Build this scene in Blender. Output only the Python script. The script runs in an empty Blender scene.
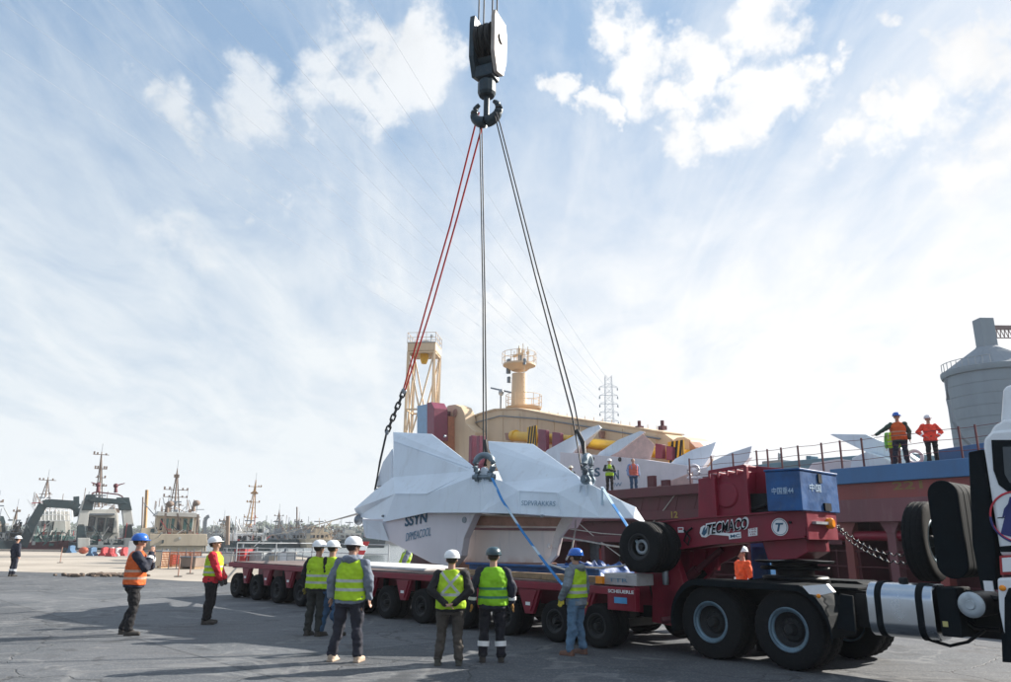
import bpy, bmesh, math, random
from mathutils import Vector, Matrix, noise, Euler
random.seed(7)
PI = math.pi
SC = bpy.context.scene
COL = SC.collection

# ------------------------------------------------------------------ camera
F, CX, CY, CAMH = 740.0, 505.5, 341.0, 1.78          # focal length in photo pixels, photo centre, eye height
PITCH, ROLL = math.radians(15.1), math.radians(0.6)
CAMR = Matrix.Rotation(PI / 2 + PITCH, 3, 'X') @ Matrix.Rotation(ROLL, 3, 'Z')
cd = bpy.data.cameras.new('camera')
cam = bpy.data.objects.new('camera', cd)
COL.objects.link(cam)
cam.matrix_world = Matrix.Translation((0, 0, CAMH)) @ CAMR.to_4x4()
cd.sensor_width = 36
cd.lens = F / 1011 * 36
cd.clip_start, cd.clip_end = 0.1, 20000
SC.camera = cam

# ------------------------------------------------------------------ light and sky
SUN_AZ, SUN_EL = math.radians(64), math.radians(30)   # azimuth measured from +Y towards +X
SUND = Vector((math.sin(SUN_AZ) * math.cos(SUN_EL), math.cos(SUN_AZ) * math.cos(SUN_EL), math.sin(SUN_EL)))
sl = bpy.data.lights.new('sun', 'SUN')
sl.energy, sl.angle, sl.color = 5.0, math.radians(0.5), (1.0, 0.93, 0.84)
so = bpy.data.objects.new('sun', sl)
COL.objects.link(so)
so.rotation_euler = SUND.to_track_quat('Z', 'Y').to_euler()
SC.view_settings.view_transform = 'Standard'
SC.view_settings.look = 'None'
SC.view_settings.exposure = 1.05
SC.view_settings.gamma = 1
SC.render.film_transparent = False
SC.cycles.use_denoising = True
SC.cycles.max_bounces = 6
SKY_STRENGTH = 0.0575


def ray(px, py):
    return CAMR @ Vector(((px - CX) / F, -(py - CY) / F, -1))


def PZ(px, py, z=0.0):                                # where the sight line meets a level plane
    r = ray(px, py)
    return Vector((0, 0, CAMH)) + r * ((z - CAMH) / r.z)


def PY(px, py, Y):                                    # where it meets a plane across the view
    r = ray(px, py)
    return Vector((0, 0, CAMH)) + r * (Y / r.y)


class N:                                              # small node-tree helper
    def __init__(s, nt):
        s.t = nt
        nt.nodes.clear()

    def n(s, typ, ins=None, **kw):
        nd = s.t.nodes.new(typ)
        for k, v in kw.items():
            setattr(nd, k, v)
        for k, v in (ins or {}).items():
            sock = nd.inputs[k]
            if isinstance(v, bpy.types.NodeSocket):
                s.t.links.new(v, sock)
            else:
                sock.default_value = v
        return nd

    def m(s, op, a, b=0.0, c=0.0, clamp=False):
        nd = s.n('ShaderNodeMath', {0: a, 1: b, 2: c}, operation=op)
        nd.use_clamp = clamp
        return nd.outputs[0]

    def mix(s, f, a, b):
        nd = s.n('ShaderNodeMix', {0: f, 6: a, 7: b}, data_type='RGBA')
        return nd.outputs[2]

    def ramp(s, v, lo, hi, a=0.0, b=1.0, smooth=True):
        nd = s.n('ShaderNodeMapRange', {0: v, 1: lo, 2: hi, 3: a, 4: b})
        if smooth:
            nd.interpolation_type = 'SMOOTHSTEP'
        return nd.outputs[0]


def world():
    w = bpy.data.worlds.new('World')
    SC.world = w
    w.use_nodes = True
    g = N(w.node_tree)
    sky = g.n('ShaderNodeTexSky', sky_type='NISHITA')
    sky.sun_disc = False
    sky.sun_elevation = SUN_EL
    sky.sun_rotation = SUN_AZ
    sky.air_density, sky.dust_density, sky.ozone_density = 1.0, 1.2, 1.5
    d = g.n('ShaderNodeTexCoord').outputs['Generated']
    sx = g.n('ShaderNodeSeparateXYZ', {0: d})
    z = g.m('MAXIMUM', sx.outputs[2], 0.0)
    # cloud-plane coordinates
    zz = g.m('ADD', z, 0.16)
    pl = g.n('ShaderNodeCombineXYZ', {0: g.m('DIVIDE', sx.outputs[0], zz), 1: g.m('DIVIDE', sx.outputs[1], zz), 2: 0.0}).outputs[0]
    big = g.n('ShaderNodeTexNoise', {'Vector': pl, 'Scale': 0.9, 'Detail': 3.0, 'Roughness': 0.5}).outputs[0]
    # thin streaky cirrus, drawn out along one wind direction
    rot = g.n('ShaderNodeMapping', {'Vector': pl, 'Rotation': (0, 0, math.radians(-28)), 'Scale': (2.6, 0.55, 1)}).outputs[0]
    cir = g.n('ShaderNodeTexNoise', {'Vector': rot, 'Scale': 1.7, 'Detail': 6.0, 'Roughness': 0.58, 'Distortion': 0.9}).outputs[0]
    fine = g.n('ShaderNodeTexNoise', {'Vector': d, 'Scale': 8.0, 'Detail': 10.0, 'Roughness': 0.60, 'Distortion': 0.2}).outputs[0]
    fin2 = g.n('ShaderNodeTexNoise', {'Vector': d, 'Scale': 26.0, 'Detail': 7.0, 'Roughness': 0.6}).outputs[0]
    wob = g.n('ShaderNodeTexNoise', {'Vector': d, 'Scale': 11.0, 'Detail': 5.0, 'Roughness': 0.6}).outputs['Color']
    wv = g.n('ShaderNodeVectorMath', {0: wob, 1: (.5, .5, .5)}, operation='SUBTRACT').outputs[0]
    wv = g.n('ShaderNodeVectorMath', {0: wv, 1: (.17, .17, .17)}, operation='MULTIPLY').outputs[0]
    dw = g.n('ShaderNodeVectorMath', {0: d, 1: wv}, operation='ADD').outputs[0]
    # cumulus banks: noise-edged patches at their bearings
    blobs = [(150, 100, 30, .8), (178, 125, 34, .85), (215, 118, 28, .6), (262, 112, 42, .7), (310, 95, 30, .6), (365, 95, 36, .8), (405, 55, 52, .95), (360, 30, 36, .7), (330, 70, 34, .6),
             (560, 88, 26, .95), (590, 108, 20, .95), (640, 62, 48, .95), (610, 30, 30, .7), (668, 95, 28, .9), (700, 55, 34, .9), (765, 25, 42, .95),
             (690, 130, 34, .9), (745, 112, 44, .95), (800, 98, 34, .9), (850, 132, 30, .95), (915, 98, 38, 1.0), (985, 50, 46, 1.0),
             (955, 40, 22, .8), (885, 92, 24, .95), (835, 135, 22, .95), (1000, 30, 30, 1.0), (910, 8, 22, .9), (842, 62, 14, .7), (195, 232, 46, .55), (242, 203, 18, .75), (268, 212, 12, .6), (378, 297, 20, .7), (1005, 130, 70, .9),
             (300, 190, 30, .35), (510, 310, 26, .6), (455, 330, 40, .5)]
    cover = None
    for (px, py, r, a) in blobs:
        c = ray(px, py).normalized()
        dist = g.n('ShaderNodeVectorMath', {0: dw, 1: c}, operation='DISTANCE').outputs['Value']
        v = g.ramp(dist, 0.0, r * (1.6 if px < 500 else 1.38 if px < 830 else 1.5) / F, a, 0.0)
        cover = v if cover is None else g.m('MAXIMUM', cover, v)
    # elsewhere in the sky the same kind of broken cloud goes on
    rest = g.m('MULTIPLY', g.ramp(big, .42, .62), 0.85)
    ahead = g.ramp(sx.outputs[1], 0.45, 0.75)
    cover = g.m('MAXIMUM', cover, g.m('MULTIPLY', rest, g.m('SUBTRACT', 1.0, ahead)))
    dens = g.m('ADD', cover, g.m('MULTIPLY', g.m('SUBTRACT', fine, 0.5), 2.2))
    dens = g.m('ADD', dens, g.m('MULTIPLY', g.m('SUBTRACT', fin2, 0.5), 0.7))
    cum = g.m('MULTIPLY', g.ramp(dens, 0.28, 0.82), g.ramp(cover, 0.0, 0.22))
    # veil of thin high cloud: thicker towards the sun and towards the horizon
    sd = g.n('ShaderNodeVectorMath', {0: d, 1: SUND}, operation='DOT_PRODUCT').outputs['Value']
    side = g.ramp(sd, 0.15, 0.80)
    low = g.ramp(z, 0.18, 0.64, 1.0, 0.0)
    hor = g.ramp(z, 0.0, 0.22, 1.0, 0.0)
    streak = g.ramp(cir, 0.40, 0.74)
    veil = g.m('MULTIPLY', low, g.m('ADD', 0.74, g.m('MULTIPLY', side, 0.25)))
    veil = g.m('ADD', veil, g.m('MULTIPLY', streak, g.m('SUBTRACT', 0.40, g.m('MULTIPLY', low, 0.25))))
    veil = g.m('ADD', veil, g.m('MULTIPLY', side, 0.05))
    mot = g.n('ShaderNodeTexNoise', {'Vector': g.n('ShaderNodeMapping', {'Vector': pl, 'Rotation': (0, 0, .5), 'Scale': (1.5, .8, 1)}).outputs[0], 'Scale': 2.6, 'Detail': 9.0, 'Roughness': 0.62, 'Distortion': 0.4}).outputs[0]
    veil = g.m('ADD', veil, g.m('MULTIPLY', g.m('SUBTRACT', mot, 0.5), 1.2))
    veil = g.m('ADD', veil, g.m('MULTIPLY', hor, 0.45), clamp=True)
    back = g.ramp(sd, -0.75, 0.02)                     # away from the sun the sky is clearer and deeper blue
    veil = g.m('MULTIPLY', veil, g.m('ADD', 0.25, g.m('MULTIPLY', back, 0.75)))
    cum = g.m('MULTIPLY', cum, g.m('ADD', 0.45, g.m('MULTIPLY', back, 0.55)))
    k = 1.0 / 0.118
    K = lambda r, g_, b_: (r * k, g_ * k, b_ * k, 1)
    veilcol = g.mix(side, K(.86, .915, .95), K(1.02, 1.03, 1.04))
    shade = g.ramp(fine, .35, .62, .90, 1.0)
    cumcol = g.mix(side, K(.88, .92, .95), K(1.06, 1.06, 1.06))
    cumcol = g.n('ShaderNodeVectorMath', {0: cumcol, 1: g.n('ShaderNodeCombineXYZ', {0: shade, 1: shade, 2: shade}).outputs[0]}, operation='MULTIPLY').outputs[0]
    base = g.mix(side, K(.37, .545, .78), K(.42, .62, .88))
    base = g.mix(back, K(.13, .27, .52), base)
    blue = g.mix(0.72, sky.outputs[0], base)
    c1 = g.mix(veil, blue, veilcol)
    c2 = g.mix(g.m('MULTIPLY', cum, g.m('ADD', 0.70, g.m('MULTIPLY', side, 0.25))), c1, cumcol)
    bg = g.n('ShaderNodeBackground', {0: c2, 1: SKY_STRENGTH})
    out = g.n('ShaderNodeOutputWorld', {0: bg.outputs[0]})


world()

# ------------------------------------------------------------------ materials
MATS = {}


def mat(name, col, rough=0.6, metal=0.0, var=0.12, scale=3.0, dirt=0.0, dirtcol=(0.09, 0.07, 0.05), bump=0.0, bscale=40.0, spec=0.5, streak=False):
    if name in MATS:
        return MATS[name]
    m = bpy.data.materials.new(name)
    MATS[name] = m
    m.use_nodes = True
    g = N(m.node_tree)
    tc = g.n('ShaderNodeTexCoord').outputs['Object']
    src = tc
    if streak:
        src = g.n('ShaderNodeMapping', {'Vector': tc, 'Scale': (1, 1, 0.18)}).outputs[0]
    nz = g.n('ShaderNodeTexNoise', {'Vector': src, 'Scale': scale, 'Detail': 6.0, 'Roughness': 0.6}).outputs[0]
    hi = tuple(min(1, c * (1 + var)) for c in col) + (1,)
    lo = tuple(c * (1 - var) for c in col) + (1,)
    c = g.mix(g.ramp(nz, 0.3, 0.7), lo, hi)
    if dirt > 0:
        n2 = g.n('ShaderNodeTexNoise', {'Vector': src, 'Scale': scale * 2.7, 'Detail': 8.0, 'Roughness': 0.68}).outputs[0]
        f = g.m('MULTIPLY', g.ramp(n2, 0.5, 0.72), dirt)
        c = g.mix(f, c, tuple(dirtcol) + (1,))
    ins = {'Base Color': c, 'Roughness': rough, 'Metallic': metal, 'Specular IOR Level': spec}
    b = g.n('ShaderNodeBsdfPrincipled', ins)
    rr = g.ramp(nz, 0.3, 0.7, max(0, rough - 0.07), min(1, rough + 0.07))
    g.t.links.new(rr, b.inputs['Roughness'])
    if bump > 0:
        n3 = g.n('ShaderNodeTexNoise', {'Vector': tc, 'Scale': bscale, 'Detail': 4.0}).outputs[0]
        bp = g.n('ShaderNodeBump', {'Height': n3, 'Strength': bump, 'Distance': 0.02})
        g.t.links.new(bp.outputs[0], b.inputs['Normal'])
    g.n('ShaderNodeOutputMaterial', {0: b.outputs[0]})
    return m


def vest_mat(name, col, bands, stripe=(0.62, 0.66, 0.66), cross=False, shoulders=True):
    m = bpy.data.materials.new(name)
    m.use_nodes = True
    g = N(m.node_tree)
    tc = g.n('ShaderNodeTexCoord').outputs['Object']
    s = g.n('ShaderNodeSeparateXYZ', {0: tc})
    x, y, z = s.outputs
    f = None
    for (z0, z1) in bands:
        v = g.m('MULTIPLY', g.m('GREATER_THAN', z, z0), g.m('LESS_THAN', z, z1))
        f = v if f is None else g.m('MAXIMUM', f, v)
    if cross:
        # two bands crossing between the shoulder blades
        a = g.m('ABSOLUTE', g.m('SUBTRACT', g.m('ABSOLUTE', x), g.m('MULTIPLY', g.m('ABSOLUTE', g.m('SUBTRACT', z, 1.30)), 0.80)))
        v = g.m('MULTIPLY', g.m('LESS_THAN', a, 0.026), g.m('GREATER_THAN', z, 1.15))
        f = g.m('MAXIMUM', f, v) if f is not None else v
    elif shoulders:
        a = g.m('ABSOLUTE', g.m('SUBTRACT', g.m('ABSOLUTE', x), 0.115))
        v = g.m('MULTIPLY', g.m('MULTIPLY', g.m('LESS_THAN', a, 0.022), g.m('GREATER_THAN', z, 1.22)), g.m('LESS_THAN', y, 0.0))
        f = g.m('MAXIMUM', f, v) if f is not None else v
    nz = g.n('ShaderNodeTexNoise', {'Vector': tc, 'Scale': 7.0, 'Detail': 5.0}).outputs[0]
    c0 = g.mix(g.ramp(nz, .3, .7), tuple(c * .82 for c in col) + (1,), tuple(col) + (1,))
    c = g.mix(f, c0, tuple(stripe) + (1,))
    b = g.n('ShaderNodeBsdfPrincipled', {'Base Color': c, 'Roughness': 0.75})
    # thin cloth lets some light through
    tr = g.n('ShaderNodeBsdfTranslucent', {0: c})
    mx = g.n('ShaderNodeMixShader', {0: 0.36, 1: b.outputs[0], 2: tr.outputs[0]})
    g.n('ShaderNodeOutputMaterial', {0: mx.outputs[0]})
    return m


def anchor_mat(name, col, rustlow=False):
    m = bpy.data.materials.new(name)
    MATS[name] = m
    m.use_nodes = True
    g = N(m.node_tree)
    tc = g.n('ShaderNodeTexCoord').outputs['Object']
    st = g.n('ShaderNodeMapping', {'Vector': tc, 'Scale': (1, 1, .12)}).outputs[0]
    a = g.n('ShaderNodeTexNoise', {'Vector': tc, 'Scale': .9, 'Detail': 5.0}).outputs[0]
    b = g.n('ShaderNodeTexNoise', {'Vector': st, 'Scale': 5.0, 'Detail': 6.0, 'Roughness': .65}).outputs[0]
    c3 = g.n('ShaderNodeTexNoise', {'Vector': tc, 'Scale': 7.0, 'Detail': 9.0, 'Roughness': .7}).outputs[0]
    c = g.mix(g.ramp(a, .35, .65), tuple(x * .9 for x in col) + (1,), tuple(col) + (1,))
    c = g.mix(g.m('MULTIPLY', g.ramp(b, .52, .75), .35), c, (.40, .42, .45, 1))
    c = g.mix(g.m('MULTIPLY', g.ramp(c3, .66, .76), .5), c, (.34, .24, .18, 1))
    sc = g.n('ShaderNodeMapping', {'Vector': tc, 'Rotation': (0, .5, .3), 'Scale': (.6, 6, 9)}).outputs[0]
    d = g.n('ShaderNodeTexNoise', {'Vector': sc, 'Scale': 1.6, 'Detail': 8.0, 'Roughness': .7}).outputs[0]
    c = g.mix(g.m('MULTIPLY', g.ramp(d, .64, .70), .35), c, (.30, .31, .33, 1))
    if rustlow:
        z = g.n('ShaderNodeSeparateXYZ', {0: tc}).outputs[2]
        rn = g.n('ShaderNodeTexNoise', {'Vector': tc, 'Scale': 2.6, 'Detail': 6.0, 'Roughness': .6}).outputs[0]
        f = g.m('MULTIPLY', g.ramp(z, -.05, .42, 1, 0), g.ramp(rn, .44, .60))
        c = g.mix(g.m('MULTIPLY', f, .9), c, (.36, .12, .035, 1))
    bs = g.n('ShaderNodeBsdfPrincipled', {'Base Color': c, 'Roughness': g.ramp(a, .3, .7, .38, .55)})
    g.n('ShaderNodeOutputMaterial', {0: bs.outputs[0]})
    return m


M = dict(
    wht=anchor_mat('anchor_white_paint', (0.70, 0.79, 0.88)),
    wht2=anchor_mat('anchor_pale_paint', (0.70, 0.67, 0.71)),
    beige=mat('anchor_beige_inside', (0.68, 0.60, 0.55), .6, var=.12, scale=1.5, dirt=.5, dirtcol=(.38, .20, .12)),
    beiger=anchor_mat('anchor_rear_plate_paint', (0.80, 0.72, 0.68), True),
    rust=mat('rusty_primer', (0.36, 0.20, 0.15), .8, var=.2, scale=3, dirt=.5, dirtcol=(.16, .07, .04)),
    red=mat('trailer_red', (0.21, 0.008, 0.026), .45, var=.15, scale=2, dirt=.25, dirtcol=(.10, .02, .03)),
    redd=mat('ship_maroon', (0.095, 0.013, 0.022), .6, var=.25, scale=.6, dirt=.4, dirtcol=(.06, .02, .02), streak=True),
    reds=mat('ship_salmon', (0.22, 0.055, 0.05), .65, var=.2, scale=.5, dirt=.5, dirtcol=(.17, .09, .09), streak=True),
    redp=mat('ship_pink_band', (0.155, 0.06, 0.07), .65, var=.15, scale=.6, dirt=.5, dirtcol=(.26, .16, .16), streak=True),
    blue=mat('toolbox_blue', (0.007, 0.075, 0.235), .45, var=.3, scale=3, dirt=.45, dirtcol=(.07, .13, .21), bump=.3, bscale=9),
    blues=mat('ship_blue_gunwale', (0.035, 0.13, 0.29), .5, var=.15, scale=.7, dirt=.3, dirtcol=(.05, .08, .12), streak=True),
    bluet=mat('blue_tarpaulin', (0.01, 0.06, 0.22), .5, var=.3, scale=4, bump=.6, bscale=6),
    cream=mat('ship_cream', (0.66, 0.50, 0.33), .55, var=.08, scale=.4, dirt=.35, dirtcol=(.42, .22, .12), streak=True),
    yellow=mat('hydraulic_yellow', (0.75, 0.42, 0.01), .4, var=.1, scale=.8),
    blk=mat('black_chassis', (0.006, 0.008, 0.010), .5, var=.3, scale=5, dirt=.3, dirtcol=(.03, .028, .026), spec=.3),
    blkp=mat('black_plastic', (0.006, 0.010, 0.013), .85, var=.2, scale=5, dirt=.2, dirtcol=(.022, .023, .025), spec=.12),
    rub=mat('tyre_rubber', (0.008, 0.0095, 0.011), .85, var=.25, scale=6, dirt=.4, dirtcol=(.028, .027, .025), bump=.3, bscale=60, spec=.2),
    rim=mat('rim_steel', (0.13, 0.20, 0.25), .45, .4, var=.2, scale=6, dirt=.5, dirtcol=(.03, .03, .03)),
    rimd=mat('rim_dark', (0.016, 0.019, 0.022), .6, .3, var=.3, scale=6, dirt=.4, dirtcol=(.08, .07, .06)),
    alu=mat('tank_aluminium', (0.50, 0.54, 0.58), .24, 1.0, var=.05, scale=2, dirt=.1, dirtcol=(.3, .28, .26)),
    steel=mat('steel_grey', (0.22, 0.25, 0.28), .45, .6, var=.15, scale=5, dirt=.3),
    shk=mat('shackle_steel', (0.16, 0.21, 0.25), .45, .5, var=.2, scale=6, dirt=.3, dirtcol=(.35, .38, .4)),
    galv=mat('galvanised', (0.35, 0.38, 0.40), .5, .5, var=.12, scale=3),
    cabw=mat('cab_white', (0.75, 0.78, 0.80), .25, var=.03, scale=2, dirt=.12, dirtcol=(.4, .4, .38)),
    white=mat('white_paint', (0.78, 0.79, 0.80), .45, var=.06, scale=2, dirt=.2, dirtcol=(.45, .42, .4)),
    glass=mat('dark_glass', (0.012, 0.02, 0.026), .08, var=.2, scale=1, spec=.8),
    hook=mat('hook_block_dark', (0.012, 0.03, 0.042), .4, .2, var=.3, scale=4, dirt=.3, dirtcol=(.09, .08, .07)),
    hook_lit=mat('hook_block_sunlit', (0.36, 0.32, 0.28), .5, var=.12, scale=4, dirt=.5, dirtcol=(.25, .2, .16)),
    slingr=mat('sling_red', (0.50, 0.03, 0.025), .8, var=.2, scale=10),
    slingk=mat('wire_dark', (0.03, 0.032, 0.035), .6, .2, var=.3, scale=10),
    ropew=mat('rope_pale', (0.50, 0.47, 0.42), .9, var=.2, scale=10),
    strap=mat('strap_blue', (0.03, 0.20, 0.48), .7, var=.35, scale=2.5, dirt=.35, dirtcol=(.40, .52, .62)),
    wood=mat('timber', (0.28, 0.19, 0.11), .8, var=.3, scale=4, dirt=.4),
    deck=mat('deck_steel', (0.16, 0.12, 0.11), .75, var=.25, scale=2, dirt=.5, dirtcol=(.30, .26, .23)),
    conc=mat('silo_concrete', (0.25, 0.30, 0.34), .85, var=.06, scale=.5, dirt=.3, dirtcol=(.19, .23, .26), streak=True),
    concd=mat('silo_roof', (0.22, 0.26, 0.30), .8, var=.08, scale=.6),
    orange=mat('lamp_orange', (0.85, 0.28, 0.01), .3, var=.1, scale=6),
    redb=mat('barrier_red', (0.38, 0.03, 0.035), .6, var=.2, scale=3),
    mast=mat('mast_buff', (0.20, 0.15, 0.12), .7, var=.15, scale=1),
    masto=mat('mast_orange', (0.42, 0.24, 0.10), .7, var=.15, scale=1),
    tug=mat('tug_offwhite', (0.50, 0.50, 0.47), .6, var=.1, scale=.6, dirt=.4, dirtcol=(.28, .2, .14), streak=True),
    tugc=mat('tug_cream', (0.52, 0.44, 0.33), .6, var=.1, scale=.6, dirt=.4, dirtcol=(.28, .2, .14), streak=True),
    tugd=mat('tug_darkgreen', (0.015, 0.04, 0.05), .6, var=.2, scale=.6, dirt=.3),
    tugg=mat('tug_greenish', (0.06, 0.16, 0.15), .6, var=.2, scale=.8, dirt=.3),
    leaf=mat('far_leaves', (0.09, 0.12, 0.09), .9, var=.5, scale=.2),
    navy=mat('print_navy', (0.03, 0.10, 0.17), .6, var=.1),
    navyp=mat('print_faded', (0.13, 0.25, 0.36), .6, var=.2, scale=8),
    dirtm=mat('rubble', (0.12, 0.09, 0.07), .95, var=.4, scale=4),
)


# ------------------------------------------------------------------ mesh helpers
class Fr:                                             # an upright frame: x along, y away, z up
    def __init__(s, o, d):
        d = Vector((d[0], d[1])).normalized()
        s.o = Vector((o[0], o[1], 0))
        s.u = Vector((d.x, d.y, 0))
        s.v = Vector((-d.y, d.x, 0))
        s.ang = math.atan2(d.y, d.x)

    def L(s, px, py, y=0.0):
        r = ray(px, py)
        c = Vector((0, 0, CAMH))
        t = (y - (c - s.o).dot(s.v)) / r.dot(s.v)
        p = c + r * t
        return ((p - s.o).dot(s.u), p.z)

    def X(s, px, py, x):                              # on the plane x = const: returns (y, z)
        r = ray(px, py)
        c = Vector((0, 0, CAMH))
        t = (x - (c - s.o).dot(s.u)) / r.dot(s.u)
        p = c + r * t
        return ((p - s.o).dot(s.v), p.z)

    def loc(s, p):
        q = Vector(p) - s.o
        return Vector((q.dot(s.u), q.dot(s.v), p[2]))

    def V(s, px, py, y):
        x, z = s.L(px, py, y)
        return Vector((x, y, z))

    def W(s, x, y, z):
        return s.o + s.u * x + s.v * y + Vector((0, 0, z))


class MB:
    def __init__(s):
        s.v, s.f, s.e = [], [], []

    def add(s, vs, fs):
        k = len(s.v)
        s.v += [Vector(v) for v in vs]
        s.f += [tuple(i + k for i in f) for f in fs]
        return s

    def box(s, x0, x1, y0, y1, z0, z1):
        x0, x1 = sorted((x0, x1)); y0, y1 = sorted((y0, y1)); z0, z1 = sorted((z0, z1))
        return s.add([(x0, y0, z0), (x1, y0, z0), (x1, y1, z0), (x0, y1, z0), (x0, y0, z1), (x1, y0, z1), (x1, y1, z1), (x0, y1, z1)],
                     [(3, 2, 1, 0), (4, 5, 6, 7), (0, 1, 5, 4), (1, 2, 6, 5), (2, 3, 7, 6), (3, 0, 4, 7)])

    def prism(s, pts, y0, y1, axis='y'):              # 2-D outline (a,b) pushed from y0 to y1
        n = len(pts)
        area = sum(pts[i][0] * pts[(i + 1) % n][1] - pts[(i + 1) % n][0] * pts[i][1] for i in range(n))
        if area < 0:
            pts = pts[::-1]
        if axis == 'y':
            a = [(p[0], y0, p[1]) for p in pts]; b = [(p[0], y1, p[1]) for p in pts]
            fl = False
        elif axis == 'x':
            a = [(y0, p[0], p[1]) for p in pts]; b = [(y1, p[0], p[1]) for p in pts]
            fl = True
        else:
            a = [(p[0], p[1], y0) for p in pts]; b = [(p[0], p[1], y1) for p in pts]
            fl = True
        if y1 < y0:
            fl = not fl
        fs = [tuple(range(n)), tuple(reversed(range(n, 2 * n)))]
        fs += [((i + 1) % n, i, i + n, (i + 1) % n + n) for i in range(n)]
        if fl:
            fs = [tuple(reversed(f)) for f in fs]
        return s.add(a + b, fs)

    def cyl(s, p0, p1, r0, r1=None, n=10, cap=True):
        r1 = r0 if r1 is None else r1
        p0, p1 = Vector(p0), Vector(p1)
        d = (p1 - p0)
        if d.length < 1e-6:
            return s
        q = d.to_track_quat('Z', 'Y')
        vs = []
        for (p, r) in ((p0, r0), (p1, r1)):
            vs += [p + q @ Vector((r * math.cos(2 * PI * i / n), r * math.sin(2 * PI * i / n), 0)) for i in range(n)]
        fs = [(i, (i + 1) % n, (i + 1) % n + n, i + n) for i in range(n)]
        if cap:
            fs += [tuple(reversed(range(n))), tuple(range(n, 2 * n))]
        return s.add(vs, fs)

    def tube(s, pts, r, n=6):
        pts = [Vector(p) for p in pts]
        vs = []
        m = len(pts)
        for i, p in enumerate(pts):
            d = (pts[min(i + 1, m - 1)] - pts[max(i - 1, 0)]).normalized()
            q = d.to_track_quat('Z', 'Y') if abs(d.z) < .95 else d.to_track_quat('Z', 'X')
            rr = r[i] if isinstance(r, (list, tuple)) else r
            vs += [p + q @ Vector((rr * math.cos(2 * PI * k / n), rr * math.sin(2 * PI * k / n), 0)) for k in range(n)]
        fs = []
        for i in range(m - 1):
            fs += [(i * n + k, i * n + (k + 1) % n, (i + 1) * n + (k + 1) % n, (i + 1) * n + k) for k in range(n)]
        fs += [tuple(reversed(range(n))), tuple(range((m - 1) * n, m * n))]
        return s.add(vs, fs)

    def beam(s, p0, p1, w, h=None):                   # square bar
        h = h or w
        p0, p1 = Vector(p0), Vector(p1)
        d = (p1 - p0).normalized()
        up = Vector((0, 0, 1)) if abs(d.z) < .98 else Vector((0, 1, 0))
        a = d.cross(up).normalized() * (w / 2)
        b = a.cross(d).normalized() * (h / 2)
        vs = [p + o for p in (p0, p1) for o in (-a - b, a - b, a + b, -a + b)]
        return s.add(vs, [(3, 2, 1, 0), (4, 5, 6, 7), (0, 1, 5, 4), (1, 2, 6, 5), (2, 3, 7, 6), (3, 0, 4, 7)])

    def lathe(s, prof, n=24, c=(0, 0, 0), axis='y', closed=False):   # prof: (radius, along)
        c = Vector(c)
        vs = []
        for (r, a) in prof:
            for i in range(n):
                t = 2 * PI * i / n
                if axis == 'y':
                    vs.append(c + Vector((r * math.cos(t), a, r * math.sin(t))))
                elif axis == 'z':
                    vs.append(c + Vector((r * math.cos(t), r * math.sin(t), a)))
                else:
                    vs.append(c + Vector((a, r * math.cos(t), r * math.sin(t))))
        m = len(prof)
        fs = []
        for j in range(m if closed else m - 1):
            k = (j + 1) % m
            fs += [(j * n + i, j * n + (i + 1) % n, k * n + (i + 1) % n, k * n + i) for i in range(n)]
        if not closed:
            fs += [tuple(range(n)), tuple(range((m - 1) * n, m * n))]
        return s.add(vs, fs)

    def ell(s, c, r, n=12, m=8, M3=None):
        c = Vector(c)
        if not isinstance(r, (list, tuple)):
            r = (r, r, r)
        vs = []
        for j in range(m + 1):
            ph = PI * j / m
            for i in range(n):
                t = 2 * PI * i / n
                v = Vector((r[0] * math.sin(ph) * math.cos(t), r[1] * math.sin(ph) * math.sin(t), r[2] * math.cos(ph)))
                vs.append(c + (M3 @ v if M3 else v))
        fs = [(j * n + i, (j + 1) * n + i, (j + 1) * n + (i + 1) % n, j * n + (i + 1) % n) for j in range(m) for i in range(n)]
        return s.add(vs, fs)

    def torus(s, c, R, r, q=None, n=20, m=8, a0=0.0, a1=2 * PI):
        c = Vector(c)
        full = abs(a1 - a0 - 2 * PI) < 1e-4
        pts = []
        cnt = n if full else n + 1
        vs = []
        for i in range(cnt):
            t = a0 + (a1 - a0) * i / n
            for k in range(m):
                u = 2 * PI * k / m
                v = Vector(((R + r * math.cos(u)) * math.cos(t), r * math.sin(u), (R + r * math.cos(u)) * math.sin(t)))
                vs.append(c + (q @ v if q else v))
        fs = []
        for i in range(n):
            j = (i + 1) % cnt
            fs += [(i * m + k, i * m + (k + 1) % m, j * m + (k + 1) % m, j * m + k) for k in range(m)]
        return s.add(vs, fs)

    def mesh(s, name, m, smooth=0.0, fix=True):
        me = bpy.data.meshes.new(name)
        me.from_pydata([tuple(v) for v in s.v], [], s.f)
        if fix:
            bm = bmesh.new()
            bm.from_mesh(me)
            bmesh.ops.remove_doubles(bm, verts=bm.verts, dist=1e-5)
            bmesh.ops.recalc_face_normals(bm, faces=bm.faces)
            bm.to_mesh(me)
            bm.free()
        if smooth:
            me.shade_smooth()
            me.set_sharp_from_angle(angle=math.radians(smooth))
        me.materials.append(m)
        return me

    def build(s, name, m, parent=None, smooth=0.0, bevel=0.0, fr=None, kind=None, fix=True):
        me = s.mesh(name, m, smooth, fix)
        o = bpy.data.objects.new(name, me)
        COL.objects.link(o)
        if parent is not None:
            o.parent = parent
        elif fr is not None:
            o.location = fr.o
            o.rotation_euler = (0, 0, fr.ang)
        if bevel:
            b = o.modifiers.new('edge', 'BEVEL')
            b.width, b.segments, b.limit_method = bevel, 2, 'ANGLE'
        if kind:
            o['kind'] = kind
        return o


def tag(o, label, cat, group=None):
    o['label'] = label
    o['category'] = cat
    if group:
        o['group'] = group
    return o


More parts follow.
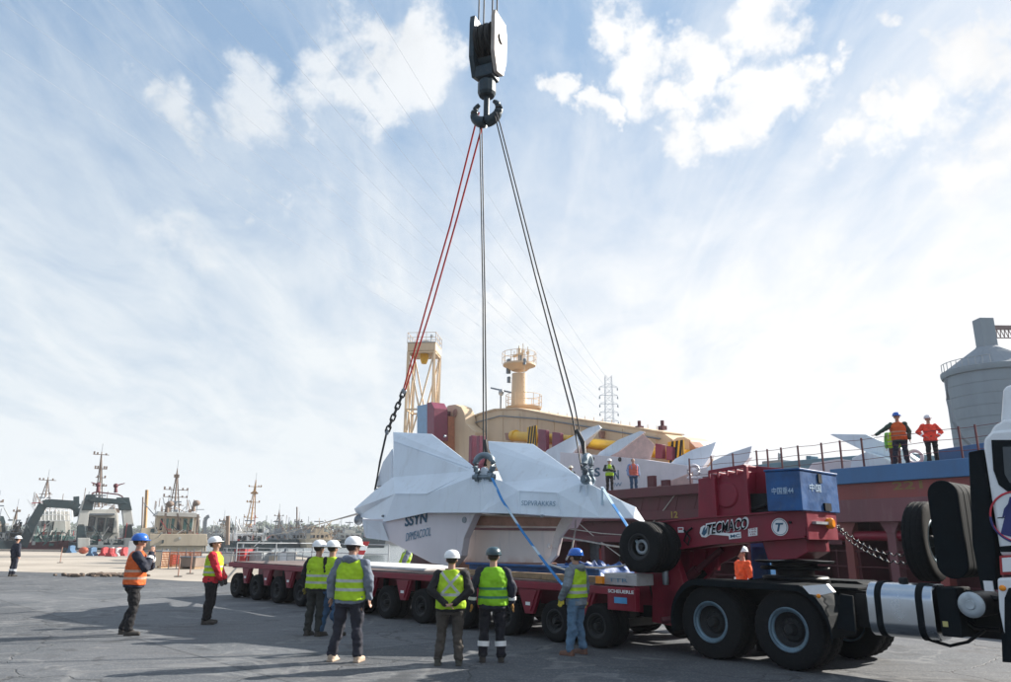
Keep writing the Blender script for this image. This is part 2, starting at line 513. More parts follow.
def thing(name, label, cat, loc=(0, 0, 0), rotz=0.0, group=None, fr=None, scale=1.0):
    o = bpy.data.objects.new(name, None)
    COL.objects.link(o)
    if fr is not None:
        loc, rotz = fr.W(*loc), rotz + fr.ang
    o.location = loc
    o.rotation_euler = (0, 0, rotz)
    o.scale = (scale,) * 3
    o.empty_display_size = .2
    return tag(o, label, cat, group)


def copy_part(o, parent, loc=None, rot=None):
    c = o.copy()
    COL.objects.link(c)
    c.parent = parent
    if loc is not None:
        c.location = loc
    if rot is not None:
        c.rotation_euler = rot
    for ch in list(o.children):
        d = ch.copy()
        COL.objects.link(d)
        d.parent = c
    return c


def copy_thing(o, loc, rotz, label, group=None, scale=None):
    c = o.copy()
    COL.objects.link(c)
    c.location = loc
    c.rotation_euler = (0, 0, rotz)
    if scale:
        c.scale = (scale,) * 3
    c['label'] = label
    if group:
        c['group'] = group
    for ch in list(o.children):
        copy_part(ch, c)
    return c


def text_part(txt, m, parent, origin, xdir, zdir, height, width=None, shear=0.0, depth=0.004, name='lettering', bold=0.0):
    """flat print: letters as thin raised shapes; origin = lower left, xdir = reading direction, zdir = up"""
    cu = bpy.data.curves.new('t', 'FONT')
    cu.body = txt
    cu.size = 1
    cu.shear = shear
    cu.offset = bold
    cu.extrude = 0.001
    cu.resolution_u = 3
    ob = bpy.data.objects.new('t', cu)
    COL.objects.link(ob)
    dg = bpy.context.evaluated_depsgraph_get()
    me = bpy.data.meshes.new_from_object(ob.evaluated_get(dg))
    bpy.data.objects.remove(ob)
    xs = [v.co.x for v in me.vertices]; ys = [v.co.y for v in me.vertices]
    x0, x1, y0, y1 = min(xs), max(xs), min(ys), max(ys)
    sy = height / (y1 - y0)
    sx = (width / (x1 - x0)) if width else sy
    xd, zd = Vector(xdir).normalized(), Vector(zdir).normalized()
    nd = xd.cross(zd).normalized()
    for v in me.vertices:
        c = v.co.copy()
        v.co = Vector(origin) + xd * ((c.x - x0) * sx) + zd * ((c.y - y0) * sy) + nd * (depth * (1 if c.z > 0 else 0))
    me.materials.clear()
    me.materials.append(m)
    o = bpy.data.objects.new(name, me)
    COL.objects.link(o)
    o.parent = parent
    return o


# ================================================================== SETTING
SH = Fr((11.56, 26.4), (.515, -.857))                 # the ship's near side at deck edge
TR = Fr((-8.3, 24.1), (.69, -.724))                   # platform trailer, outer face of its near wheels
TK = Fr((3.3, 12.54), (.66, -.75))                    # truck tractor, outer face of its near wheels


def ground_mat():
    m = bpy.data.materials.new('asphalt')
    m.use_nodes = True
    g = N(m.node_tree)
    tc = g.n('ShaderNodeTexCoord').outputs['Object']
    a = g.n('ShaderNodeTexNoise', {'Vector': tc, 'Scale': .28, 'Detail': 6.0, 'Roughness': .6, 'Distortion': .6}).outputs[0]
    b = g.n('ShaderNodeTexNoise', {'Vector': tc, 'Scale': 2.2, 'Detail': 7.0, 'Roughness': .65}).outputs[0]
    f = g.n('ShaderNodeTexNoise', {'Vector': tc, 'Scale': 60.0, 'Detail': 3.0}).outputs[0]
    c = g.mix(g.ramp(a, .32, .68), (.064, .074, .085, 1), (.108, .117, .129, 1))
    c = g.mix(g.m('MULTIPLY', g.ramp(b, .5, .75), .45), c, (.17, .175, .18, 1))
    c = g.mix(g.m('MULTIPLY', g.ramp(f, .4, .7), .22), c, (.07, .07, .07, 1))
    # slabs of slightly different age with tarred joints
    sm = g.n('ShaderNodeMapping', {'Vector': tc, 'Rotation': (0, 0, math.radians(46)), 'Location': (2.1, 1.3, 0)}).outputs[0]
    br = g.n('ShaderNodeTexBrick', {'Vector': sm, 'Color1': (.78, .78, .79, 1), 'Color2': (1.25, 1.24, 1.22, 1), 'Mortar': (.42, .42, .43, 1), 'Scale': 1.0, 'Mortar Size': .035, 'Mortar Smooth': .4, 'Brick Width': 9.0, 'Row Height': 6.5})
    c = g.n('ShaderNodeMix', {0: 0.75, 6: c, 7: br.outputs[0]}, data_type='RGBA', blend_type='MULTIPLY').outputs[2]
    ag = g.n('ShaderNodeTexVoronoi', {'Vector': tc, 'Scale': 45.0}).outputs['Color']
    agv = g.n('ShaderNodeSeparateColor', {0: ag}).outputs[0]
    c = g.mix(g.m('MULTIPLY', g.ramp(agv, .72, 1.0), .35), c, (.30, .30, .29, 1))
    # pale dried puddle marks
    pud = g.n('ShaderNodeTexNoise', {'Vector': tc, 'Scale': .55, 'Detail': 3.0, 'Distortion': .8}).outputs[0]
    edge = g.m('MULTIPLY', g.ramp(pud, .555, .575), g.ramp(pud, .575, .61, 1, 0))
    c = g.mix(g.m('MULTIPLY', edge, .4), c, (.25, .25, .245, 1))
    # oil stains
    st = g.n('ShaderNodeTexNoise', {'Vector': tc, 'Scale': .9, 'Detail': 4.0, 'Distortion': 1.2}).outputs[0]
    c = g.mix(g.m('MULTIPLY', g.ramp(st, .58, .68), .65), c, (.045, .047, .05, 1))
    # tyre scuffs drawn out along the working direction
    mp = g.n('ShaderNodeMapping', {'Vector': tc, 'Rotation': (0, 0, .55), 'Scale': (.35, 7, 1)}).outputs[0]
    sc = g.n('ShaderNodeTexNoise', {'Vector': mp, 'Scale': .8, 'Detail': 5.0, 'Roughness': .7}).outputs[0]
    c = g.mix(g.m('MULTIPLY', g.ramp(sc, .50, .62), .5), c, (.075, .075, .077, 1))
    # cracks and slab joints
    w = g.n('ShaderNodeTexNoise', {'Vector': tc, 'Scale': 1.4, 'Detail': 4.0}).outputs['Color']
    wv = g.n('ShaderNodeVectorMath', {0: tc, 1: g.n('ShaderNodeVectorMath', {0: w, 1: (.9, .9, .9)}, operation='MULTIPLY').outputs[0]}, operation='ADD').outputs[0]
    vo = g.n('ShaderNodeTexVoronoi', {'Vector': wv, 'Scale': .23}, feature='DISTANCE_TO_EDGE').outputs[0]
    crack = g.ramp(vo, .0, .006, 1, 0)
    c = g.mix(g.m('MULTIPLY', crack, .7), c, (.04, .04, .04, 1))
    ro = g.ramp(a, .3, .7, .72, .9)
    bs = g.n('ShaderNodeBsdfPrincipled', {'Base Color': c, 'Roughness': ro, 'Specular IOR Level': .35})
    h = g.m('ADD', g.m('MULTIPLY', f, .4), g.m('ADD', g.m('MULTIPLY', b, .8), g.m('MULTIPLY', crack, -1.0)))
    bp = g.n('ShaderNodeBump', {'Height': h, 'Strength': .5, 'Distance': .02})
    g.t.links.new(bp.outputs[0], bs.inputs['Normal'])
    g.n('ShaderNodeOutputMaterial', {0: bs.outputs[0]})
    return m


def conc_mat():
    m = bpy.data.materials.new('pale_concrete')
    m.use_nodes = True
    g = N(m.node_tree)
    tc = g.n('ShaderNodeTexCoord').outputs['Object']
    a = g.n('ShaderNodeTexNoise', {'Vector': tc, 'Scale': .12, 'Detail': 8.0, 'Roughness': .65}).outputs[0]
    c = g.mix(g.ramp(a, .3, .7), (.30, .265, .22, 1), (.47, .42, .355, 1))
    br = g.n('ShaderNodeTexBrick', {'Vector': tc, 'Color1': (1, 1, 1, 1), 'Color2': (.9, .9, .9, 1), 'Mortar': (.55, .5, .45, 1), 'Scale': 1.0, 'Mortar Size': .012, 'Brick Width': 6.0, 'Row Height': 6.0})
    br.offset = 0
    c2 = g.n('ShaderNodeMix', {0: 1.0, 6: c, 7: br.outputs[0]}, data_type='RGBA', blend_type='MULTIPLY').outputs[2]
    bs = g.n('ShaderNodeBsdfPrincipled', {'Base Color': c2, 'Roughness': .9})
    g.n('ShaderNodeOutputMaterial', {0: bs.outputs[0]})
    return m


def water_mat():
    m = bpy.data.materials.new('harbour_water')
    m.use_nodes = True
    g = N(m.node_tree)
    tc = g.n('ShaderNodeTexCoord').outputs['Object']
    n1 = g.n('ShaderNodeTexNoise', {'Vector': tc, 'Scale': .9, 'Detail': 5.0, 'Roughness': .6}).outputs[0]
    bp = g.n('ShaderNodeBump', {'Height': n1, 'Strength': .6, 'Distance': .25})
    bs = g.n('ShaderNodeBsdfPrincipled', {'Base Color': (.03, .055, .06, 1), 'Roughness': .14, 'Normal': bp.outputs[0]})
    g.n('ShaderNodeOutputMaterial', {0: bs.outputs[0]})
    return m


def poly_sheet(name, pts, z, m, depth=None):
    b = MB()
    if depth is None:
        b.add([(p[0], p[1], z) for p in pts], [tuple(range(len(pts)))])
    else:
        b.prism([(p[0], p[1]) for p in pts], z - depth, z, 'z')
    return b.build(name, m, kind='structure')


def setting():
    q0 = SH.W(-52, -1.1, 0)
    q1 = SH.W(140, -1.1, 0)
    pts = [(-400, -300), (q1.x, -300), (q1.x, q1.y), (q0.x, q0.y), (q0.x - 8, 90), (-400, 90)]
    poly_sheet('quay_ground', pts, 0, ground_mat(), 4.0)
    # paler old concrete beyond the asphalt
    a = PZ(-200, 566).xy; b = PZ(60, 573).xy; c = PZ(180, 581).xy; d = PZ(330, 586).xy
    e = SH.W(-38, -1.6, 0)
    poly_sheet('concrete_apron', [(-380, a.y), (a.x, a.y), (b.x, b.y), (c.x, c.y), (d.x, d.y), (e.x + 1, e.y), (q0.x - 1, q0.y - 1), (q0.x - 9, 89), (-380, 89)], .004, conc_mat())
    # quay coping
    k = MB()
    k.box(-400, q0.x - 8, 89.2, 90.2, -.5, .22)
    k.build('quay_kerb', mat('coping', (.33, .30, .27), .9), kind='structure')
    w = MB()
    w.add([(-9000, -3000, -1.9), (9000, -3000, -1.9), (9000, 9000, -1.9), (-9000, 9000, -1.9)], [(0, 1, 2, 3)])
    w.build('water', water_mat(), kind='structure')
    # far shore
    s = MB()
    rnd = random.Random(3)
    pts = []
    for i in range(61):
        x = -1500 + i * 50
        pts.append((x, 4 + 3 * noise.noise(Vector((x * .004, 2, 0))) + 2))
    s.prism([(-1500, -3)] + pts + [(1500, -3)], 560, 760, 'y')
    s.build('far_shore', mat('far_shore_land', (.09, .11, .09), .95, var=.3, scale=.02), kind='structure')
    t = MB()
    for i in range(900):
        x = -620 + rnd.random() * 1100
        h = 3.5 + 6 * max(0, noise.noise(Vector((x * .01, 5, 0))) + .35) + rnd.random() * 3
        y = 540 + rnd.random() * 20
        for k in range(7):
            c = Vector((x + rnd.uniform(-4, 4), y + rnd.uniform(-3, 3), 2 + h * rnd.uniform(.2, 1)))
            r = rnd.uniform(1.2, 2.6)
            a_ = rnd.random() * 6
            t.add([c + Vector((r * math.cos(a_ + j * 2.1), rnd.uniform(-1, 1), r * math.sin(a_ + j * 2.1))) for j in range(3)] + [c + Vector((0, -r, 0))], [(0, 1, 3), (1, 2, 3), (2, 0, 3), (0, 2, 1)])
    o = t.build('woodland', M['leaf'], kind='stuff', fix=False)
    tag(o, 'low dark green trees along the far shore behind the boats', 'trees')


setting()
# ================================================================== WHEELS
def tyre_mesh(R, rb, w, n=48, lug=0.0):
    g = .35 * (R - rb)
    prof = [(rb, .035, 0), (rb + .02, .012, 0), ((rb + R) / 2, 0.0, 0), (R - .07 * R, .012, 0), (R - .02 * R, .03, 1), (R, .05, 1)]
    for k in (1, 2, 3):
        y = w * k / 4
        prof += [(R, y - .012, 1), (R - .014, y - .008, 0), (R - .014, y + .008, 0), (R, y + .012, 1)]
    prof += [(R, w - .05, 1), (R - .02 * R, w - .03, 1), (R - .07 * R, w - .012, 0), ((rb + R) / 2, w, 0), (rb + .02, w - .012, 0), (rb, w - .035, 0)]
    b = MB()
    vs, fs = [], []
    for (r, a, l) in prof:
        for i in range(n):
            t = 2 * PI * (i + (.5 if (l and a > w / 2) else 0)) / n
            rr = r - (lug if (l and i % 2) else 0)
            vs.append((rr * math.cos(t), a, rr * math.sin(t)))
    m = len(prof)
    for j in range(m):
        k = (j + 1) % m
        fs += [(j * n + i, j * n + (i + 1) % n, k * n + (i + 1) % n, k * n + i) for i in range(n)]
    b.add(vs, fs)
    return b.mesh('tyre', M['rub'], 35)


def rim_mesh(rb, w, deep, m, n=32):
    b = MB()
    # outer lip, barrel, dished disc
    b.lathe([(rb + .012, .035), (rb + .016, .016), (rb + .004, .008), (rb - .018, .014), (rb - .022, .035), (rb - .05, .05), (rb - .055, .07), (rb - .03, .08), (rb - .03, w - .05), (rb + .012, w - .035)], n, closed=True)
    return b.mesh('rim', m, 40)


def hub_mesh(rb, deep, m, bolts=10):
    b = MB()
    b.lathe([(rb - .03, deep - .03), (rb * .80, deep), (rb * .62, deep + .02), (rb * .52, deep - .01), (rb * .30, deep - .01), (rb * .30, deep + .05), (rb * .8, deep + .06), (rb - .03, deep + .05)], 28, closed=True)
    b.lathe([(.0, deep - .12), (rb * .20, deep - .12), (rb * .26, deep - .10), (rb * .30, deep - .01), (rb * .30, deep + .06), (.0, deep + .06)], 20)
    for i in range(bolts):
        t = 2 * PI * i / bolts
        c = Vector((rb * .46 * math.cos(t), deep - .03, rb * .46 * math.sin(t)))
        b.cyl(c, c + Vector((0, .04, 0)), .014, n=6)
    return b.mesh('wheel', m, 40)


class Wheel:
    def __init__(s, R, rb, w, deep, rimm, lug=0.0, n=48, hub=True):
        s.t, s.r = tyre_mesh(R, rb, w, n, lug), rim_mesh(rb, w, deep, rimm)
        s.h = hub_mesh(rb, deep, M['rimd'])
        s.R = R

    def put(s, parent, x, y, z=None, flip=False, spin=0.0, name='wheel', rotz=0.0):
        o = bpy.data.objects.new(name, s.h)
        COL.objects.link(o)
        o.parent = parent
        o.location = (x, y, s.R if z is None else z)
        o.rotation_euler = (0, spin, (PI if flip else 0) + rotz)
        for nm, me in (('tyre', s.t), ('rim', s.r)):
            c = bpy.data.objects.new(nm, me)
            COL.objects.link(c)
            c.parent = o
        return o


# ================================================================== PLATFORM TRAILER WITH GOOSENECK
def trailer():
    t = thing('platform_trailer', 'long low dark red multi-axle trailer under the white anchor, its gooseneck on the truck', 'trailer', fr=TR)
    W = Wheel(.365, .20, .22, .10, M['rimd'], n=32)
    step, nax = 1.34, 12
    axs = [i * step for i in range(nax - 1)] + [14.38]
    for i in range(nax):
        x = axs[i]
        for (y, fl) in ((0, False), (.30, False), (2.98, True), (2.68, True)):
            W.put(t, x, y + (.0 if not fl else .0), flip=fl, spin=random.random() * 6)
    # side beam: top chord, lower lip, V brackets between the axles
    x0, x1 = -.55, 15.25
    b = MB()
    b.box(x0, x1, -.02, .12, .90, 1.03)
    b.box(x0, x1, 2.88, 3.02, .90, 1.03)
    b.box(x0, x0 + .12, .12, 2.88, .86, 1.03)
    b.build('side_beam', M['red'], t, bevel=.01)
    b = MB()
    b.box(x0, x1, 1.0, 2.0, .55, .93)
    b.build('spine_beam', M['red'], t, bevel=.01)
    br = MB()
    br.prism([(-.30, .90), (.30, .90), (.10, .45), (-.10, .45)], .02, .10)
    br.prism([(-.22, .88), (.22, .88), (.06, .50), (-.06, .50)], -.005, .02)
    me = br.mesh('axle_bracket', M['red'])
    rf = MB()
    rf.box(-.06, .06, -.012, -.006, .60, .66)
    rfm = rf.mesh('reflector', M['white'])
    for i in range(nax - 1):
        for y in (.0, 2.90):
            o = bpy.data.objects.new('axle_bracket', me)
            COL.objects.link(o)
            o.parent = t
            o.location = ((i + .5) * step, y, 0)
            if y == 0:
                r = bpy.data.objects.new('reflector', rfm)
                COL.objects.link(r)
                r.parent = o
    ax = MB()
    ax.box(-.07, .07, .25, 2.75, .30, .44)
    ax.box(-.05, .05, .9, 1.1, .4, .9)
    ax.box(-.05, .05, 1.9, 2.1, .4, .9)
    am = ax.mesh('axle', M['blk'])
    for i in range(nax):
        o = bpy.data.objects.new('axle', am)
        COL.objects.link(o)
        o.parent = t
        o.location = (axs[i], 0, 0)
    # deck plates, one per axle pitch, slightly uneven
    dp = MB()
    dp.box(0.006, step - .006, .10, 2.90, 1.032, 1.056)
    dm = dp.mesh('deck_plate', M['deck'])
    for i in range(11):
        o = bpy.data.objects.new('deck_plate', dm)
        COL.objects.link(o)
        o.parent = t
        o.location = (x0 + .1 + i * step, 0, random.uniform(-.003, .003))
    # end railing at the far left of the deck
    b = MB()
    for (x, y) in ((x0 + .1, .15), (x0 + .1, 1.5), (x0 + .1, 2.85), (x0 + 1.6, 2.85), (x0 + 3.1, 2.85), (x0 + 4.6, 2.85)):
        b.cyl((x, y, 1.05), (x, y, 1.62), .022, n=6)
    b.tube([(x0 + .1, .15, 1.62), (x0 + .1, 2.85, 1.62), (x0 + 4.6, 2.85, 1.62)], .02)
    b.tube([(x0 + .1, .15, 1.34), (x0 + .1, 2.85, 1.34), (x0 + 4.6, 2.85, 1.34)], .015)
    b.build('railing', M['galv'], t, smooth=40)

    # ---- gooseneck (traced on its near plane, built with its real width)
    G = TR
    yb = .75                                           # near face of the neck beam
    P = lambda pts, y: [G.L(px, py, y) for (px, py) in pts]
    xe = G.L(806, 520, yb)[0]
    wb = G.X(834, 520, xe)[0] - yb
    wb = max(.9, min(1.6, wb))
    top = P([(652, 523), (700, 518), (806, 510)], yb)
    bot = P([(806, 537), (713, 544), (671, 550), (648, 556)], yb)
    b = MB()
    b.prism(top + bot, yb, yb + wb)
    neck = b.build('gooseneck_beam', M['red'], t, bevel=.012)
    # flange strips along the top and bottom of the web
    b = MB()
    for (p, q) in ((top[0], top[1]), (top[1], top[2]), (bot[0], bot[1]), (bot[1], bot[2])):
        b.beam((p[0], yb - .03, p[1]), (q[0], yb - .03, q[1]), .06, .025)
    b.build('flange', M['red'], neck)
    # the front end of the beam: end plate with the round lamp bracket
    b = MB()
    b.box(xe + .002, xe + .03, yb - .03, yb + wb + .03, bot[0][1] - .04, top[2][1] + .03)
    ep = b.build('end_plate', M['red'], t, bevel=.006)
    yy, zz = G.X(829, 523.5, xe + .05)
    b = MB()
    b.box(xe + .03, xe + .09, yy - .55, yy - .1, zz - .02, zz + .02)
    b.build('lamp_bracket', M['galv'], ep)
    b = MB()
    b.lathe([(.0, xe + .03), (.085, xe + .03), (.085, xe + .10), (.06, xe + .13), (.0, xe + .13)], 16, c=(0, yy, zz), axis='x')
    b.build('marker_lamp', M['orange'], t, smooth=40)
    # raised housing with the lift cylinders
    h0 = P([(698, 479), (714, 476), (747, 471), (747, 515), (698, 518)], yb + .05)
    b = MB()
    b.prism(h0, yb + .05, yb + wb - .1)
    hb = b.build('lift_housing', M['red'], t, bevel=.012)
    x, z = G.L(726, 495, yb + .04)
    b = MB()
    b.lathe([(.0, yb + .02), (.19, yb + .02), (.215, yb + .035), (.215, yb + .06), (.0, yb + .06)], 28, c=(x, 0, z))
    b.build('round_cover', M['red'], hb, smooth=30)
    b = MB()
    r0, r1 = G.L(714, 476, yb), G.L(714, 516, yb)
    b.box(r0[0] - .035, r0[0] + .035, yb - .05, yb + .05, r1[1], r0[1] + .03)
    r0 = G.L(745, 466, yb); r1 = G.L(745, 516, yb)
    b.box(r0[0] - .03, r0[0] + .03, yb - .02, yb + .05, r1[1], r0[1])
    r2 = G.L(709, 472, yb)
    b.beam((r2[0], yb, r2[1]), (r0[0], yb, r0[1]), .05, .05)
    b.beam((r2[0], yb + wb * .6, r2[1]), (r0[0], yb + wb * .6, r0[1]), .05, .05)
    for k in range(5):
        f = k / 4
        c = Vector((r2[0] * (1 - f) + r0[0] * f, yb, r2[1] * (1 - f) + r0[1] * f))
        b.beam(c, c + Vector((0, wb * .6, 0)), .03, .03)
        b.beam(c, c - Vector((0, 0, .13)), .03, .03)
    b.build('rib', M['red'], hb, bevel=.005)
    # rear block of the housing, farther back and longer
    q = P([(745, 465), (800, 470), (800, 511), (766, 511), (766, 495), (745, 495)], yb + .35)
    b = MB()
    b.prism(q, yb + .35, yb + wb)
    b.build('valve_block', M['red'], t, bevel=.012)
    b = MB()
    q = P([(746, 494), (767, 494), (767, 513), (746, 513)], yb + .12)
    b.box(q[0][0], q[1][0], yb + .14, yb + .30, q[2][1], q[0][1])
    b.cyl((q[0][0] + .05, yb + .1, q[2][1] + .05), (q[1][0] - .02, yb + .1, q[2][1] + .12), .03)
    b.build('lift_cylinder', M['blk'], t)
    # legs going down to the bogie, and the cross members that tie it to the platform
    b = MB()
    b.prism(P([(652, 552), (672, 549), (690, 600), (690, 630), (652, 622)], yb), yb, yb + .16)
    b.prism(P([(668, 552), (700, 545), (684, 575), (676, 600)], yb + .9), yb + .9, yb + 1.0)
    b.prism(P([(646, 524), (660, 524), (664, 560), (650, 600), (634, 600), (634, 535)], yb + .25), yb + .25, yb + wb)
    b.build('neck_leg', M['red'], t, bevel=.01)
    b = MB()
    q0, q1 = G.L(640, 580, .1), G.L(690, 625, .3)
    b.box(15.1, 15.75, 1.3, 2.2, .45, .85)
    b.box(15.26, 15.6, .75, 2.8, .55, .98)
    for k in range(3):
        b.cyl((15.4, .5 + .5 * k, .5), (15.9, 1.0 + .5 * k, .60), .06, n=8)
    b.build('drawbar_frame', M['redd'], t, bevel=.01)
    b = MB()
    b.prism(P([(762, 541), (806, 537.5), (808, 552), (796, 559), (768, 560)], yb + .12), yb + .12, yb + wb - .1)
    b.build('kingpin_housing', M['red'], t, bevel=.01)
    # web behind the neck, its stiffeners and the raking rams
    b = MB()
    b.prism(P([(660, 552), (742, 545), (736, 556), (716, 566), (704, 582), (700, 604), (662, 604)], yb + .55), yb + .55, yb + .62)
    wp = b.build('web_plate', M['red'], t)
    for px in (676, 690, 704, 718):
        b = MB()
        q0, q1 = G.L(px, 551, yb + .45), G.L(px - 2, 590 if px < 700 else 570, yb + .45)
        b.beam((q0[0], yb + .5, q0[1]), (q1[0], yb + .5, q1[1]), .05, .08)
        b.build('stiffener', M['red'], wp)
    for k, (a_, c_) in enumerate((((722, 549), (674, 590)), ((728, 550), (686, 592)))):
        q0, q1 = G.L(*a_, yb + .3 + .3 * k), G.L(*c_, yb + .3 + .3 * k)
        p0, p1 = Vector((q0[0], yb + .3 + .3 * k, q0[1])), Vector((q1[0], yb + .3 + .3 * k, q1[1]))
        b = MB()
        b.cyl(p0, p0.lerp(p1, .55), .05, n=12)
        b.cyl(p0.lerp(p1, .5), p1, .085, n=12)
        b.build('raking_ram', M['blk'] if k else M['redd'], t, smooth=40)
    b = MB()
    for (px, py, w_, h_) in ((690, 592, .5, .28), (676, 606, .35, .35), (655, 612, .5, .2), (700, 606, .3, .2)):
        q = G.L(px, py, yb + .2)
        b.box(q[0] - w_ / 2, q[0] + w_ / 2, yb + .2, yb + .6, q[1] - h_ / 2, q[1] + h_ / 2)
    for j in range(7):
        q = G.V(650 + j * 8, 585 + (j % 3) * 6, yb + .1)
        q2 = G.V(656 + j * 8, 612 - (j % 2) * 7, yb + .2)
        b.tube([q, q.lerp(q2, .5) + Vector((.04, -.05, -.08)), q2], .016, 5)
    b.build('valve_gear', M['blk'], t, kind='stuff')
    # white oxygen-style bottle / extinguisher on the leg
    x, z = G.L(666, 572, yb - .07)
    b = MB()
    b.lathe([(.0, z - .22), (.05, z - .21), (.055, z - .18), (.055, z + .10), (.03, z + .15), (.015, z + .19), (.0, z + .2)], 12, c=(x, yb - .09, 0), axis='z')
    b.build('extinguisher', M['steel'], t, smooth=40)
    # wiring on the near web
    b = MB()
    pts = [(684, 530), (690, 538), (688, 545), (684, 541), (687, 532), (692, 528)]
    b.tube([G.V(px, py, yb - .04) for (px, py) in pts], .018)
    b.build('cable', M['blk'], t, smooth=60)

    # lettering plates on the beam
    def onbeam(px, py, d=.035):
        x, z = G.L(px, py, yb - .0)
        return Vector((x, yb - d, z))
    o, e, u = onbeam(704, 543), onbeam(748, 536.5), onbeam(704, 526)
    xd = (e - o)
    b = MB()
    pl = [(701, 527.5), (704, 525.5), (709, 526), (712, 530), (726, 533), (730, 533.4), (741, 531.8), (741.5, 538), (729.5, 539.4), (729, 536), (711, 534.5), (706, 537.5), (702, 537), (700, 533)]
    b.prism([G.L(px, py, yb) for (px, py) in pl], yb - .012, yb - .002)
    pn = b.build('name_plate', M['white'], t)
    o = onbeam(706.5, 535.8, .008); e = onbeam(749.5, 529.0, .008)
    text_part('TECMACO', M['white'], pn, o, e - o, (0, 0, 1), .20, (e - o).length, shear=.25, bold=.045)
    o = onbeam(708.0, 534.8, .016); e = onbeam(748.0, 528.8, .016)
    text_part('TECMACO', M['blkp'], pn, o, e - o, (0, 0, 1), .165, (e - o).length, shear=.25, bold=.012)
    o = onbeam(731, 538, .014); e = onbeam(740.5, 537, .014)
    text_part('MC', M['navy'], pn, o, e - o, (0, 0, 1), .05, (e - o).length, bold=.02)
    # dark swoosh at the left of the name
    b = MB()
    b.prism([G.L(px, py, yb) for (px, py) in ((702, 534), (704, 528), (706, 526.5), (705, 531), (708, 526.5), (707, 533), (704.5, 536))], yb - .016, yb - .0125)
    b.build('emblem', M['navy'], pn)
    b = MB()
    b.prism([G.L(px, py, yb) for (px, py) in ((748.5, 529), (757.5, 527.5), (757.5, 535.5), (748.5, 536.5))], yb - .008, yb - .002)
    pn = b.build('number_plate', M['white'], t)
    for k in range(3):
        o = onbeam(750, 535.4 - 2.5 * k, .010); e = onbeam(756.5, 534.6 - 2.5 * k, .010)
        text_part(('TEL', '105', '105')[k], M['red'], pn, o, e - o, (0, 0, 1), .022, (e - o).length)
    x, z = G.L(780, 527, yb)
    b = MB()
    b.lathe([(.0, -.012), (.135, -.012), (.135, -.002), (.0, -.002)], 28, c=(x, yb, z))
    pn = b.build('round_badge', M['white'], t)
    text_part('T', M['navy'], pn, (x - .065, yb - .014, z - .07), (1, 0, 0), (0, 0, 1), .13, .13, shear=.25, bold=.03)
    b = MB()
    b.torus((x, yb - .013, z), .118, .004, n=28, m=4)
    b.build('badge_ring', M['navy'], pn)
    b = MB()
    x, z = G.L(790.5, 522.5, yb)
    b.lathe([(.0, -.03), (.022, -.03), (.022, 0), (.0, 0)], 10, c=(x, yb, z))
    b.build('bolt', M['blk'], t)
    x, z = G.L(681, 530, yb)
    b = MB()
    b.box(x - .055, x + .055, yb - .01, yb, z - .045, z + .045)
    pn = b.build('warning_sticker', M['white'], t)
    b = MB()
    b.box(x - .04, x + .04, yb - .014, yb - .0105, z + .0, z + .03)
    b.build('sticker_mark', M['redb'], pn)

    # tail-lamp box, number plate and pale chest by the platform's front corner
    yp = -.03
    p = P([(607, 588), (635, 588), (635, 612), (607, 612)], yp)
    b = MB()
    b.box(p[0][0], p[1][0], yp, yp + .12, p[2][1], p[0][1])
    bx = b.build('lamp_box', M['red'], t, bevel=.01)
    p2 = P([(614.5, 597), (627, 597), (627, 604), (614.5, 604)], yp)
    b = MB()
    b.box(p2[0][0], p2[1][0], yp - .012, yp - .002, p2[2][1], p2[0][1])
    b.build('blue_plate', mat('plate_blue', (.08, .32, .60), .4), bx)
    a = P([(608.5, 592.5), (634, 592)], yp)
    text_part('SCHEUERLE', M['white'], bx, (a[0][0], yp - .008, a[0][1]), (1, 0, 0), (0, 0, 1), .055, a[1][0] - a[0][0], bold=.02)
    p = P([(604, 573), (636, 573), (636, 586.5), (604, 586.5)], .1)
    b = MB()
    b.box(p[0][0], p[1][0], .1, .6, p[2][1], p[0][1])
    bx = b.build('side_chest', mat('chest_grey', (.42, .42, .42), .5, dirt=.3), t, bevel=.01)
    a = P([(609, 581.5), (628, 581)], .1)
    text_part('TTR', M['navyp'], bx, (a[0][0], .09, a[0][1]), (1, 0, 0), (0, 0, 1), .06, a[1][0] - a[0][0])
    p = P([(596, 576), (603, 576), (603, 584), (596, 584)], -.03)
    b = MB()
    b.box(p[0][0], p[1][0], -.05, .02, p[2][1], p[0][1])
    b.build('side_marker', M['orange'], t, bevel=.008)
    return t


T_ = trailer()


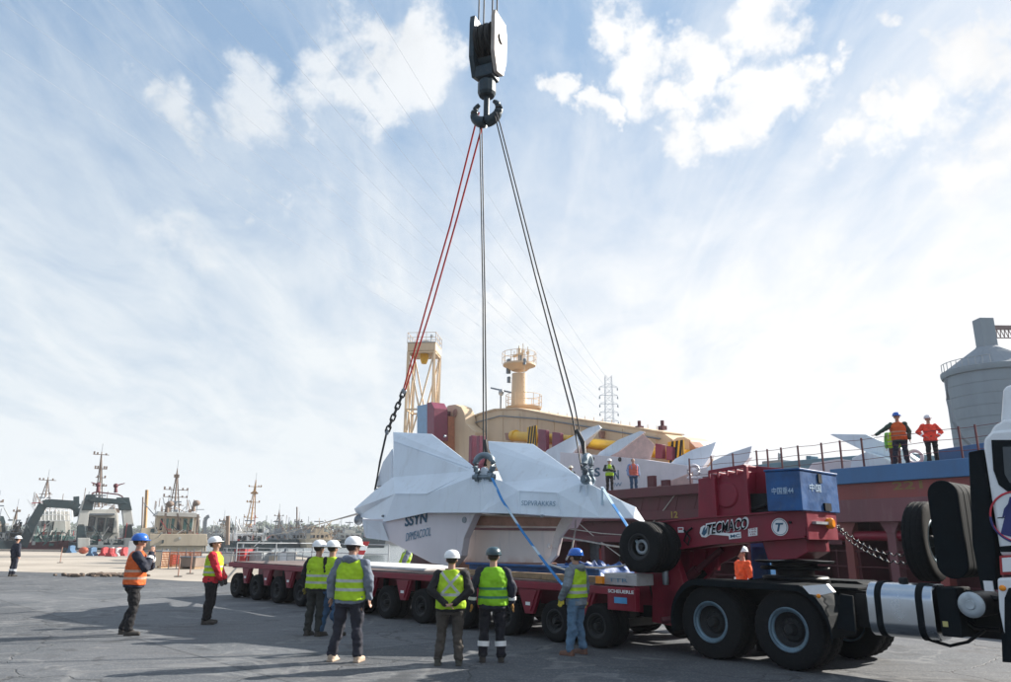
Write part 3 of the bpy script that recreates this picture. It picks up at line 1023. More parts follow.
def deck_load():
    """what lies on the trailer deck"""
    G = TR
    # blue skid beams under the anchor
    for k, (px0, px1, y, lab) in enumerate(((470, 600, .9, 'blue steel skid lying near the deck edge under the anchor'), (480, 612, 1.8, 'blue steel skid farther in on the deck, behind the first'))):
        x0, x1 = G.L(px0, 572, y)[0], G.L(px1, 572, y)[0]
        b = MB()
        for (z0, z1, w) in ((1.06, 1.10, .30), (1.10, 1.26, .06), (1.26, 1.30, .30)):
            b.box(x0, x1, y - w / 2, y + w / 2, z0, z1)
        o = b.build('skid_beam', M['blue'], fr=G, bevel=.006)
        tag(o, lab, 'steel beam', 'blue skid beams on the trailer deck')
    # crumpled tarpaulin
    x0, x1 = G.L(560, 572, 1.2)[0], G.L(604, 572, 1.2)[0]
    vs, fs = [], []
    n = 22
    for i in range(n + 1):
        for j in range(n + 1):
            u, v = i / n, j / n
            e = min(u, 1 - u, v, 1 - v) * 5
            z = 1.07 + min(1, e) * (.20 + .22 * noise.noise(Vector((u * 5, v * 5, 1))) + .14 * noise.noise(Vector((u * 13, v * 12, 4))))
            vs.append((x0 + (x1 - x0) * u + .1 * noise.noise(Vector((v * 4, 0, u * 3))), .75 + 1.7 * v, max(1.06, z)))
    fs = [(i * (n + 1) + j, (i + 1) * (n + 1) + j, (i + 1) * (n + 1) + j + 1, i * (n + 1) + j + 1) for i in range(n) for j in range(n)]
    o = MB().add(vs, fs).build('tarpaulin', M['bluet'], fr=G, smooth=50)
    tag(o, 'crumpled dark blue tarpaulin heaped on the trailer deck right of the anchor', 'tarpaulin')
    # timber baulks
    spots = ((448, 560, .45, 'longest timber baulk lying along the near deck edge'), (545, 598, .35, 'short timber baulk on the deck edge behind the man in the grey hoodie'),
             (470, 540, 2.2, 'timber baulk on the far half of the deck under the anchor'))
    for (px0, px1, y, lab) in spots:
        x0, x1 = G.L(px0, 574, y)[0], G.L(px1, 574, y)[0]
        b = MB()
        b.box(0, x1 - x0, -.09, .09, 0, .11)
        o = b.build('timber_baulk', M['wood'], bevel=.01)
        o.location = G.W(x0, y, 1.06)
        o.rotation_euler = (0, 0, G.ang + random.uniform(-.02, .02))
        tag(o, lab, 'timber', 'timber baulks on the trailer deck')
    # pale board on the deck to the left of the anchor
    x0, x1 = G.L(332, 560, 1.6)[0], G.L(452, 562, 1.6)[0]
    b = MB()
    b.box(x0, x1, .75, 2.75, 1.06, 1.12)
    o = b.build('deck_board', mat('pale_board', (.62, .63, .64), .5, dirt=.2), fr=G, bevel=.01)
    tag(o, 'large flat white sheet lying on the deck left of the anchor', 'sheet')
    # ropes hanging along the deck
    for (pts, y, lab) in ((((561, 537), (585, 541), (612, 546), (640, 550)), 1.0, 'pale slack rope strung across above the blue helmet'),
                          (((572, 566), (600, 568), (622, 566), (638, 561)), .6, 'pale rope running low behind the man in the grey hoodie'),
                          (((566, 560), (572, 548), (575, 532), (576, 520)), 1.4, 'thin upright rope hanging beneath the right tip of the anchor')):
        b = MB()
        b.tube([G.V(px, py, y) for (px, py) in pts], .018)
        o = b.build('rope', M['ropew'], fr=G, smooth=60)
        tag(o, lab, 'rope', 'ropes about the trailer front')


deck_load()


def spare_tyres():
    W = Wheel(.43, .21, .30, .19, M['rimd'], n=40)
    for k, (px, py, y, lab) in enumerate(((638, 547, .10, 'black spare tyre standing against the gooseneck, nearer of two'), (652, 547, .46, 'second black spare tyre right behind the nearer one'))):
        x, z = TR.L(px, py, y)
        t = thing('spare_tyre', lab, 'tyre', (x, y, z), fr=TR, group='spare tyres on the gooseneck', scale=1.0)
        W.put(t, 0, 0, 0)
        b = MB()
        b.lathe([(.075, .10), (.10, .09), (.125, .10), (.125, .17), (.075, .17)], 20, closed=True)
        b.build('hub_ring', M['galv'], t, smooth=40)


spare_tyres()


def toolbox():
    yb = .55
    x0, zt = TR.L(765, 475, yb)
    x1, zt2 = TR.L(799, 470, yb)
    zb = TR.L(782, 511, yb)[1]
    wid = TR.X(836, 472, x1)[0] - yb
    wid = max(1.0, min(1.8, wid))
    t = thing('toolbox', 'bright blue steel toolbox sitting on the gooseneck under the ship rail', 'toolbox', (x0, yb, zb), fr=TR)
    w, h = x1 - x0, zt2 - zb
    b = MB()
    b.box(0, w, 0, wid, 0, h)
    body = b.build('body', M['blue'], t, bevel=.012)
    b = MB()
    b.box(-.015, w + .015, -.015, wid + .015, h + .002, h + .035)
    b.build('lid', M['blue'], t, bevel=.008)
    b = MB()
    b.box(w + .002, w + .02, wid * .5 - .06, wid * .5 + .06, h - .16, h - .02)
    b.build('latch', M['blk'], t)
    b = MB()
    b.box(w + .002, w + .03, wid * .55, wid * .72, .02, .14)
    b.build('bracket', M['blk'], t)
    pale = mat('box_print', (.45, .60, .75), .6)
    text_part('中国重44', pale, body, (w * .17, -.003, h * .42), (1, 0, 0), (0, 0, 1), h * .17, w * .62)
    text_part('中国', pale, body, (w + .003, wid * .22, h * .5), (0, 1, 0), (0, 0, 1), h * .2, wid * .3)
    # blue drum standing behind under the neck
    G = TR
    p = [G.L(px, py, 1.9) for (px, py) in ((750, 541), (768, 541), (768, 574))]
    b = MB()
    b.box(0, p[1][0] - p[0][0], 0, .6, 0, p[0][1] - .55)
    t2 = thing('fuel_cabinet', 'plain blue cabinet seen under the gooseneck beside the white helmeted worker', 'cabinet', (p[0][0], 1.9, 0), fr=G)
    b.build('body', mat('cabinet_blue', (.012, .15, .40), .5, dirt=.2, dirtcol=(.1, .2, .3)), t2, bevel=.01).location.z = .55
    b = MB()
    b.box(-.03, p[1][0] - p[0][0] + .03, 0, .64, 0, .55)
    b.build('stand', M['blk'], t2, bevel=.01)
    b = MB()
    b.box(.04, p[1][0] - p[0][0] - .04, -.02, -.002, .65, p[0][1] - .1)
    b.build('door', M['blue'], t2, bevel=.006)


toolbox()


# ================================================================== TRUCK TRACTOR
def truck():
    G = TK
    t = thing('truck_tractor', 'white cabbed heavy truck tractor with black chassis, cut off by the right edge', 'truck', fr=G)
    W = Wheel(.56, .30, .30, .15, M['rim'], lug=.012, n=72)
    ax2 = 1.32
    for x in (0, ax2):
        W.put(t, x, 0, spin=.3 + x)
        W.put(t, x, .34, spin=1 + x)
        W.put(t, x, 2.5, flip=True)
        W.put(t, x, 2.16, flip=True)
    # front wheels under the cab
    W2 = Wheel(.54, .29, .32, .03, M['rim'], lug=.01, n=48)
    W2.put(t, 4.75, .02)
    W2.put(t, 4.75, 2.48, flip=True)
    b = MB()
    for y in (.82, 1.55):
        b.box(-1.0, 7.0, y, y + .09, .80, 1.10)
        b.box(-1.0, 7.0, y - .05, y + .14, 1.10, 1.12)
    for x in (-.95, 0, ax2, 2.3, 3.2):
        b.box(x - .06, x + .06, .9, 1.6, .85, 1.05)
    b.box(2.05, 6.0, .70, .80, .62, 1.08)
    b.build('chassis_frame', M['blk'], t, bevel=.008)
    b = MB()
    for x in (0, ax2):
        b.cyl((x, .2, .56), (x, 2.3, .56), .11, n=12)
        b.ell((x, 1.25, .56), (.26, .26, .28))
    b.build('rear_axle', M['blk'], t, smooth=40)
    # mudguards: one curved sheet over both wheels on each side
    def guard(y0, y1):
        pts = []
        R = .70
        for k in range(10):
            a = math.radians(195 - k * 10.5)
            pts.append((R * math.cos(a), .56 + R * math.sin(a)))
        pts += [(ax2 / 2, .56 + R * .98)]
        for k in range(9):
            a = math.radians(92 - k * 12)
            pts.append((ax2 + R * math.cos(a), .56 + R * math.sin(a)))
        pts = [(x * 1.0, min(z, 1.20)) for (x, z) in pts]
        b = MB()
        out = pts
        inn = [(ax2 / 2 + (x - ax2 / 2) * .975, z - .025 if z > .9 else z) for (x, z) in pts]
        for k in range(len(pts) - 1):
            b.prism([out[k], out[k + 1], inn[k + 1], inn[k]], y0, y1)
        # outer drop lip
        low = [(x * .985 + .01, z - .09) for (x, z) in pts]
        for k in range(len(pts) - 1):
            b.prism([out[k], out[k + 1], low[k + 1], low[k]], y0 - .012, y0)
        return b
    guard(-.06, .66).build('mudguard', M['blkp'], t)
    guard(1.86, 2.56).build('mudguard', M['blkp'], t)
    # pale end bracket with the side lamp above the second wheel
    p = [G.L(px, py, -.08) for (px, py) in ((805, 586), (829, 584), (836, 592), (824, 595), (812, 594))]
    b = MB()
    b.prism(p, -.16, -.08)
    eb = b.build('lamp_bracket', M['white'], t)
    x, z = G.L(821, 596, -.1)
    b = MB()
    b.ell((x, -.17, z), (.035, .02, .03), 10, 6)
    b.build('side_lamp', M['orange'], eb, smooth=60)
    # rubber flap
    p = [G.L(px, py, .0) for (px, py) in ((841, 594), (853, 596), (856, 632), (838, 628))]
    b = MB()
    b.prism(p, -.02, .02)
    b.build('mud_flap', M['blkp'], t)
    # fifth wheel
    b = MB()
    b.lathe([(.0, 1.22), (.50, 1.20), (.52, 1.24), (.50, 1.27), (.0, 1.27)], 28, c=(.85, 1.25, 0), axis='z')
    b.box(.45, 1.25, .85, 1.65, 1.12, 1.21)
    b.prism([(-.35, 1.10), (.5, 1.10), (.5, 1.24)], .95, 1.55)
    b.build('fifth_wheel', M['blk'], t, smooth=35)
    b = MB()
    b.lathe([(.0, 1.28), (.30, 1.28), (.30, 1.36), (.52, 1.37), (.54, 1.40), (.52, 1.42), (.36, 1.43), (.36, 1.47), (.60, 1.48), (.62, 1.51), (.0, 1.53)], 32, c=(.85, 1.25, 0), axis='z')
    b.build('turntable', M['blk'], t, smooth=35)
    b = MB()
    b.box(.1, 1.7, .72, .80, 1.125, 1.16)
    b.box(1.3, 2.1, .70, 1.72, 1.13, 1.16)
    b.build('catwalk', M['blkp'], t, bevel=.004)
    # polished fuel tank with straps
    yf = .02
    p0, p1 = G.L(867, 612, yf), G.L(934, 612, yf)
    zt, zb = G.L(900, 583, yf)[1], G.L(900, 639, yf)[1]
    zt = min(zt, 1.28)
    hh, ww = zt - zb, .62
    def rrect(y0, y1, z0, z1, r, n=6):
        o = []
        for (cy, cz, a0) in ((y1 - r, z1 - r, 0), (y0 + r, z1 - r, 90), (y0 + r, z0 + r, 180), (y1 - r, z0 + r, 270)):
            for k in range(n + 1):
                a = math.radians(a0 + 90 * k / n)
                o.append((cy + r * math.cos(a), cz + r * math.sin(a)))
        return o
    b = MB()
    b.prism(rrect(yf, yf + ww, zb, zt, .20, 10), p0[0], p1[0], 'x')
    tk = b.build('fuel_tank', M['alu'], t, smooth=35, bevel=.02)
    b = MB()
    for px in (879, 920):
        x = G.L(px, 612, yf)[0]
        b.prism(rrect(yf - .012, yf + ww + .01, zb - .012, zt + .012, .21, 10), x - .04, x + .04, 'x')
    b.build('strap', M['blkp'], tk, smooth=35)
    b = MB()
    x = G.L(903, 590, yf + .2)[0]
    b.lathe([(.0, zt - .02), (.06, zt - .02), (.06, zt + .05), (.045, zt + .07), (.0, zt + .07)], 16, c=(x, yf + .25, 0), axis='z')
    b.build('filler_cap', M['blk'], tk, smooth=35)
    # battery box
    q0, q1 = G.L(935.5, 600, yf), G.L(957, 600, yf)
    b = MB()
    b.box(q0[0] + .01, q1[0], yf + .02, yf + .55, zb + .08, zt - .02)
    bb = b.build('battery_box', M['blkp'], t, bevel=.02)
    x, z = G.L(945, 624, yf)
    b = MB()
    b.box(x - .03, x + .03, yf + .008, yf + .018, z - .035, z + .03)
    b.build('yellow_tag', mat('tag_yellow', (.55, .50, .18), .6), bb)
    # air tank with its pale end
    x, z = G.L(971, 605, -.0)
    b = MB()
    b.cyl((x, .02, z), (x, .75, z), .155, n=24)
    at = b.build('air_tank', M['blk'], t, smooth=40)
    b = MB()
    b.lathe([(.0, -.03), (.05, -.035), (.06, -.01), (.10, -.015), (.14, .0), (.155, .02), (.12, .022), (.0, .022)], 24, c=(x, -.01, z))
    b.build('tank_end', mat('tank_end_pale', (.42, .47, .50), .35, .3, dirt=.3), at, smooth=40)
    # hoses and pipes under the frame
    b = MB()
    b.tube([G.V(px, py, .2) for (px, py) in ((930, 640), (950, 646), (968, 642), (985, 630))], .022)
    b.tube([G.V(px, py, .3) for (px, py) in ((955, 600), (962, 618), (975, 628), (1000, 630))], .03)
    b.tube([G.V(px, py, .4) for (px, py) in ((960, 590), (980, 596), (1002, 600))], .04)
    b.build('pipe', M['blk'], t, smooth=60)
    # tall rounded intake housing behind the cab, with stacked segments behind it
    yi = .45
    p = [G.L(px, py, yi) for (px, py) in ((931, 480), (963, 480), (963, 579), (938, 579))]
    xl, xr = G.L(932, 530, yi)[0], G.L(963, 530, yi)[0]
    zt_, zb_ = G.L(948, 480, yi)[1], G.L(952, 579, yi)[1]
    r = (xr - xl) / 2
    st = []
    for k in range(13):
        a = PI * k / 12
        st.append((xl + r + r * math.cos(a), zt_ - r + r * math.sin(a)))
    for k in range(13):
        a = PI + PI * k / 12
        st.append((xl + r + r * math.cos(a), zb_ + r + r * math.sin(a)))
    b = MB()
    b.prism(st, yi, yi + .035)
    ia = b.build('intake_housing', M['blkp'], t, smooth=40, bevel=.01)
    c = Vector((xl + r, 0, (zt_ + zb_) / 2))
    nseg = 4
    for k in range(nseg):
        b = MB()
        y0 = yi + .04 + k * .20
        b.prism([(c.x + (x_ - c.x) * .985, c.z + (z_ - c.z) * .99) for (x_, z_) in st], y0, y0 + .192)
        b.build('filter_segment', M['blkp'], ia, smooth=40, bevel=.012)
    # upright spare wheel beside it
    x, z = G.L(924, 541, .55)
    W.put(t, x - .02, .55 + .56, z, rotz=PI / 2, name='spare_wheel')
    # tall side deflector and rear of the cab
    yc = -.05
    p = [G.L(px, py, yc + .05) for (px, py) in ((968, 452), (983, 449), (988, 480), (996, 560), (996, 590), (981, 590), (972, 545))]
    b = MB()
    b.prism(p, yc + .05, yc + .30)
    b.build('side_deflector', M['blkp'], t, bevel=.02)
    # cab: the side seen, and the rest of it as it stands
    cz = lambda px, py: G.L(px, py, yc)
    r_top, r_mid, r_bot = cz(984.5, 441), cz(993, 520), cz(999, 556)
    xr0 = (r_top[0] + r_mid[0] + r_bot[0]) / 3
    zt, zm = r_top[1], r_bot[1]
    L_ = 2.2
    b = MB()
    side = [(xr0, zm), (xr0 + L_, zm), (xr0 + L_ + .05, zm + .9), (xr0 + L_ - .2, zt - .05), (xr0 + L_ - .45, zt + .12), (xr0 + .12, zt + .12), (xr0 + .02, zt + .03), (xr0, zt - .08)]
    b.prism(side, yc, yc + 2.5)
    cab = b.build('cab', M['cabw'], t, bevel=.04, smooth=30)
    p = [cz(px, py) for (px, py) in ((991.5, 440), (1030, 440), (1030, 494), (1008, 492), (999, 485), (993.5, 470))]
    b = MB()
    b.prism(p, yc - .012, yc - .001)
    sw = b.build('side_window', M['blkp'], cab, bevel=.004)
    p = [cz(px, py) for (px, py) in ((1003, 447), (1030, 446), (1030, 484), (1010, 483), (1005, 474))]
    b = MB()
    b.prism(p, yc - .018, yc - .0125)
    b.build('pane', M['glass'], cab)
    # door seam, dark belt, lower step panel
    b = MB()
    b.prism([cz(1000, 546.5), cz(1030, 544), cz(1030, 552), cz(1001, 552)], yc - .014, yc - .001)
    b.build('belt_strip', M['blkp'], cab)
    b = MB()
    b.prism([cz(997.5, 517.5), cz(1030, 514.5), cz(1030, 515.6), cz(997.5, 518.6)], yc - .003, yc - .001)
    b.build('door_seam', M['blk'], cab)
    x, z = cz(1019, 517)
    b = MB()
    b.torus((x, yc - .006, z), .30, .012, n=40, m=6)
    lg = b.build('emblem_ring', mat('logo_red', (.55, .03, .05), .4), cab)
    b = MB()
    b.torus((x, yc - .008, z - .01), .30, .014, n=24, m=6, a0=PI * .98, a1=PI * 1.9)
    b.build('emblem_arc', mat('logo_navy', (.02, .03, .16), .4), cab)
    b = MB()
    b.prism([(x - .22, z - .20), (x - .02, z - .26), (x + .1, z + .2), (x - .06, z + .24)], yc - .010, yc - .002)
    b.prism([(x - .18, z - .02), (x - .02, z + .14), (x - .02, z + .24), (x - .14, z + .10)], yc - .010, yc - .002)
    b.build('emblem_letter', mat('logo_navy', (.02, .03, .16), .4), cab)
    b = MB()
    b.prism([cz(1000, 556), cz(1030, 554), cz(1030, 574), cz(1001, 575)], yc - .03, yc + .05)
    rp = b.build('step_panel', M['redb'], t, bevel=.006)
    b = MB()
    b.prism([cz(1003, 558), cz(1030, 556), cz(1030, 571), cz(1004, 572)], yc - .045, yc - .031)
    b.build('inset_panel', M['white'], rp)
    # wheel-arch fender of the front axle
    b = MB()
    p = [cz(998, 578), cz(1030, 576), cz(1030, 634), cz(1005, 634), cz(1000, 610)]
    b.prism(p, yc - .05, yc + .25)
    fd = b.build('front_fender', M['cabw'], t, bevel=.03)
    x, z = cz(1004, 588)
    b = MB()
    b.ell((x, yc - .06, z), (.04, .02, .035), 10, 6)
    b.build('side_lamp', M['orange'], fd, smooth=60)
    b = MB()
    b.prism([cz(1006, 598), cz(1010, 588), cz(1030, 585), cz(1030, 645), cz(1009, 645), cz(1006, 630)], yc - .056, yc - .051)
    b.build('fender_trim', M['blkp'], fd)
    b = MB()
    b.prism([cz(1002, 634), cz(1030, 634), cz(1030, 664), cz(1003, 662)], yc - .02, yc + .3)
    b.build('mud_flap', M['blkp'], t)
    # roof deflector
    b = MB()
    p = [G.L(px, py, yc + .35) for (px, py) in ((1000, 424), (1002.5, 390), (1005, 386), (1040, 378), (1040, 421))]
    b.prism(p, yc + .35, yc + 2.1)
    b.build('roof_deflector', M['cabw'], t, bevel=.04)
    b = MB()
    p = [cz(986.5, 436), cz(992, 425), cz(1003, 419), cz(1040, 416), cz(1040, 440), cz(986, 440)]
    b.prism(p, yc + .05, yc + 2.4)
    b.build('roof_cap', M['cabw'], t, bevel=.05)
    # blue-white reflector beside the deflector
    x, z = G.L(989, 586, 0)
    b = MB()
    b.box(x - .05, x + .05, -.02, .02, z - .06, z + .06)
    b.build('reflector', M['white'], t)
    return t


truck()


def air_lines():
    G = TK
    for k, (pts, lab) in enumerate(((((838, 526), (846, 533), (858, 541), (870, 548), (884, 553), (900, 555), (915, 556), (927, 556)), 'upper black spiral air line sagging from gooseneck to cab'),
                                  (((838, 528), (850, 541), (862, 549), (874, 555), (888, 561), (904, 563), (918, 560), (928, 557)), 'lower black spiral air line hanging beneath the upper one'))):
        P = [G.V(px, py, 1.1 + .1 * k) for (px, py) in pts]
        t = thing('air_line', lab, 'hose', fr=G, group='air lines between truck and trailer')
        b = MB()
        m = 0
        path = []
        for i in range(len(P) - 1):
            for j in range(14):
                p = P[i].lerp(P[i + 1], j / 14)
                a = m * .95
                path.append(p + Vector((0, .024 * math.cos(a), .024 * math.sin(a))))
                m += 1
        b.tube(path, .009, 5)
        b.build('coil', M['blk'], t, smooth=60)
        for i in range(len(P) - 1):
            for j in (0, .5):
                b = MB()
                b.ell(P[i].lerp(P[i + 1], j) + Vector((0, -.03, 0)), .014, 6, 4)
                b.build('clip', M['galv'], t, smooth=60)


air_lines()
# ================================================================== THE WHITE ANCHOR IN THE SLINGS
def shackle(parent_or_fr, c, size, rotz, label, group, fr=TR, m='shk'):
    """bow shackle: bow upwards, pin through the lug"""
    t = thing('bow_shackle', label, 'shackle', fr.W(*c), fr.ang + rotz, group)
    s = size
    b = MB()
    pts = []
    for k in range(15):
        a = math.radians(-50 + k * 280 / 14)
        pts.append((.5 * s * math.cos(a), 0, .62 * s + .5 * s * math.sin(a)))
    pts = [(.36 * s, 0, -.05 * s)] + pts + [(-.36 * s, 0, -.05 * s)]
    b.tube(pts, .17 * s, 10)
    b.cyl((.30 * s, 0, 0), (.46 * s, 0, 0), .24 * s, n=14)
    b.cyl((-.46 * s, 0, 0), (-.30 * s, 0, 0), .24 * s, n=14)
    b.build('bow', M[m], t, smooth=50)
    b = MB()
    b.cyl((-.62 * s, 0, 0), (.60 * s, 0, 0), .12 * s, n=14)
    b.cyl((.47 * s, 0, 0), (.60 * s, 0, 0), .16 * s, n=6)
    b.build('pin', M[m], t, smooth=40)
    return t


def anchor():
    G = TR
    t = thing('ship_anchor', 'huge white steel anchor hanging in slings just above the trailer deck, two peaked flukes', 'anchor',
              (G.L(490, 560, 1.5)[0], 1.5, 1.1), fr=G)
    inv = (Matrix.Translation(t.location) @ Matrix.Rotation(G.ang, 4, 'Z')).inverted()

    def A(px, py, y):
        x, z = G.L(px, py, y)
        return inv @ G.W(x, y, z)

    def shell(name, pts, faces, back, m, bevel=.012, parent=t):
        """front faces through named points; back = list of (key, new depth) mirrored outline closing the solid"""
        ks = list(pts)
        vs = [A(*pts[k]) for k in ks]
        ix = {k: i for i, k in enumerate(ks)}
        b = MB()
        b.add(vs, [tuple(ix[c] for c in f) for f in faces])
        o = b.build(name, m, parent, bevel=bevel)
        return o

    # --- left fluke -------------------------------------------------
    P = dict(tip=(354, 509, 1.5), tipb=(358, 517, 1.6), n1=(372, 493, 1.45), k=(393, 477, 1.35), f=(393, 432, 1.75), f2=(393.5, 441, 1.6), g=(432, 434, 1.9),
             d=(472, 465, 1.15), d2=(470, 471, 1.0), m1=(427, 494, .72), m0=(395, 494, .85), b0=(385, 522, .80), b1=(427, 513, .66), b2=(480, 513, .60), dl=(480, 474, .78))
    F_ = [('f', 'g', 'd', 'f2'), ('f2', 'd', 'd2', 'k'), ('k', 'd2', 'm1', 'm0'), ('tip', 'n1', 'k', 'm0'), ('tip', 'm0', 'b0', 'tipb'), ('m0', 'm1', 'b1', 'b0'), ('m1', 'd2', 'dl', 'b2', 'b1')]
    B = dict(gB=(434, 436, 2.5), fB=(397, 436, 2.6), kB=(398, 479, 2.7), nB=(380, 492, 2.5), tB=(364, 509, 2.2), bB=(392, 521, 2.1), b1B=(430, 514, 2.2), b2B=(480, 514, 2.2), dB=(478, 474, 2.2))
    P.update(B)
    F_ += [('f', 'fB', 'gB', 'g'), ('g', 'gB', 'dB', 'd'), ('f', 'f2', 'k', 'kB', 'fB'), ('k', 'n1', 'nB', 'kB'), ('n1', 'tip', 'tB', 'nB'), ('tip', 'tipb', 'bB', 'tB'), ('tipb', 'b0', 'b1', 'b1B', 'bB'),
           ('b1', 'b2', 'b2B', 'b1B'), ('b2', 'dl', 'dB', 'b2B'), ('fB', 'kB', 'dB', 'gB'), ('kB', 'nB', 'tB', 'bB', 'b1B', 'b2B', 'dB'), ('d', 'dB', 'dl'), ('d', 'dl', 'd2')]
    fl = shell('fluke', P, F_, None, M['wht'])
    # the wing behind the left peak: outer plate with its dark underside
    P = dict(a=(392, 449, 2.3), b=(383, 462, 2.5), c=(377, 480, 2.7), d=(376, 487, 2.8), e=(392, 483, 2.35), a2=(396, 449, 3.0), b2=(388, 462, 3.2), c2=(382, 480, 3.4), d2=(379, 488, 3.5), e2=(396, 484, 3.0))
    shell('rear_wing', P, [('a', 'b', 'c', 'd', 'e'), ('a', 'a2', 'b2', 'b'), ('b', 'b2', 'c2', 'c'), ('c', 'c2', 'd2', 'd'), ('d', 'd2', 'e2', 'e'), ('a2', 'e2', 'd2', 'c2', 'b2'), ('a', 'e', 'e2', 'a2')], None, M['wht'])
    P = dict(a=(375, 489, 2.6), b=(396, 482, 2.2), c=(396, 487, 2.1), d=(374, 492, 2.4), a2=(375, 489, 2.9), b2=(396, 482, 2.9), c2=(396, 487, 2.9), d2=(374, 492, 2.9))
    shell('lug_plate', P, [('a', 'b', 'c', 'd'), ('a2', 'd2', 'c2', 'b2'), ('a', 'a2', 'b2', 'b'), ('b', 'b2', 'c2', 'c'), ('c', 'c2', 'd2', 'd'), ('d', 'd2', 'a2', 'a')], None, M['steel'])
    # --- right fluke ------------------------------------------------
    P = dict(p=(488, 441, 1.7), q=(533, 444, 1.9), p2=(488.5, 449, 1.5), r=(578, 476, 1.2), r2=(582, 483, .95), s=(503, 482, 1.0), t0=(519, 491, .72), t1=(557, 493, .72), dl=(480, 474, .78),
             b2=(480, 513, .60), b3=(520, 514, .60), b4=(562, 517, .62), u=(596, 487, .85), v=(620, 500, 1.0), w=(636, 507, 1.15), x=(645, 524, 1.5), b5=(634, 518.5, .95), b5a=(600, 518, .7))
    F_ = [('p', 'q', 'r', 'p2'), ('p2', 'r', 'r2', 't1', 't0', 's'), ('t0', 't1', 'b4', 'b3'), ('dl', 's', 't0', 'b3', 'b2'), ('t1', 'r2', 'b5a', 'b4'), ('r2', 'u', 'v', 'b5', 'b5a'), ('v', 'w', 'b5'), ('w', 'x', 'b5')]
    B = dict(pB=(490, 444, 2.6), qB=(534, 447, 2.7), rB=(580, 478, 2.3), sB=(505, 482, 2.5), vB=(622, 501, 2.2), xB=(646, 523, 1.9), b5B=(634, 519, 2.1), b2B=(480, 514, 2.2), b3B=(560, 518, 2.2), dB=(480, 475, 2.2))
    P.update(B)
    F_ += [('p', 'pB', 'qB', 'q'), ('q', 'qB', 'rB', 'r'), ('p', 'p2', 's', 'sB', 'pB'), ('s', 'dl', 'dB', 'sB'), ('dl', 'b2', 'b2B', 'dB'), ('b2', 'b3', 'b4', 'b3B', 'b2B'), ('b4', 'b5a', 'b5', 'b5B', 'b3B'),
           ('b5', 'x', 'xB', 'b5B'), ('x', 'w', 'v', 'vB', 'xB'), ('v', 'u', 'rB', 'vB'), ('u', 'r2', 'r', 'rB'), ('pB', 'sB', 'rB', 'qB'), ('sB', 'dB', 'b2B', 'b3B', 'b5B', 'xB', 'vB', 'rB')]
    fr_ = shell('fluke', P, F_, None, M['wht'])
    # weld seams, bolts and scuffs stand proud of the plates
    b = MB()
    for (p, q) in (((393.5, 441, 1.58), (470, 468, 1.05)), ((395, 494, .83), (427, 494, .70)), ((427, 494, .70), (470, 472, .98))):
        b.tube([A(*p), A(*q)], .008, 5)
    b.build('weld_seam', M['wht'], fl, smooth=60)
    b = MB()
    for (p, q) in (((519, 491, .70), (519.5, 514, .58)), ((557, 493, .70), (562, 517, .60)), ((519, 491, .70), (557, 493, .70))):
        b.tube([A(*p), A(*q)], .008, 5)
    b.build('weld_seam', M['wht'], fr_, smooth=60)
    for (px, py, y) in ((382, 516, .86), (444, 436, 1.85), (541, 516, .55), (588, 462, 1.1)):
        b = MB()
        c = A(px, py, y - .03)
        b.cyl(c, c + Vector((0, .06, 0)), .03, n=8)
        b.build('bolt', M['steel'], t)
    # --- padeyes -----------------------------------------------------
    for (cx, cy, y) in ((484, 472, .85), (586, 481, .95)):
        b = MB()
        c = A(cx, cy, y)
        out = [(-.2, -.40), (.2, -.40), (.11, .0)] + [(.11 * math.cos(a), .0 + .11 * math.sin(a)) for a in [PI * k / 8 for k in range(1, 8)]] + [(-.11, .0)]
        b.prism([(c.x + x, c.z + z) for (x, z) in out], c.y - .03, c.y + .05)
        for (dx) in (-.13, .13):
            b.prism([(c.x + dx - .02, c.z - .6), (c.x + dx + .02, c.z - .6), (c.x + dx * .5, c.z - .08)], c.y - .12, c.y - .02)
        b.build('padeye', M['wht'], t, bevel=.008, smooth=30)
    # --- shanks ------------------------------------------------------
    def plate(name, pts, y0, y1, m, bevel=.015, ph=None):
        b = MB()
        f = [A(px, py, y0) for (px, py) in pts]
        yy0 = f[0].y
        b.prism([(v.x, v.z) for v in f], yy0, yy0 + (y1 - y0))
        return b.build(name, m, t, bevel=bevel)
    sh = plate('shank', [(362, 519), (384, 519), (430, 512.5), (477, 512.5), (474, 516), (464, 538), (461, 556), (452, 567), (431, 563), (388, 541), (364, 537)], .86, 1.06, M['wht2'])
    P = dict(a=(362, 520, .84), b=(382, 522, .78), c=(389, 541, .84), d=(366, 538, .86), a2=(362, 520, 1.3), d2=(366, 538, 1.3))
    shell('side_plate', P, [('a', 'b', 'c', 'd'), ('a', 'd', 'd2', 'a2')], None, M['wht'], bevel=0)
    # crossbeam, rear wall plate with cut corners, right shank
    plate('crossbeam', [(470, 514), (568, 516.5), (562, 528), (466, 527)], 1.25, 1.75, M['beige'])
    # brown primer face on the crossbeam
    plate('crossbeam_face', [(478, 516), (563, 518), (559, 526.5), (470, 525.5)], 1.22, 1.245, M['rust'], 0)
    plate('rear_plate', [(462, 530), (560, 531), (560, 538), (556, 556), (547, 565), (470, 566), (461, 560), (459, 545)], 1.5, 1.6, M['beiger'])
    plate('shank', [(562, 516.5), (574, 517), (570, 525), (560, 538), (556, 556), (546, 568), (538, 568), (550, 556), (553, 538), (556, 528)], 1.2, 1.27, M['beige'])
    plate('sole_plate', [(455, 562), (548, 563), (546, 568), (452, 568)], 1.3, 1.6, M['rust'])
    b = MB()
    c = A(463, 519, .8)
    b.lathe([(.0, -.02), (.07, -.02), (.075, .03), (.0, .03)], 16, c=A(464.5, 520, .86))
    b.build('eye_ring', M['steel'], sh, smooth=40)
    c = A(549, 546, 1.45)
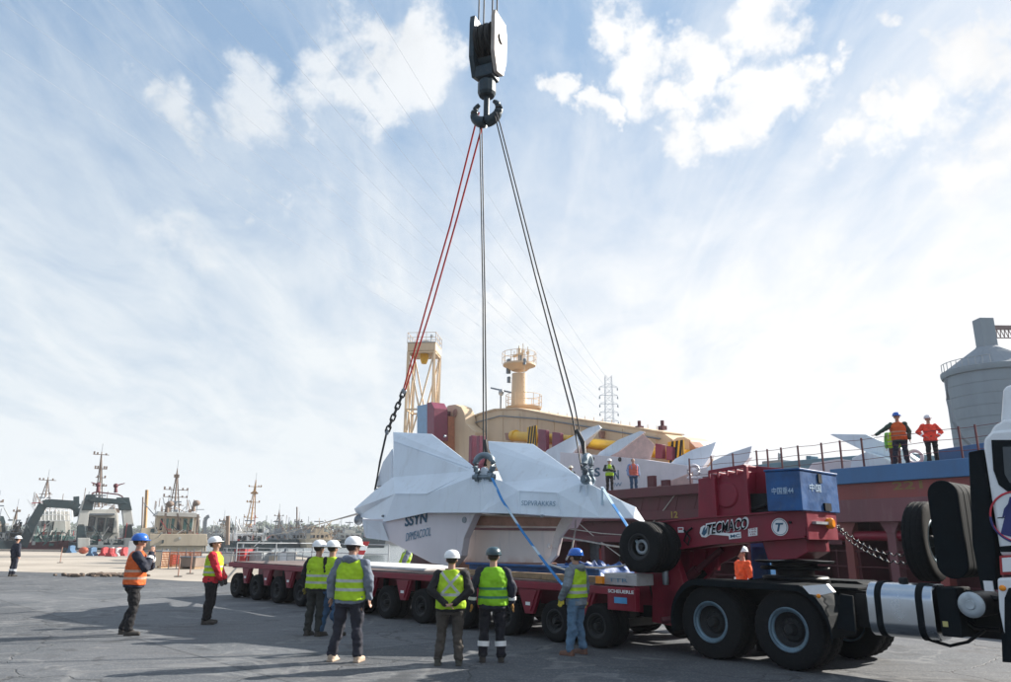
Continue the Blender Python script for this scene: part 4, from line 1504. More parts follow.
    b = MB()
    b.ell(c, (.05, .04, .05), 10, 6)
    b.build('bolt_head', M['white'], t, smooth=60)
    # round end of the pin at the left tip
    b = MB()
    c = A(358.5, 520, 1.5)
    b.ell(c, (.13, .13, .15), 12, 8)
    b.build('tip_pin', M['steel'], t, smooth=60)
    # --- painted letters --------------------------------------------
    o, e = A(405, 527.0, .86), A(427, 522.5, .86)
    u = A(405.8, 515.5, .86) - A(405, 527.0, .86)
    text_part('SSYN', M['navy'], sh, o - Vector((0, .012, 0)), e - o, u, u.length * .95, (e - o).length, shear=0, bold=.03)
    o, e = A(406, 541.5, .86), A(431, 535.5, .86)
    text_part('DPMEACOOL', M['navyp'], sh, o - Vector((0, .012, 0)), e - o, (0, 0, 1), .20, (e - o).length, shear=.2)
    o, e = A(523.5, 505.5, .66), A(557.5, 506.5, .66)
    text_part('SDPVRAKKRS', M['navyp'], fr_, o - Vector((0, .06, 0)), e - o, (0, 0, 1), .10, (e - o).length, shear=.1)
    return t


anchor()


def rigging():
    G = TR
    hy = 1.4                                            # hook hangs over the middle of the anchor
    hc = G.V(486.5, 109, hy)
    # ---- hook block
    t = thing('crane_hook_block', 'dark crane block and double hook hanging from four falls of wire above the anchor', 'hook block', tuple(hc), fr=G, rotz=math.radians(23))
    s = (G.V(487, 13, hy) - G.V(487, 124, hy)).z / 1.11   # metres per 100 px
    px = s / 100
    px *= .93
    s *= .93
    b = MB()
    # two cheek plates
    cheek = [(-.19, 96), (.13, 96), (.20, 80), (.20, 52), (.12, 38), (.05, 30), (-.13, 30), (-.19, 52)]
    ck = [(x * s, z * px) for (x, z) in [(-19 / 1, 96), (19, 96)]]
    w = 12 * px
    prof = [(-w, 94 * px), (w, 94 * px), (w * 1.25, 84 * px), (w * 1.25, 55 * px), (w * .7, 36 * px), (-w * .5, 32 * px), (-w * 1.1, 50 * px), (-w * 1.1, 86 * px)]
    hw = 13 * px
    b.prism(prof, hw - 4 * px, hw, 'x')
    b.build('cheek_plate', M['hook_lit'], t, bevel=.02)  # right cheek painted pale: its sunlight is put into the colour
    b = MB()
    b.prism(prof, -hw, -hw + 5 * px, 'x')
    b.build('cheek_plate', M['hook'], t, bevel=.02)
    b = MB()
    b.prism([(y * .9, z) for (y, z) in prof if z < 50 * px] + [(w * .6, 50 * px), (-w * .6, 50 * px)], -hw + 5 * px, hw - 4 * px, 'x')
    b.build('spacer', M['hook'], t, bevel=.01)
    for x in (-.055, 0, .055):
        b = MB()
        b.lathe([(.0, -.02 * s), (.17 * s, -.02 * s), (.155 * s, 0), (.17 * s, .02 * s), (.0, .02 * s)], 24, c=(x * s, 0, 70 * px), axis='x')
        b.build('sheave', M['blk'], t, smooth=40)
    b = MB()
    b.lathe([(.0, hw + .002), (.05 * s, hw + .002), (.05 * s, hw + .015 * s), (.0, hw + .015 * s)], 16, c=(0, 0, 70 * px), axis='x')
    b.build('axle_cap', M['blk'], t, smooth=40)
    b = MB()
    b.box(-8.5 * px, 8.5 * px, -8 * px, 8 * px, 30 * px, 42 * px)
    b.build('yoke', M['hook'], t, bevel=.03)
    b = MB()
    b.lathe([(.0, 13 * px), (7 * px, 13 * px), (8.4 * px, 16 * px), (8.4 * px, 26 * px), (7 * px, 29 * px), (0, 29 * px)], 12, axis='z')
    b.build('swivel', M['hook'], t, bevel=.01)
    b = MB()
    b.cyl((0, 0, -8 * px), (0, 0, 14 * px), 2.7 * px, n=14)
    for sgn in (-1, 1):
        pts, rr = [], []
        for k in range(15):
            a = math.radians(-92 + k * 150 / 14)
            R = 10.8 * px
            pts.append((sgn * (1.5 * px + R * math.cos(a)), 0, -2.5 * px + R * math.sin(a) * .95))
            rr.append((5.6 - 3.8 * (k / 14) ** 1.3) * px)
        b.tube(pts, rr, 10)
    b.ell((0, 0, -11 * px), (4.5 * px, 3.8 * px, 4.5 * px))
    b.build('double_hook', M['hook'], t, smooth=60)
    hookz = hc.z - 10 * px
    # ---- falls of wire going up out of sight
    for k, (pxx, dy, lab) in enumerate(((479, -.12, 'outermost left wire'), (484, .12, 'second wire from the left'), (492.5, -.12, 'third wire from the left'), (497, .12, 'outermost right wire'))):
        p = G.V(pxx, 8, hy + dy)
        b = MB()
        b.cyl((p.x, p.y, hc.z + 72 * px), (p.x + (pxx - 488) * .0, p.y, hc.z + 9.0), .022, n=6)
        o = b.build('hoist_wire', M['slingk'], fr=G)
        tag(o, lab + ' of the four running straight up from the hook block', 'wire', 'hoist wires above the hook block')
    # ---- slings
    def line(name, P, r, m, lab, cat, grp=None):
        b = MB()
        b.tube([G.V(*p) for p in P], r, 8)
        o = b.build(name, m, fr=G, smooth=60)
        return tag(o, lab, cat, grp)
    g1 = 'red slings to the left end of the anchor'
    line('red_sling', ((479, 112, hy), (476, 122, hy + .02), (450, 226, hy + .2), (427, 305, 2.0), (403, 391, 2.35)), .026, M['slingr'], 'left one of the two red slings running down to the chain', 'sling', g1)
    line('red_sling', ((484, 118, hy - .05), (481, 130, hy), (458, 215, hy + .2), (433, 303, 2.0), (405, 391, 2.35)), .026, M['slingr'], 'right one of the two red slings running down to the chain', 'sling', g1)
    # chain between the red slings and the anchor
    t = thing('lifting_chain', 'short heavy dark chain between the red slings and the wire at the left anchor tip', 'chain', tuple(G.V(388, 430, 2.45)), fr=G)
    a, c = G.V(404, 391, 2.35), G.V(387, 432, 2.5)
    base = G.V(388, 430, 2.45)
    n = 7
    lm = MB()
    pts = []
    for k in range(17):
        an = 2 * PI * k / 16
        pts.append((.062 * math.cos(an), 0, .088 * math.sin(an) + (.05 if math.sin(an) > 0 else -.05)))
    lm.tube(pts, .029, 6)
    me = lm.mesh('chain_link', M['slingk'], 60)
    d = (c - a)
    q = d.to_track_quat('Z', 'Y')
    for k in range(n):
        o = bpy.data.objects.new('chain_link', me)
        COL.objects.link(o)
        o.parent = t
        o.location = a.lerp(c, (k + .5) / n) - base
        o.rotation_mode = 'QUATERNION'
        o.rotation_quaternion = q @ Euler((0, 0, (k % 2) * PI / 2 + .3)).to_quaternion()
    for (p_, r_) in ((a, .09), (c, (.07, .07, .10))):
        sfs = MB()
        sfs.ell(p_ - base, r_, 10, 6)
        sfs.build('coupling', M['steel'], t, smooth=60)
    g2 = 'dark wire slings on the anchor'
    line('wire_sling', ((387, 431, 2.5), (380, 462, 2.6), (375, 490, 2.65)), .035, M['slingk'], 'dark wire from the chain down to the left anchor tip', 'sling', g2)
    line('wire_sling', ((480, 118, hy - .1), (480, 135, hy - .1), (483, 300, 1.1), (483.5, 455, .9)), .018, M['slingk'], 'left strand of the straight pair down to the middle shackle', 'sling', g2)
    line('wire_sling', ((482, 118, hy + .1), (482, 135, hy + .1), (485, 300, 1.2), (486.5, 455, .9)), .018, M['slingk'], 'right strand of the straight pair down to the middle shackle', 'sling', g2)
    line('wire_sling', ((494, 112, hy), (497, 124, hy), (535, 275, 1.2), (572, 415, 1.0), (582, 470, .95)), .018, M['slingk'], 'lower strand of the slanting pair down to the right shackle', 'sling', g2)
    line('wire_sling', ((496, 112, hy), (500, 124, hy), (537, 268, 1.25), (574, 403, 1.05), (586, 462, 1.0)), .018, M['slingk'], 'upper strand of the slanting pair down to the right shackle', 'sling', g2)
    # thimble ends
    for (px0, py0, y) in ((485, 440, .9), (577, 430, 1.0)):
        b = MB()
        p0 = G.V(px0, py0, y); p1 = G.V(px0 + (0 if px0 < 500 else 8), py0 + 26, y)
        b.tube([p0, p0.lerp(p1, .5) + Vector((.05, 0, 0)), p1], [.04, .05, .045], 8)
        o = b.build('rope_splice', M['slingk'], fr=G, smooth=60)
        tag(o, 'thick dark spliced eye of the wire in the ' + ('middle' if px0 < 500 else 'right-hand') + ' shackle', 'rope eye', 'spliced eyes in the shackles')
    shackle(None, G.V(484, 477, .78), .44, .5, 'grey bow shackle at the centre of the anchor between the peaks', 'bow shackles on the anchor')
    shackle(None, G.V(588, 480, .9), .42, 1.95, 'grey bow shackle seen edge-on by the right peak', 'bow shackles on the anchor')
    # blue webbing straps, twisted so that the pale back shows in places
    global STRAP
    STRAP = bpy.data.materials.new('strap_two_sided')
    STRAP.use_nodes = True
    g = N(STRAP.node_tree)
    tc = g.n('ShaderNodeTexCoord').outputs['Object']
    wv = g.n('ShaderNodeTexNoise', {'Vector': tc, 'Scale': 1.3, 'Detail': 1.0}).outputs[0]
    c = g.mix(g.ramp(wv, .50, .54), (.03, .20, .50, 1), (.45, .58, .68, 1))
    bs = g.n('ShaderNodeBsdfPrincipled', {'Base Color': c, 'Roughness': .8})
    g.n('ShaderNodeOutputMaterial', {0: bs.outputs[0]})
    def strap(pts, lab):
        b = MB()
        V_ = [G.V(*p) for p in pts]
        for i in range(len(V_) - 1):
            b.beam(V_[i], V_[i + 1], .06, .012)
        o = b.build('webbing_strap', STRAP, fr=G)
        tag(o, lab, 'strap', 'blue webbing straps on the anchor')
    strap(((492, 478, .70), (502, 500, .55), (522, 531, .4), (543, 560, .2), (560, 582, .0), (572, 594, -.25)), 'long blue and white strap from the middle shackle down to the gloved man')
    strap(((602, 487, .85), (612, 503, .6), (624, 521, .4), (638, 543, .2)), 'blue strap from the right shackle down to the spare tyre')
    strap(((602.5, 488, .80), (602.5, 505, .78)), 'short blue strap end dangling at the right shackle')
    line('tag_line', ((545, 563, .3), (560, 568, .1), (578, 574, -.1)), .02, M['ropew'], 'pale line from the anchor foot to the man in the grey hoodie', 'rope')
    line('mooring_rope', ((357, 514, 1.4), (335, 520, 8), (290, 532, 30), (235, 541, 55)), .03, M['ropew'], 'thin rope running from the left anchor tip back to the boats', 'rope')


rigging()
# ================================================================== SHIP BEHIND THE QUAY
def ship():
    G = SH
    t = thing('cargo_ship', 'dark red heavy-lift ship with blue gunwale moored right behind the trailer', 'ship', fr=G)
    x0, x1 = -40, 60
    zd = 4.2
    # hull: closed box hull, its near side set back below the deck edge
    b = MB()
    b.box(x0, x1, 1.9, 18, -2.6, 2.2)
    b.box(x0, x1, 1.9, 18, 2.2, zd - .02)
    b.box(x0, x1, .35, 1.9, 3.0, zd - .02)
    b.build('hull', M['redd'], t)
    xs = G.L(832, 473, 0)[0]                           # where the blue gunwale starts
    xl = G.L(700, 490, 0)[0]
    # lower bulwark and sponson under the deck edge, seen on the left
    b = MB()
    b.box(x0, xs - .05, .0, .36, zd - .42, zd + .02)
    b.box(x0, xs - .05, .15, .50, 2.75, 3.15)
    b.box(x0, xs - .05, .6, 1.9, 1.9, 2.75)
    b.box(x0, xs - .05, .25, .6, 1.75, 2.05)
    b.build('rubbing_strake', M['redd'], t, bevel=.03)
    # blue gunwale band
    b = MB()
    b.box(xs, x1, -.12, .34, 3.78, 4.32)
    b.build('gunwale', M['blues'], t, bevel=.02)
    b = MB()
    b.box(xs, x1, .02, .34, 3.25, 3.775)
    sb = b.build('salmon_band', M['reds'], t)
    b = MB()
    b.box(xs, x1, -.10, .34, 2.50, 3.245)
    b.build('pink_band', M['redp'], t, bevel=.02)
    x, z = G.L(893, 490, .02)
    x2 = G.L(923, 487, .02)[0]
    text_part('221', mat('print_ochre', (.20, .13, .04), .6), sb, (x, .012, 3.50), (1, 0, 0), (0, 0, 1), .26, x2 - x, bold=.02)
    x, z = G.L(671, 509, .13)
    text_part('12', mat('print_yellow', (.34, .24, .03), .6), t, (x, .13, 2.82), (1, 0, 0), (0, 0, 1), .28, G.L(677.5, 509, .13)[0] - x, bold=.02)
    # recess under the band: pipe, posts, floor rail
    b = MB()
    b.cyl((xs - .5, .35, 2.05), (x1, .35, 2.30), .17, n=14)
    b.build('side_pipe', M['red'], t, smooth=40)
    xx = xs + .15
    k = 0
    while xx < x1:
        b = MB()
        b.box(xx, xx + .28, .12, .5, -.1, 2.5)
        b.prism([(xx - .2, 2.5), (xx + .48, 2.5), (xx + .28, 2.15), (xx, 2.15)], .1, .12)
        b.build('side_post', M['reds'] if k % 2 == 0 else M['redp'], t)
        xx += 1.55
        k += 1
        if k > 14:
            break
    b = MB()
    for z in (.55, 1.05, 1.55):
        b.cyl((xs - 6, .2, z), (x1, .2, z), .02, n=5)
    for j in range(20):
        xq = xs - 6 + j * 1.9
        b.cyl((xq, .2, .0), (xq, .2, 1.6), .02, n=5)
    b.build('guard_rail', M['redd'], t)
    # left part of the side: ribs, ladder, machinery lockers between anchor and gooseneck
    for j in range(13):
        xq = -25 + j * 2.3
        b = MB()
        b.box(xq, xq + .25, .3, 1.9, -1.5, 2.0)
        b.build('hull_rib', M['redd'], t)
    for (px, py, w, h, m) in ((590, 540, .9, 1.5, 'steel'), (612, 536, .7, 1.2, 'blk'), (577, 545, .5, 1.0, 'blk'), (600, 548, .6, .9, 'redb')):
        x, z = G.L(px, py, 1.3)
        b = MB()
        b.box(x, x + w, 1.2, 1.7, z - h, z)
        b.cyl((x + w * .3, 1.45, z), (x + w * .3, 1.45, z + .3), .08)
        b.box(x + .08, x + w - .08, 1.16, 1.2, z - h * .6, z - .1)
        b.build('side_locker', M[m], t, bevel=.02)
    # fittings on the side plating
    rnd = random.Random(11)
    b = MB()
    for j in range(46):
        xq = -22 + j * .95 + rnd.uniform(-.2, .2)
        if xq > xs - 1:
            continue
        z = rnd.choice((2.2, 2.4, 1.2, .8, 1.6))
        b.cyl((xq, 1.8, z), (xq + rnd.uniform(.3, 1.6), 1.8, z + rnd.uniform(-.1, .1)), rnd.uniform(.03, .08), n=6)
        b.box(xq, xq + rnd.uniform(.1, .4), 1.5, 1.85, z - rnd.uniform(.1, .6), z)
        b.cyl((xq + .2, .5, 3.0), (xq + .2, .5, 3.0 - rnd.uniform(.2, .5)), .03, n=5)
    b.build('pipe_work', M['redd'], t, kind='stuff')
    for (px0, py0, px1, py1) in ((563, 528, 640, 536), (575, 520, 620, 556), (680, 488, 648, 528)):
        b = MB()
        b.tube([G.V(px0, py0, .3), G.V((px0 + px1) / 2, (py0 + py1) / 2 + 1.5, .3), G.V(px1, py1, .2)], .022, 5)
        b.build('stay_rope', M['ropew'], t, smooth=60)
    for j in range(30):
        xq = -20 + j * 1.15
        if xq < xs - .5:
            b = MB()
            b.prism([(xq, zd - .42), (xq + .5, zd - .42), (xq + .25, zd - 1.1), (xq, zd - 1.1)], .33, .38)
            b.build('bracket', M['redd'], t)
    # deck rail with wires
    posts = (690, 712, 734, 758, 769, 783, 800, 824, 843, 865, 965, 982)
    ht = {965: 420, 982: 424, 843: 437, 865: 440, 783: 442, 800: 447}
    xs_ = []
    for px in posts:
        x, z = G.L(px, 470, .15)
        xs_.append(x)
        b = MB()
        b.box(x - .025, x + .025, .11, .16, zd - .1, zd + 1.12)
        b.build('rail_post', M['redd'], t)
    b = MB()
    for z in (zd + .40, zd + .76, zd + 1.08):
        xa = xs_[0]
        while xa < 30:
            b.tube([(xa, .13, z), (xa + .9, .13, z - .03), (xa + 1.8, .13, z)], .010, 5)
            xa += 1.8
    b.build('rail_wire', M['redd'], t)
    # bow-side deck structures seen over the gunwale
    b = MB()
    q = [G.L(px, py, 1.5) for (px, py) in ((936, 450), (1000, 440), (1000, 470), (936, 470))]
    b.prism(q, 1.5, 2.6)
    b.build('deck_locker', M['blues'], t, bevel=.02)
    b = MB()
    b.box(-26, xs, .36, 17, zd - .02, zd)
    b.box(xs, x1, .36, 17, zd + .0, zd + .10)
    b.build('deck', M['redd'], t)
    return t


ship()


def fpoly(b, pts, y0, y1, G=SH):
    return b.prism([G.L(px, py, y0) for (px, py) in pts], y0, y1)


def deck_crane():
    G = SH
    y = 9.0
    t = thing('deck_crane', 'cream crane boom lying level along the ship deck with yellow hydraulic cylinders', 'crane', (G.L(560, 440, y)[0], y, 4.2), fr=G)
    base = Vector((G.L(560, 440, y)[0], y, 4.2))

    def poly(name, pts, dy0, dy1, m, par=t, bevel=.03):
        b = MB()
        b.prism([(G.L(px, py, y + dy0)[0] - base.x, G.L(px, py, y + dy0)[1] - base.z) for (px, py) in pts], dy0, dy1)
        return b.build(name, m, par, bevel=bevel)
    boom = poly('boom', [(467, 419), (480, 414), (494, 410), (517, 409), (560, 417), (600, 423), (640, 429), (663, 433), (673, 440), (690, 446), (690, 470), (600, 470), (520, 470), (440, 470), (440, 440), (452, 428)], 0, 1.6, M['cream'])
    poly('boom_flange', [(467, 417.6), (480, 412.6), (494, 408.6), (517, 407.6), (560, 415.8), (600, 421.8), (640, 427.8), (663, 431.8), (663, 433), (640, 429), (600, 423), (560, 417), (517, 409), (494, 410), (480, 414), (467, 419)], -.12, 1.7, M['cream'], boom, 0)
    poly('knuckle', [(445, 409), (448, 405.5), (455, 404.5), (461, 407), (464, 413), (466, 424), (475, 432), (475, 462), (448, 462), (447, 440)], -1.2, -.1, M['cream'])
    x, z = G.L(455.5, 413, y - 1.2)
    b = MB()
    b.lathe([(0, -1.3), (.35, -1.3), (.4, -1.2), (0, -1.2)], 20, c=(x - base.x, 0, z - base.z))
    b.build('pivot_cap', M['rust'], t, smooth=40)
    poly('rust_bracket', [(436, 418), (448, 416), (448, 456), (436, 452)], -1.9, -.8, mat('orange_rust', (.42, .16, .08), .8, dirt=.5))
    poly('end_knuckle', [(673, 440), (677, 437.5), (684, 437), (690, 440), (693, 447), (692, 470), (673, 470)], -.8, .9, M['cream'])
    poly('end_bracket', [(689, 441), (695, 447), (696, 470), (690, 470)], -1.1, -.2, M['rust'])
    # yellow cylinders on the boom side
    for (p, q, r) in (((513, 436), (572, 441), .55), ((585, 443), (618, 447), .52), ((630, 449), (688, 456), .50)):
        a = G.L(p[0], p[1], y - 1.4); c = G.L(q[0], q[1], y - 1.4)
        b = MB()
        b.cyl((a[0] - base.x, -1.4, a[1] - base.z), (c[0] - base.x, -1.4, c[1] - base.z), r * .72, n=18)
        b.cyl((a[0] - base.x, -1.4, a[1] - base.z), (a[0] + .5 - base.x, -1.4, a[1] - base.z), r * .8, n=18)
        b.build('hydraulic_cylinder', M['yellow'], t, smooth=40)
    for (px, py, hw, hh) in ((542, 440, 4, 11), (556, 442, 4, 10), (658.5, 451, 3.5, 7.5), (669, 453, 3, 7), (474, 447, 3, 12)):
        poly('cylinder_bracket', [(px - hw, py - hh), (px + hw, py - hh + 1), (px + hw, py + hh), (px - hw, py + hh)], -2.4, -2.1, mat('bracket_purple', (.20, .03, .07), .5, dirt=.2))
    # hazard-striped plates
    for (px, py) in ((531.5, 437), (676, 455)):
        x, z = G.L(px, py, y - 2.15)
        b = MB()
        b.box(x - base.x - .62, x - base.x + .62, -2.15, -2.05, z - base.z - .8, z - base.z + .8)
        hp = b.build('hazard_plate', M['yellow'], t)
        for k in range(4):
            b = MB()
            xx = x - base.x - .62 + k * .36
            z0 = z - base.z
            b.prism([(xx, z0 - .8), (min(xx + .18, x - base.x + .62), z0 - .8), (min(xx + .50, x - base.x + .62), z0 + .8), (min(xx + .32, x - base.x + .62), z0 + .8)], -2.17, -2.152)
            b.build('stripe', M['blk'], hp)
    for px in (590, 636, 659):
        b = MB()
        x, z = G.L(px, 428, y)
        b.cyl((x - base.x, .3, z - base.z), (x - base.x, .3, z - base.z + .5), .12)
        b.box(x - base.x - .2, x - base.x + .2, .1, .5, z - base.z - .1, z - base.z + .15)
        b.build('sheave_guard', M['redd'], t)
    # weld seams, hand rail and fittings along the boom
    for k in range(11):
        px = 486 + k * 17
        a = G.L(px, 411 + max(0, px - 500) * .148, y - .01); c = G.L(px, 462, y - .01)
        b = MB()
        b.beam((a[0] - base.x, -.02, a[1] - base.z), (c[0] - base.x, -.02, c[1] - base.z), .10, .05)
        b.build('weld_seam', M['cream'], boom)
    b = MB()
    for k in range(14):
        px = 540 + k * 9
        a = G.L(px, 409 + (px - 500) * .150 + 1, y + .8)
        p = Vector((a[0] - base.x, .8, a[1] - base.z))
        b.cyl(p, p + Vector((0, 0, .5)), .025, n=5)
    b.build('hand_rail', M['cream'], t)
    for (px, py, w_) in ((472, 446, 3), (508, 436, 3.5), (575, 438, 4), (622, 446, 3), (600, 434, 2)):
        poly('lug', [(px - w_, py - 3), (px + w_, py - 3), (px + w_ * .6, py + 4), (px - w_ * .6, py + 4)], -.35, -.02, M['rust'])
    b = MB()
    b.tube([Vector((G.L(px, py, y - .2)[0] - base.x, -.2, G.L(px, py, y - .2)[1] - base.z)) for (px, py) in ((470, 424), (500, 416), (540, 419), (600, 429), (660, 439))], .06, 6)
    b.build('pipe', M['steel'], t, smooth=60)
    # coloured stowage left of the knuckle; dark block stands in for a shadowed recess
    for (name, pts, y0, y1, m, lab, cat) in (
            ('blue_frame', [(417, 406), (427, 404), (427, 440), (417, 440)], 6, 7, mat('pale_blue', (.20, .36, .55), .5, dirt=.3), 'upright pale blue steel frame beside the lattice tower', 'steel frame'),
            ('purple_frame', [(427, 403), (431, 402), (434, 408), (434, 440), (427, 440)], 5.6, 7, mat('bracket_purple', (.20, .03, .07), .5), 'narrow purple steel upright right of the pale blue frame', 'steel frame'),
            ('shadow_block', [(432, 409), (446, 411), (446, 440), (432, 440)], 7, 7.5, M['redd'], 'dark maroon block standing in for the shadowed recess between purple upright and cream knuckle', 'box'),
            ('small_box', [(462, 415), (468, 417), (468, 424), (462, 424)], 9.3, 10, M['redd'], 'small maroon box on top of the cream boom', 'box')):
        b = MB()
        fpoly(b, pts, y0, y1)
        o = b.build(name, m, fr=G, bevel=.02)
        tag(o, lab, cat)
    # maroon double posts behind the middle shackle
    for k, px in enumerate((470.5, 478)):
        b = MB()
        a = G.L(px, 436, 2.0)
        b.box(a[0] - .22, a[0] + .22, 2.0, 2.5, 4.2, a[1])
        for j in range(5):
            b.box(a[0] - .3, a[0] + .3, 1.94, 2.0, 4.5 + j * .6, 4.65 + j * .6)
        o = b.build('maroon_post', mat('bracket_purple', (.20, .03, .07), .5), fr=G, bevel=.02)
        tag(o, ('left' if k == 0 else 'right') + ' of two ribbed purple posts behind the middle shackle', 'post', 'purple posts')


deck_crane()


def lattice_tower():
    G = SH
    y = 11
    bx = G.L(421, 440, y)[0]
    t = thing('lattice_tower', 'cream lattice tower with railed platform standing behind the left peak of the anchor', 'tower', (bx, y, 4.2), fr=G)
    zt = G.L(421, 356, y)[1] - 4.2
    # footprint in local axes chosen so that the square tower shows its corner
    q = Matrix.Rotation(math.radians(52), 3, 'Z')
    w = 1.5
    C_ = [q @ Vector((sx * w, sy * w, 0)) for (sx, sy) in ((-1, -1), (1, -1), (1, 1), (-1, 1))]
    for k in range(4):
        b = MB()
        b.beam(C_[k], C_[k] + Vector((0, 0, zt)), .24)
        b.build('leg', M['cream'], t)
    levels = [0, zt * .32, zt * .64, zt]
    for z in levels[1:]:
        for k in range(4):
            b = MB()
            b.beam(C_[k] + Vector((0, 0, z - .1)), C_[(k + 1) % 4] + Vector((0, 0, z - .1)), .18)
            b.build('crossbar', M['cream'], t)
    b = MB()
    for j in range(3):
        for k in range(4):
            a, c = C_[k], C_[(k + 1) % 4]
            z0, z1 = levels[j], levels[j + 1]
            mid = (a + c) / 2
            if j % 2:
                b.beam(a + Vector((0, 0, z0)), mid + Vector((0, 0, z1)), .15)
                b.beam(c + Vector((0, 0, z0)), mid + Vector((0, 0, z1)), .15)
            else:
                b.beam(mid + Vector((0, 0, z0)), a + Vector((0, 0, z1)), .15)
                b.beam(mid + Vector((0, 0, z0)), c + Vector((0, 0, z1)), .15)
    b.build('brace', M['cream'], t)
    zp = zt + .05
    b = MB()
    s = w + .12
    pp = [q @ Vector((sx * s, sy * s, 0)) for (sx, sy) in ((-1, -1), (1, -1), (1, 1), (-1, 1))]
    b.prism([(p.x, p.y) for p in pp], zp, zp + .9, 'z')
    hd = b.build('head_box', M['cream'], t, bevel=.03)
    b = MB()
    b.prism([(p.x * 1.02, p.y * 1.02) for p in pp], zp + .9, zp + 1.0, 'z')
    b.build('platform', mat('platform_grey', (.38, .34, .30), .6, dirt=.3), t)
    b = MB()
    b.cyl((0, 0, zt - .5), (0, 0, zt + .0), .5, n=12)
    b.cyl((0, 0, zt - 1.1), (0, 0, zt - .5), .3, .5, n=12)
    b.build('rope_sheave', M['yellow'], t, smooth=40)
    b = MB()
    b.cyl((-.4, 0, zp + 1), (-.4, 0, zp + 1.55), .35, n=12)
    b.box(.1, .8, -.3, .3, zp + 1, zp + 1.4)
    b.cyl((.9, .4, zp + 1), (.9, .4, zp + 2.2), .07)
    b.box(.75, 1.05, .3, .5, zp + 1.8, zp + 2.1)
    b.build('winch', M['galv'], t, smooth=40)
    for k in range(4):
        a, c = pp[k], pp[(k + 1) % 4]
        b = MB()
        for j in range(4):
            p = a.lerp(c, j / 3)
            b.cyl(p + Vector((0, 0, zp + 1)), p + Vector((0, 0, zp + 2.15)), .03, n=5)
        for z in (1.55, 2.12):
            b.cyl(a + Vector((0, 0, zp + z)), c + Vector((0, 0, zp + z)), .028, n=5)
        b.build('railing', M['cream'], t)
    # ladder up the right-hand side
    b = MB()
    a = q @ Vector((w + .1, -.2, 0)); c = q @ Vector((w + .1, .25, 0))
    b.cyl(a, a + Vector((0, 0, zt)), .03, n=5)
    b.cyl(c, c + Vector((0, 0, zt)), .03, n=5)
    z = .3
    while z < zt:
        b.cyl(a + Vector((0, 0, z)), c + Vector((0, 0, z)), .02, n=5)
        z += .4
    b.build('ladder', M['cream'], t)


lattice_tower()


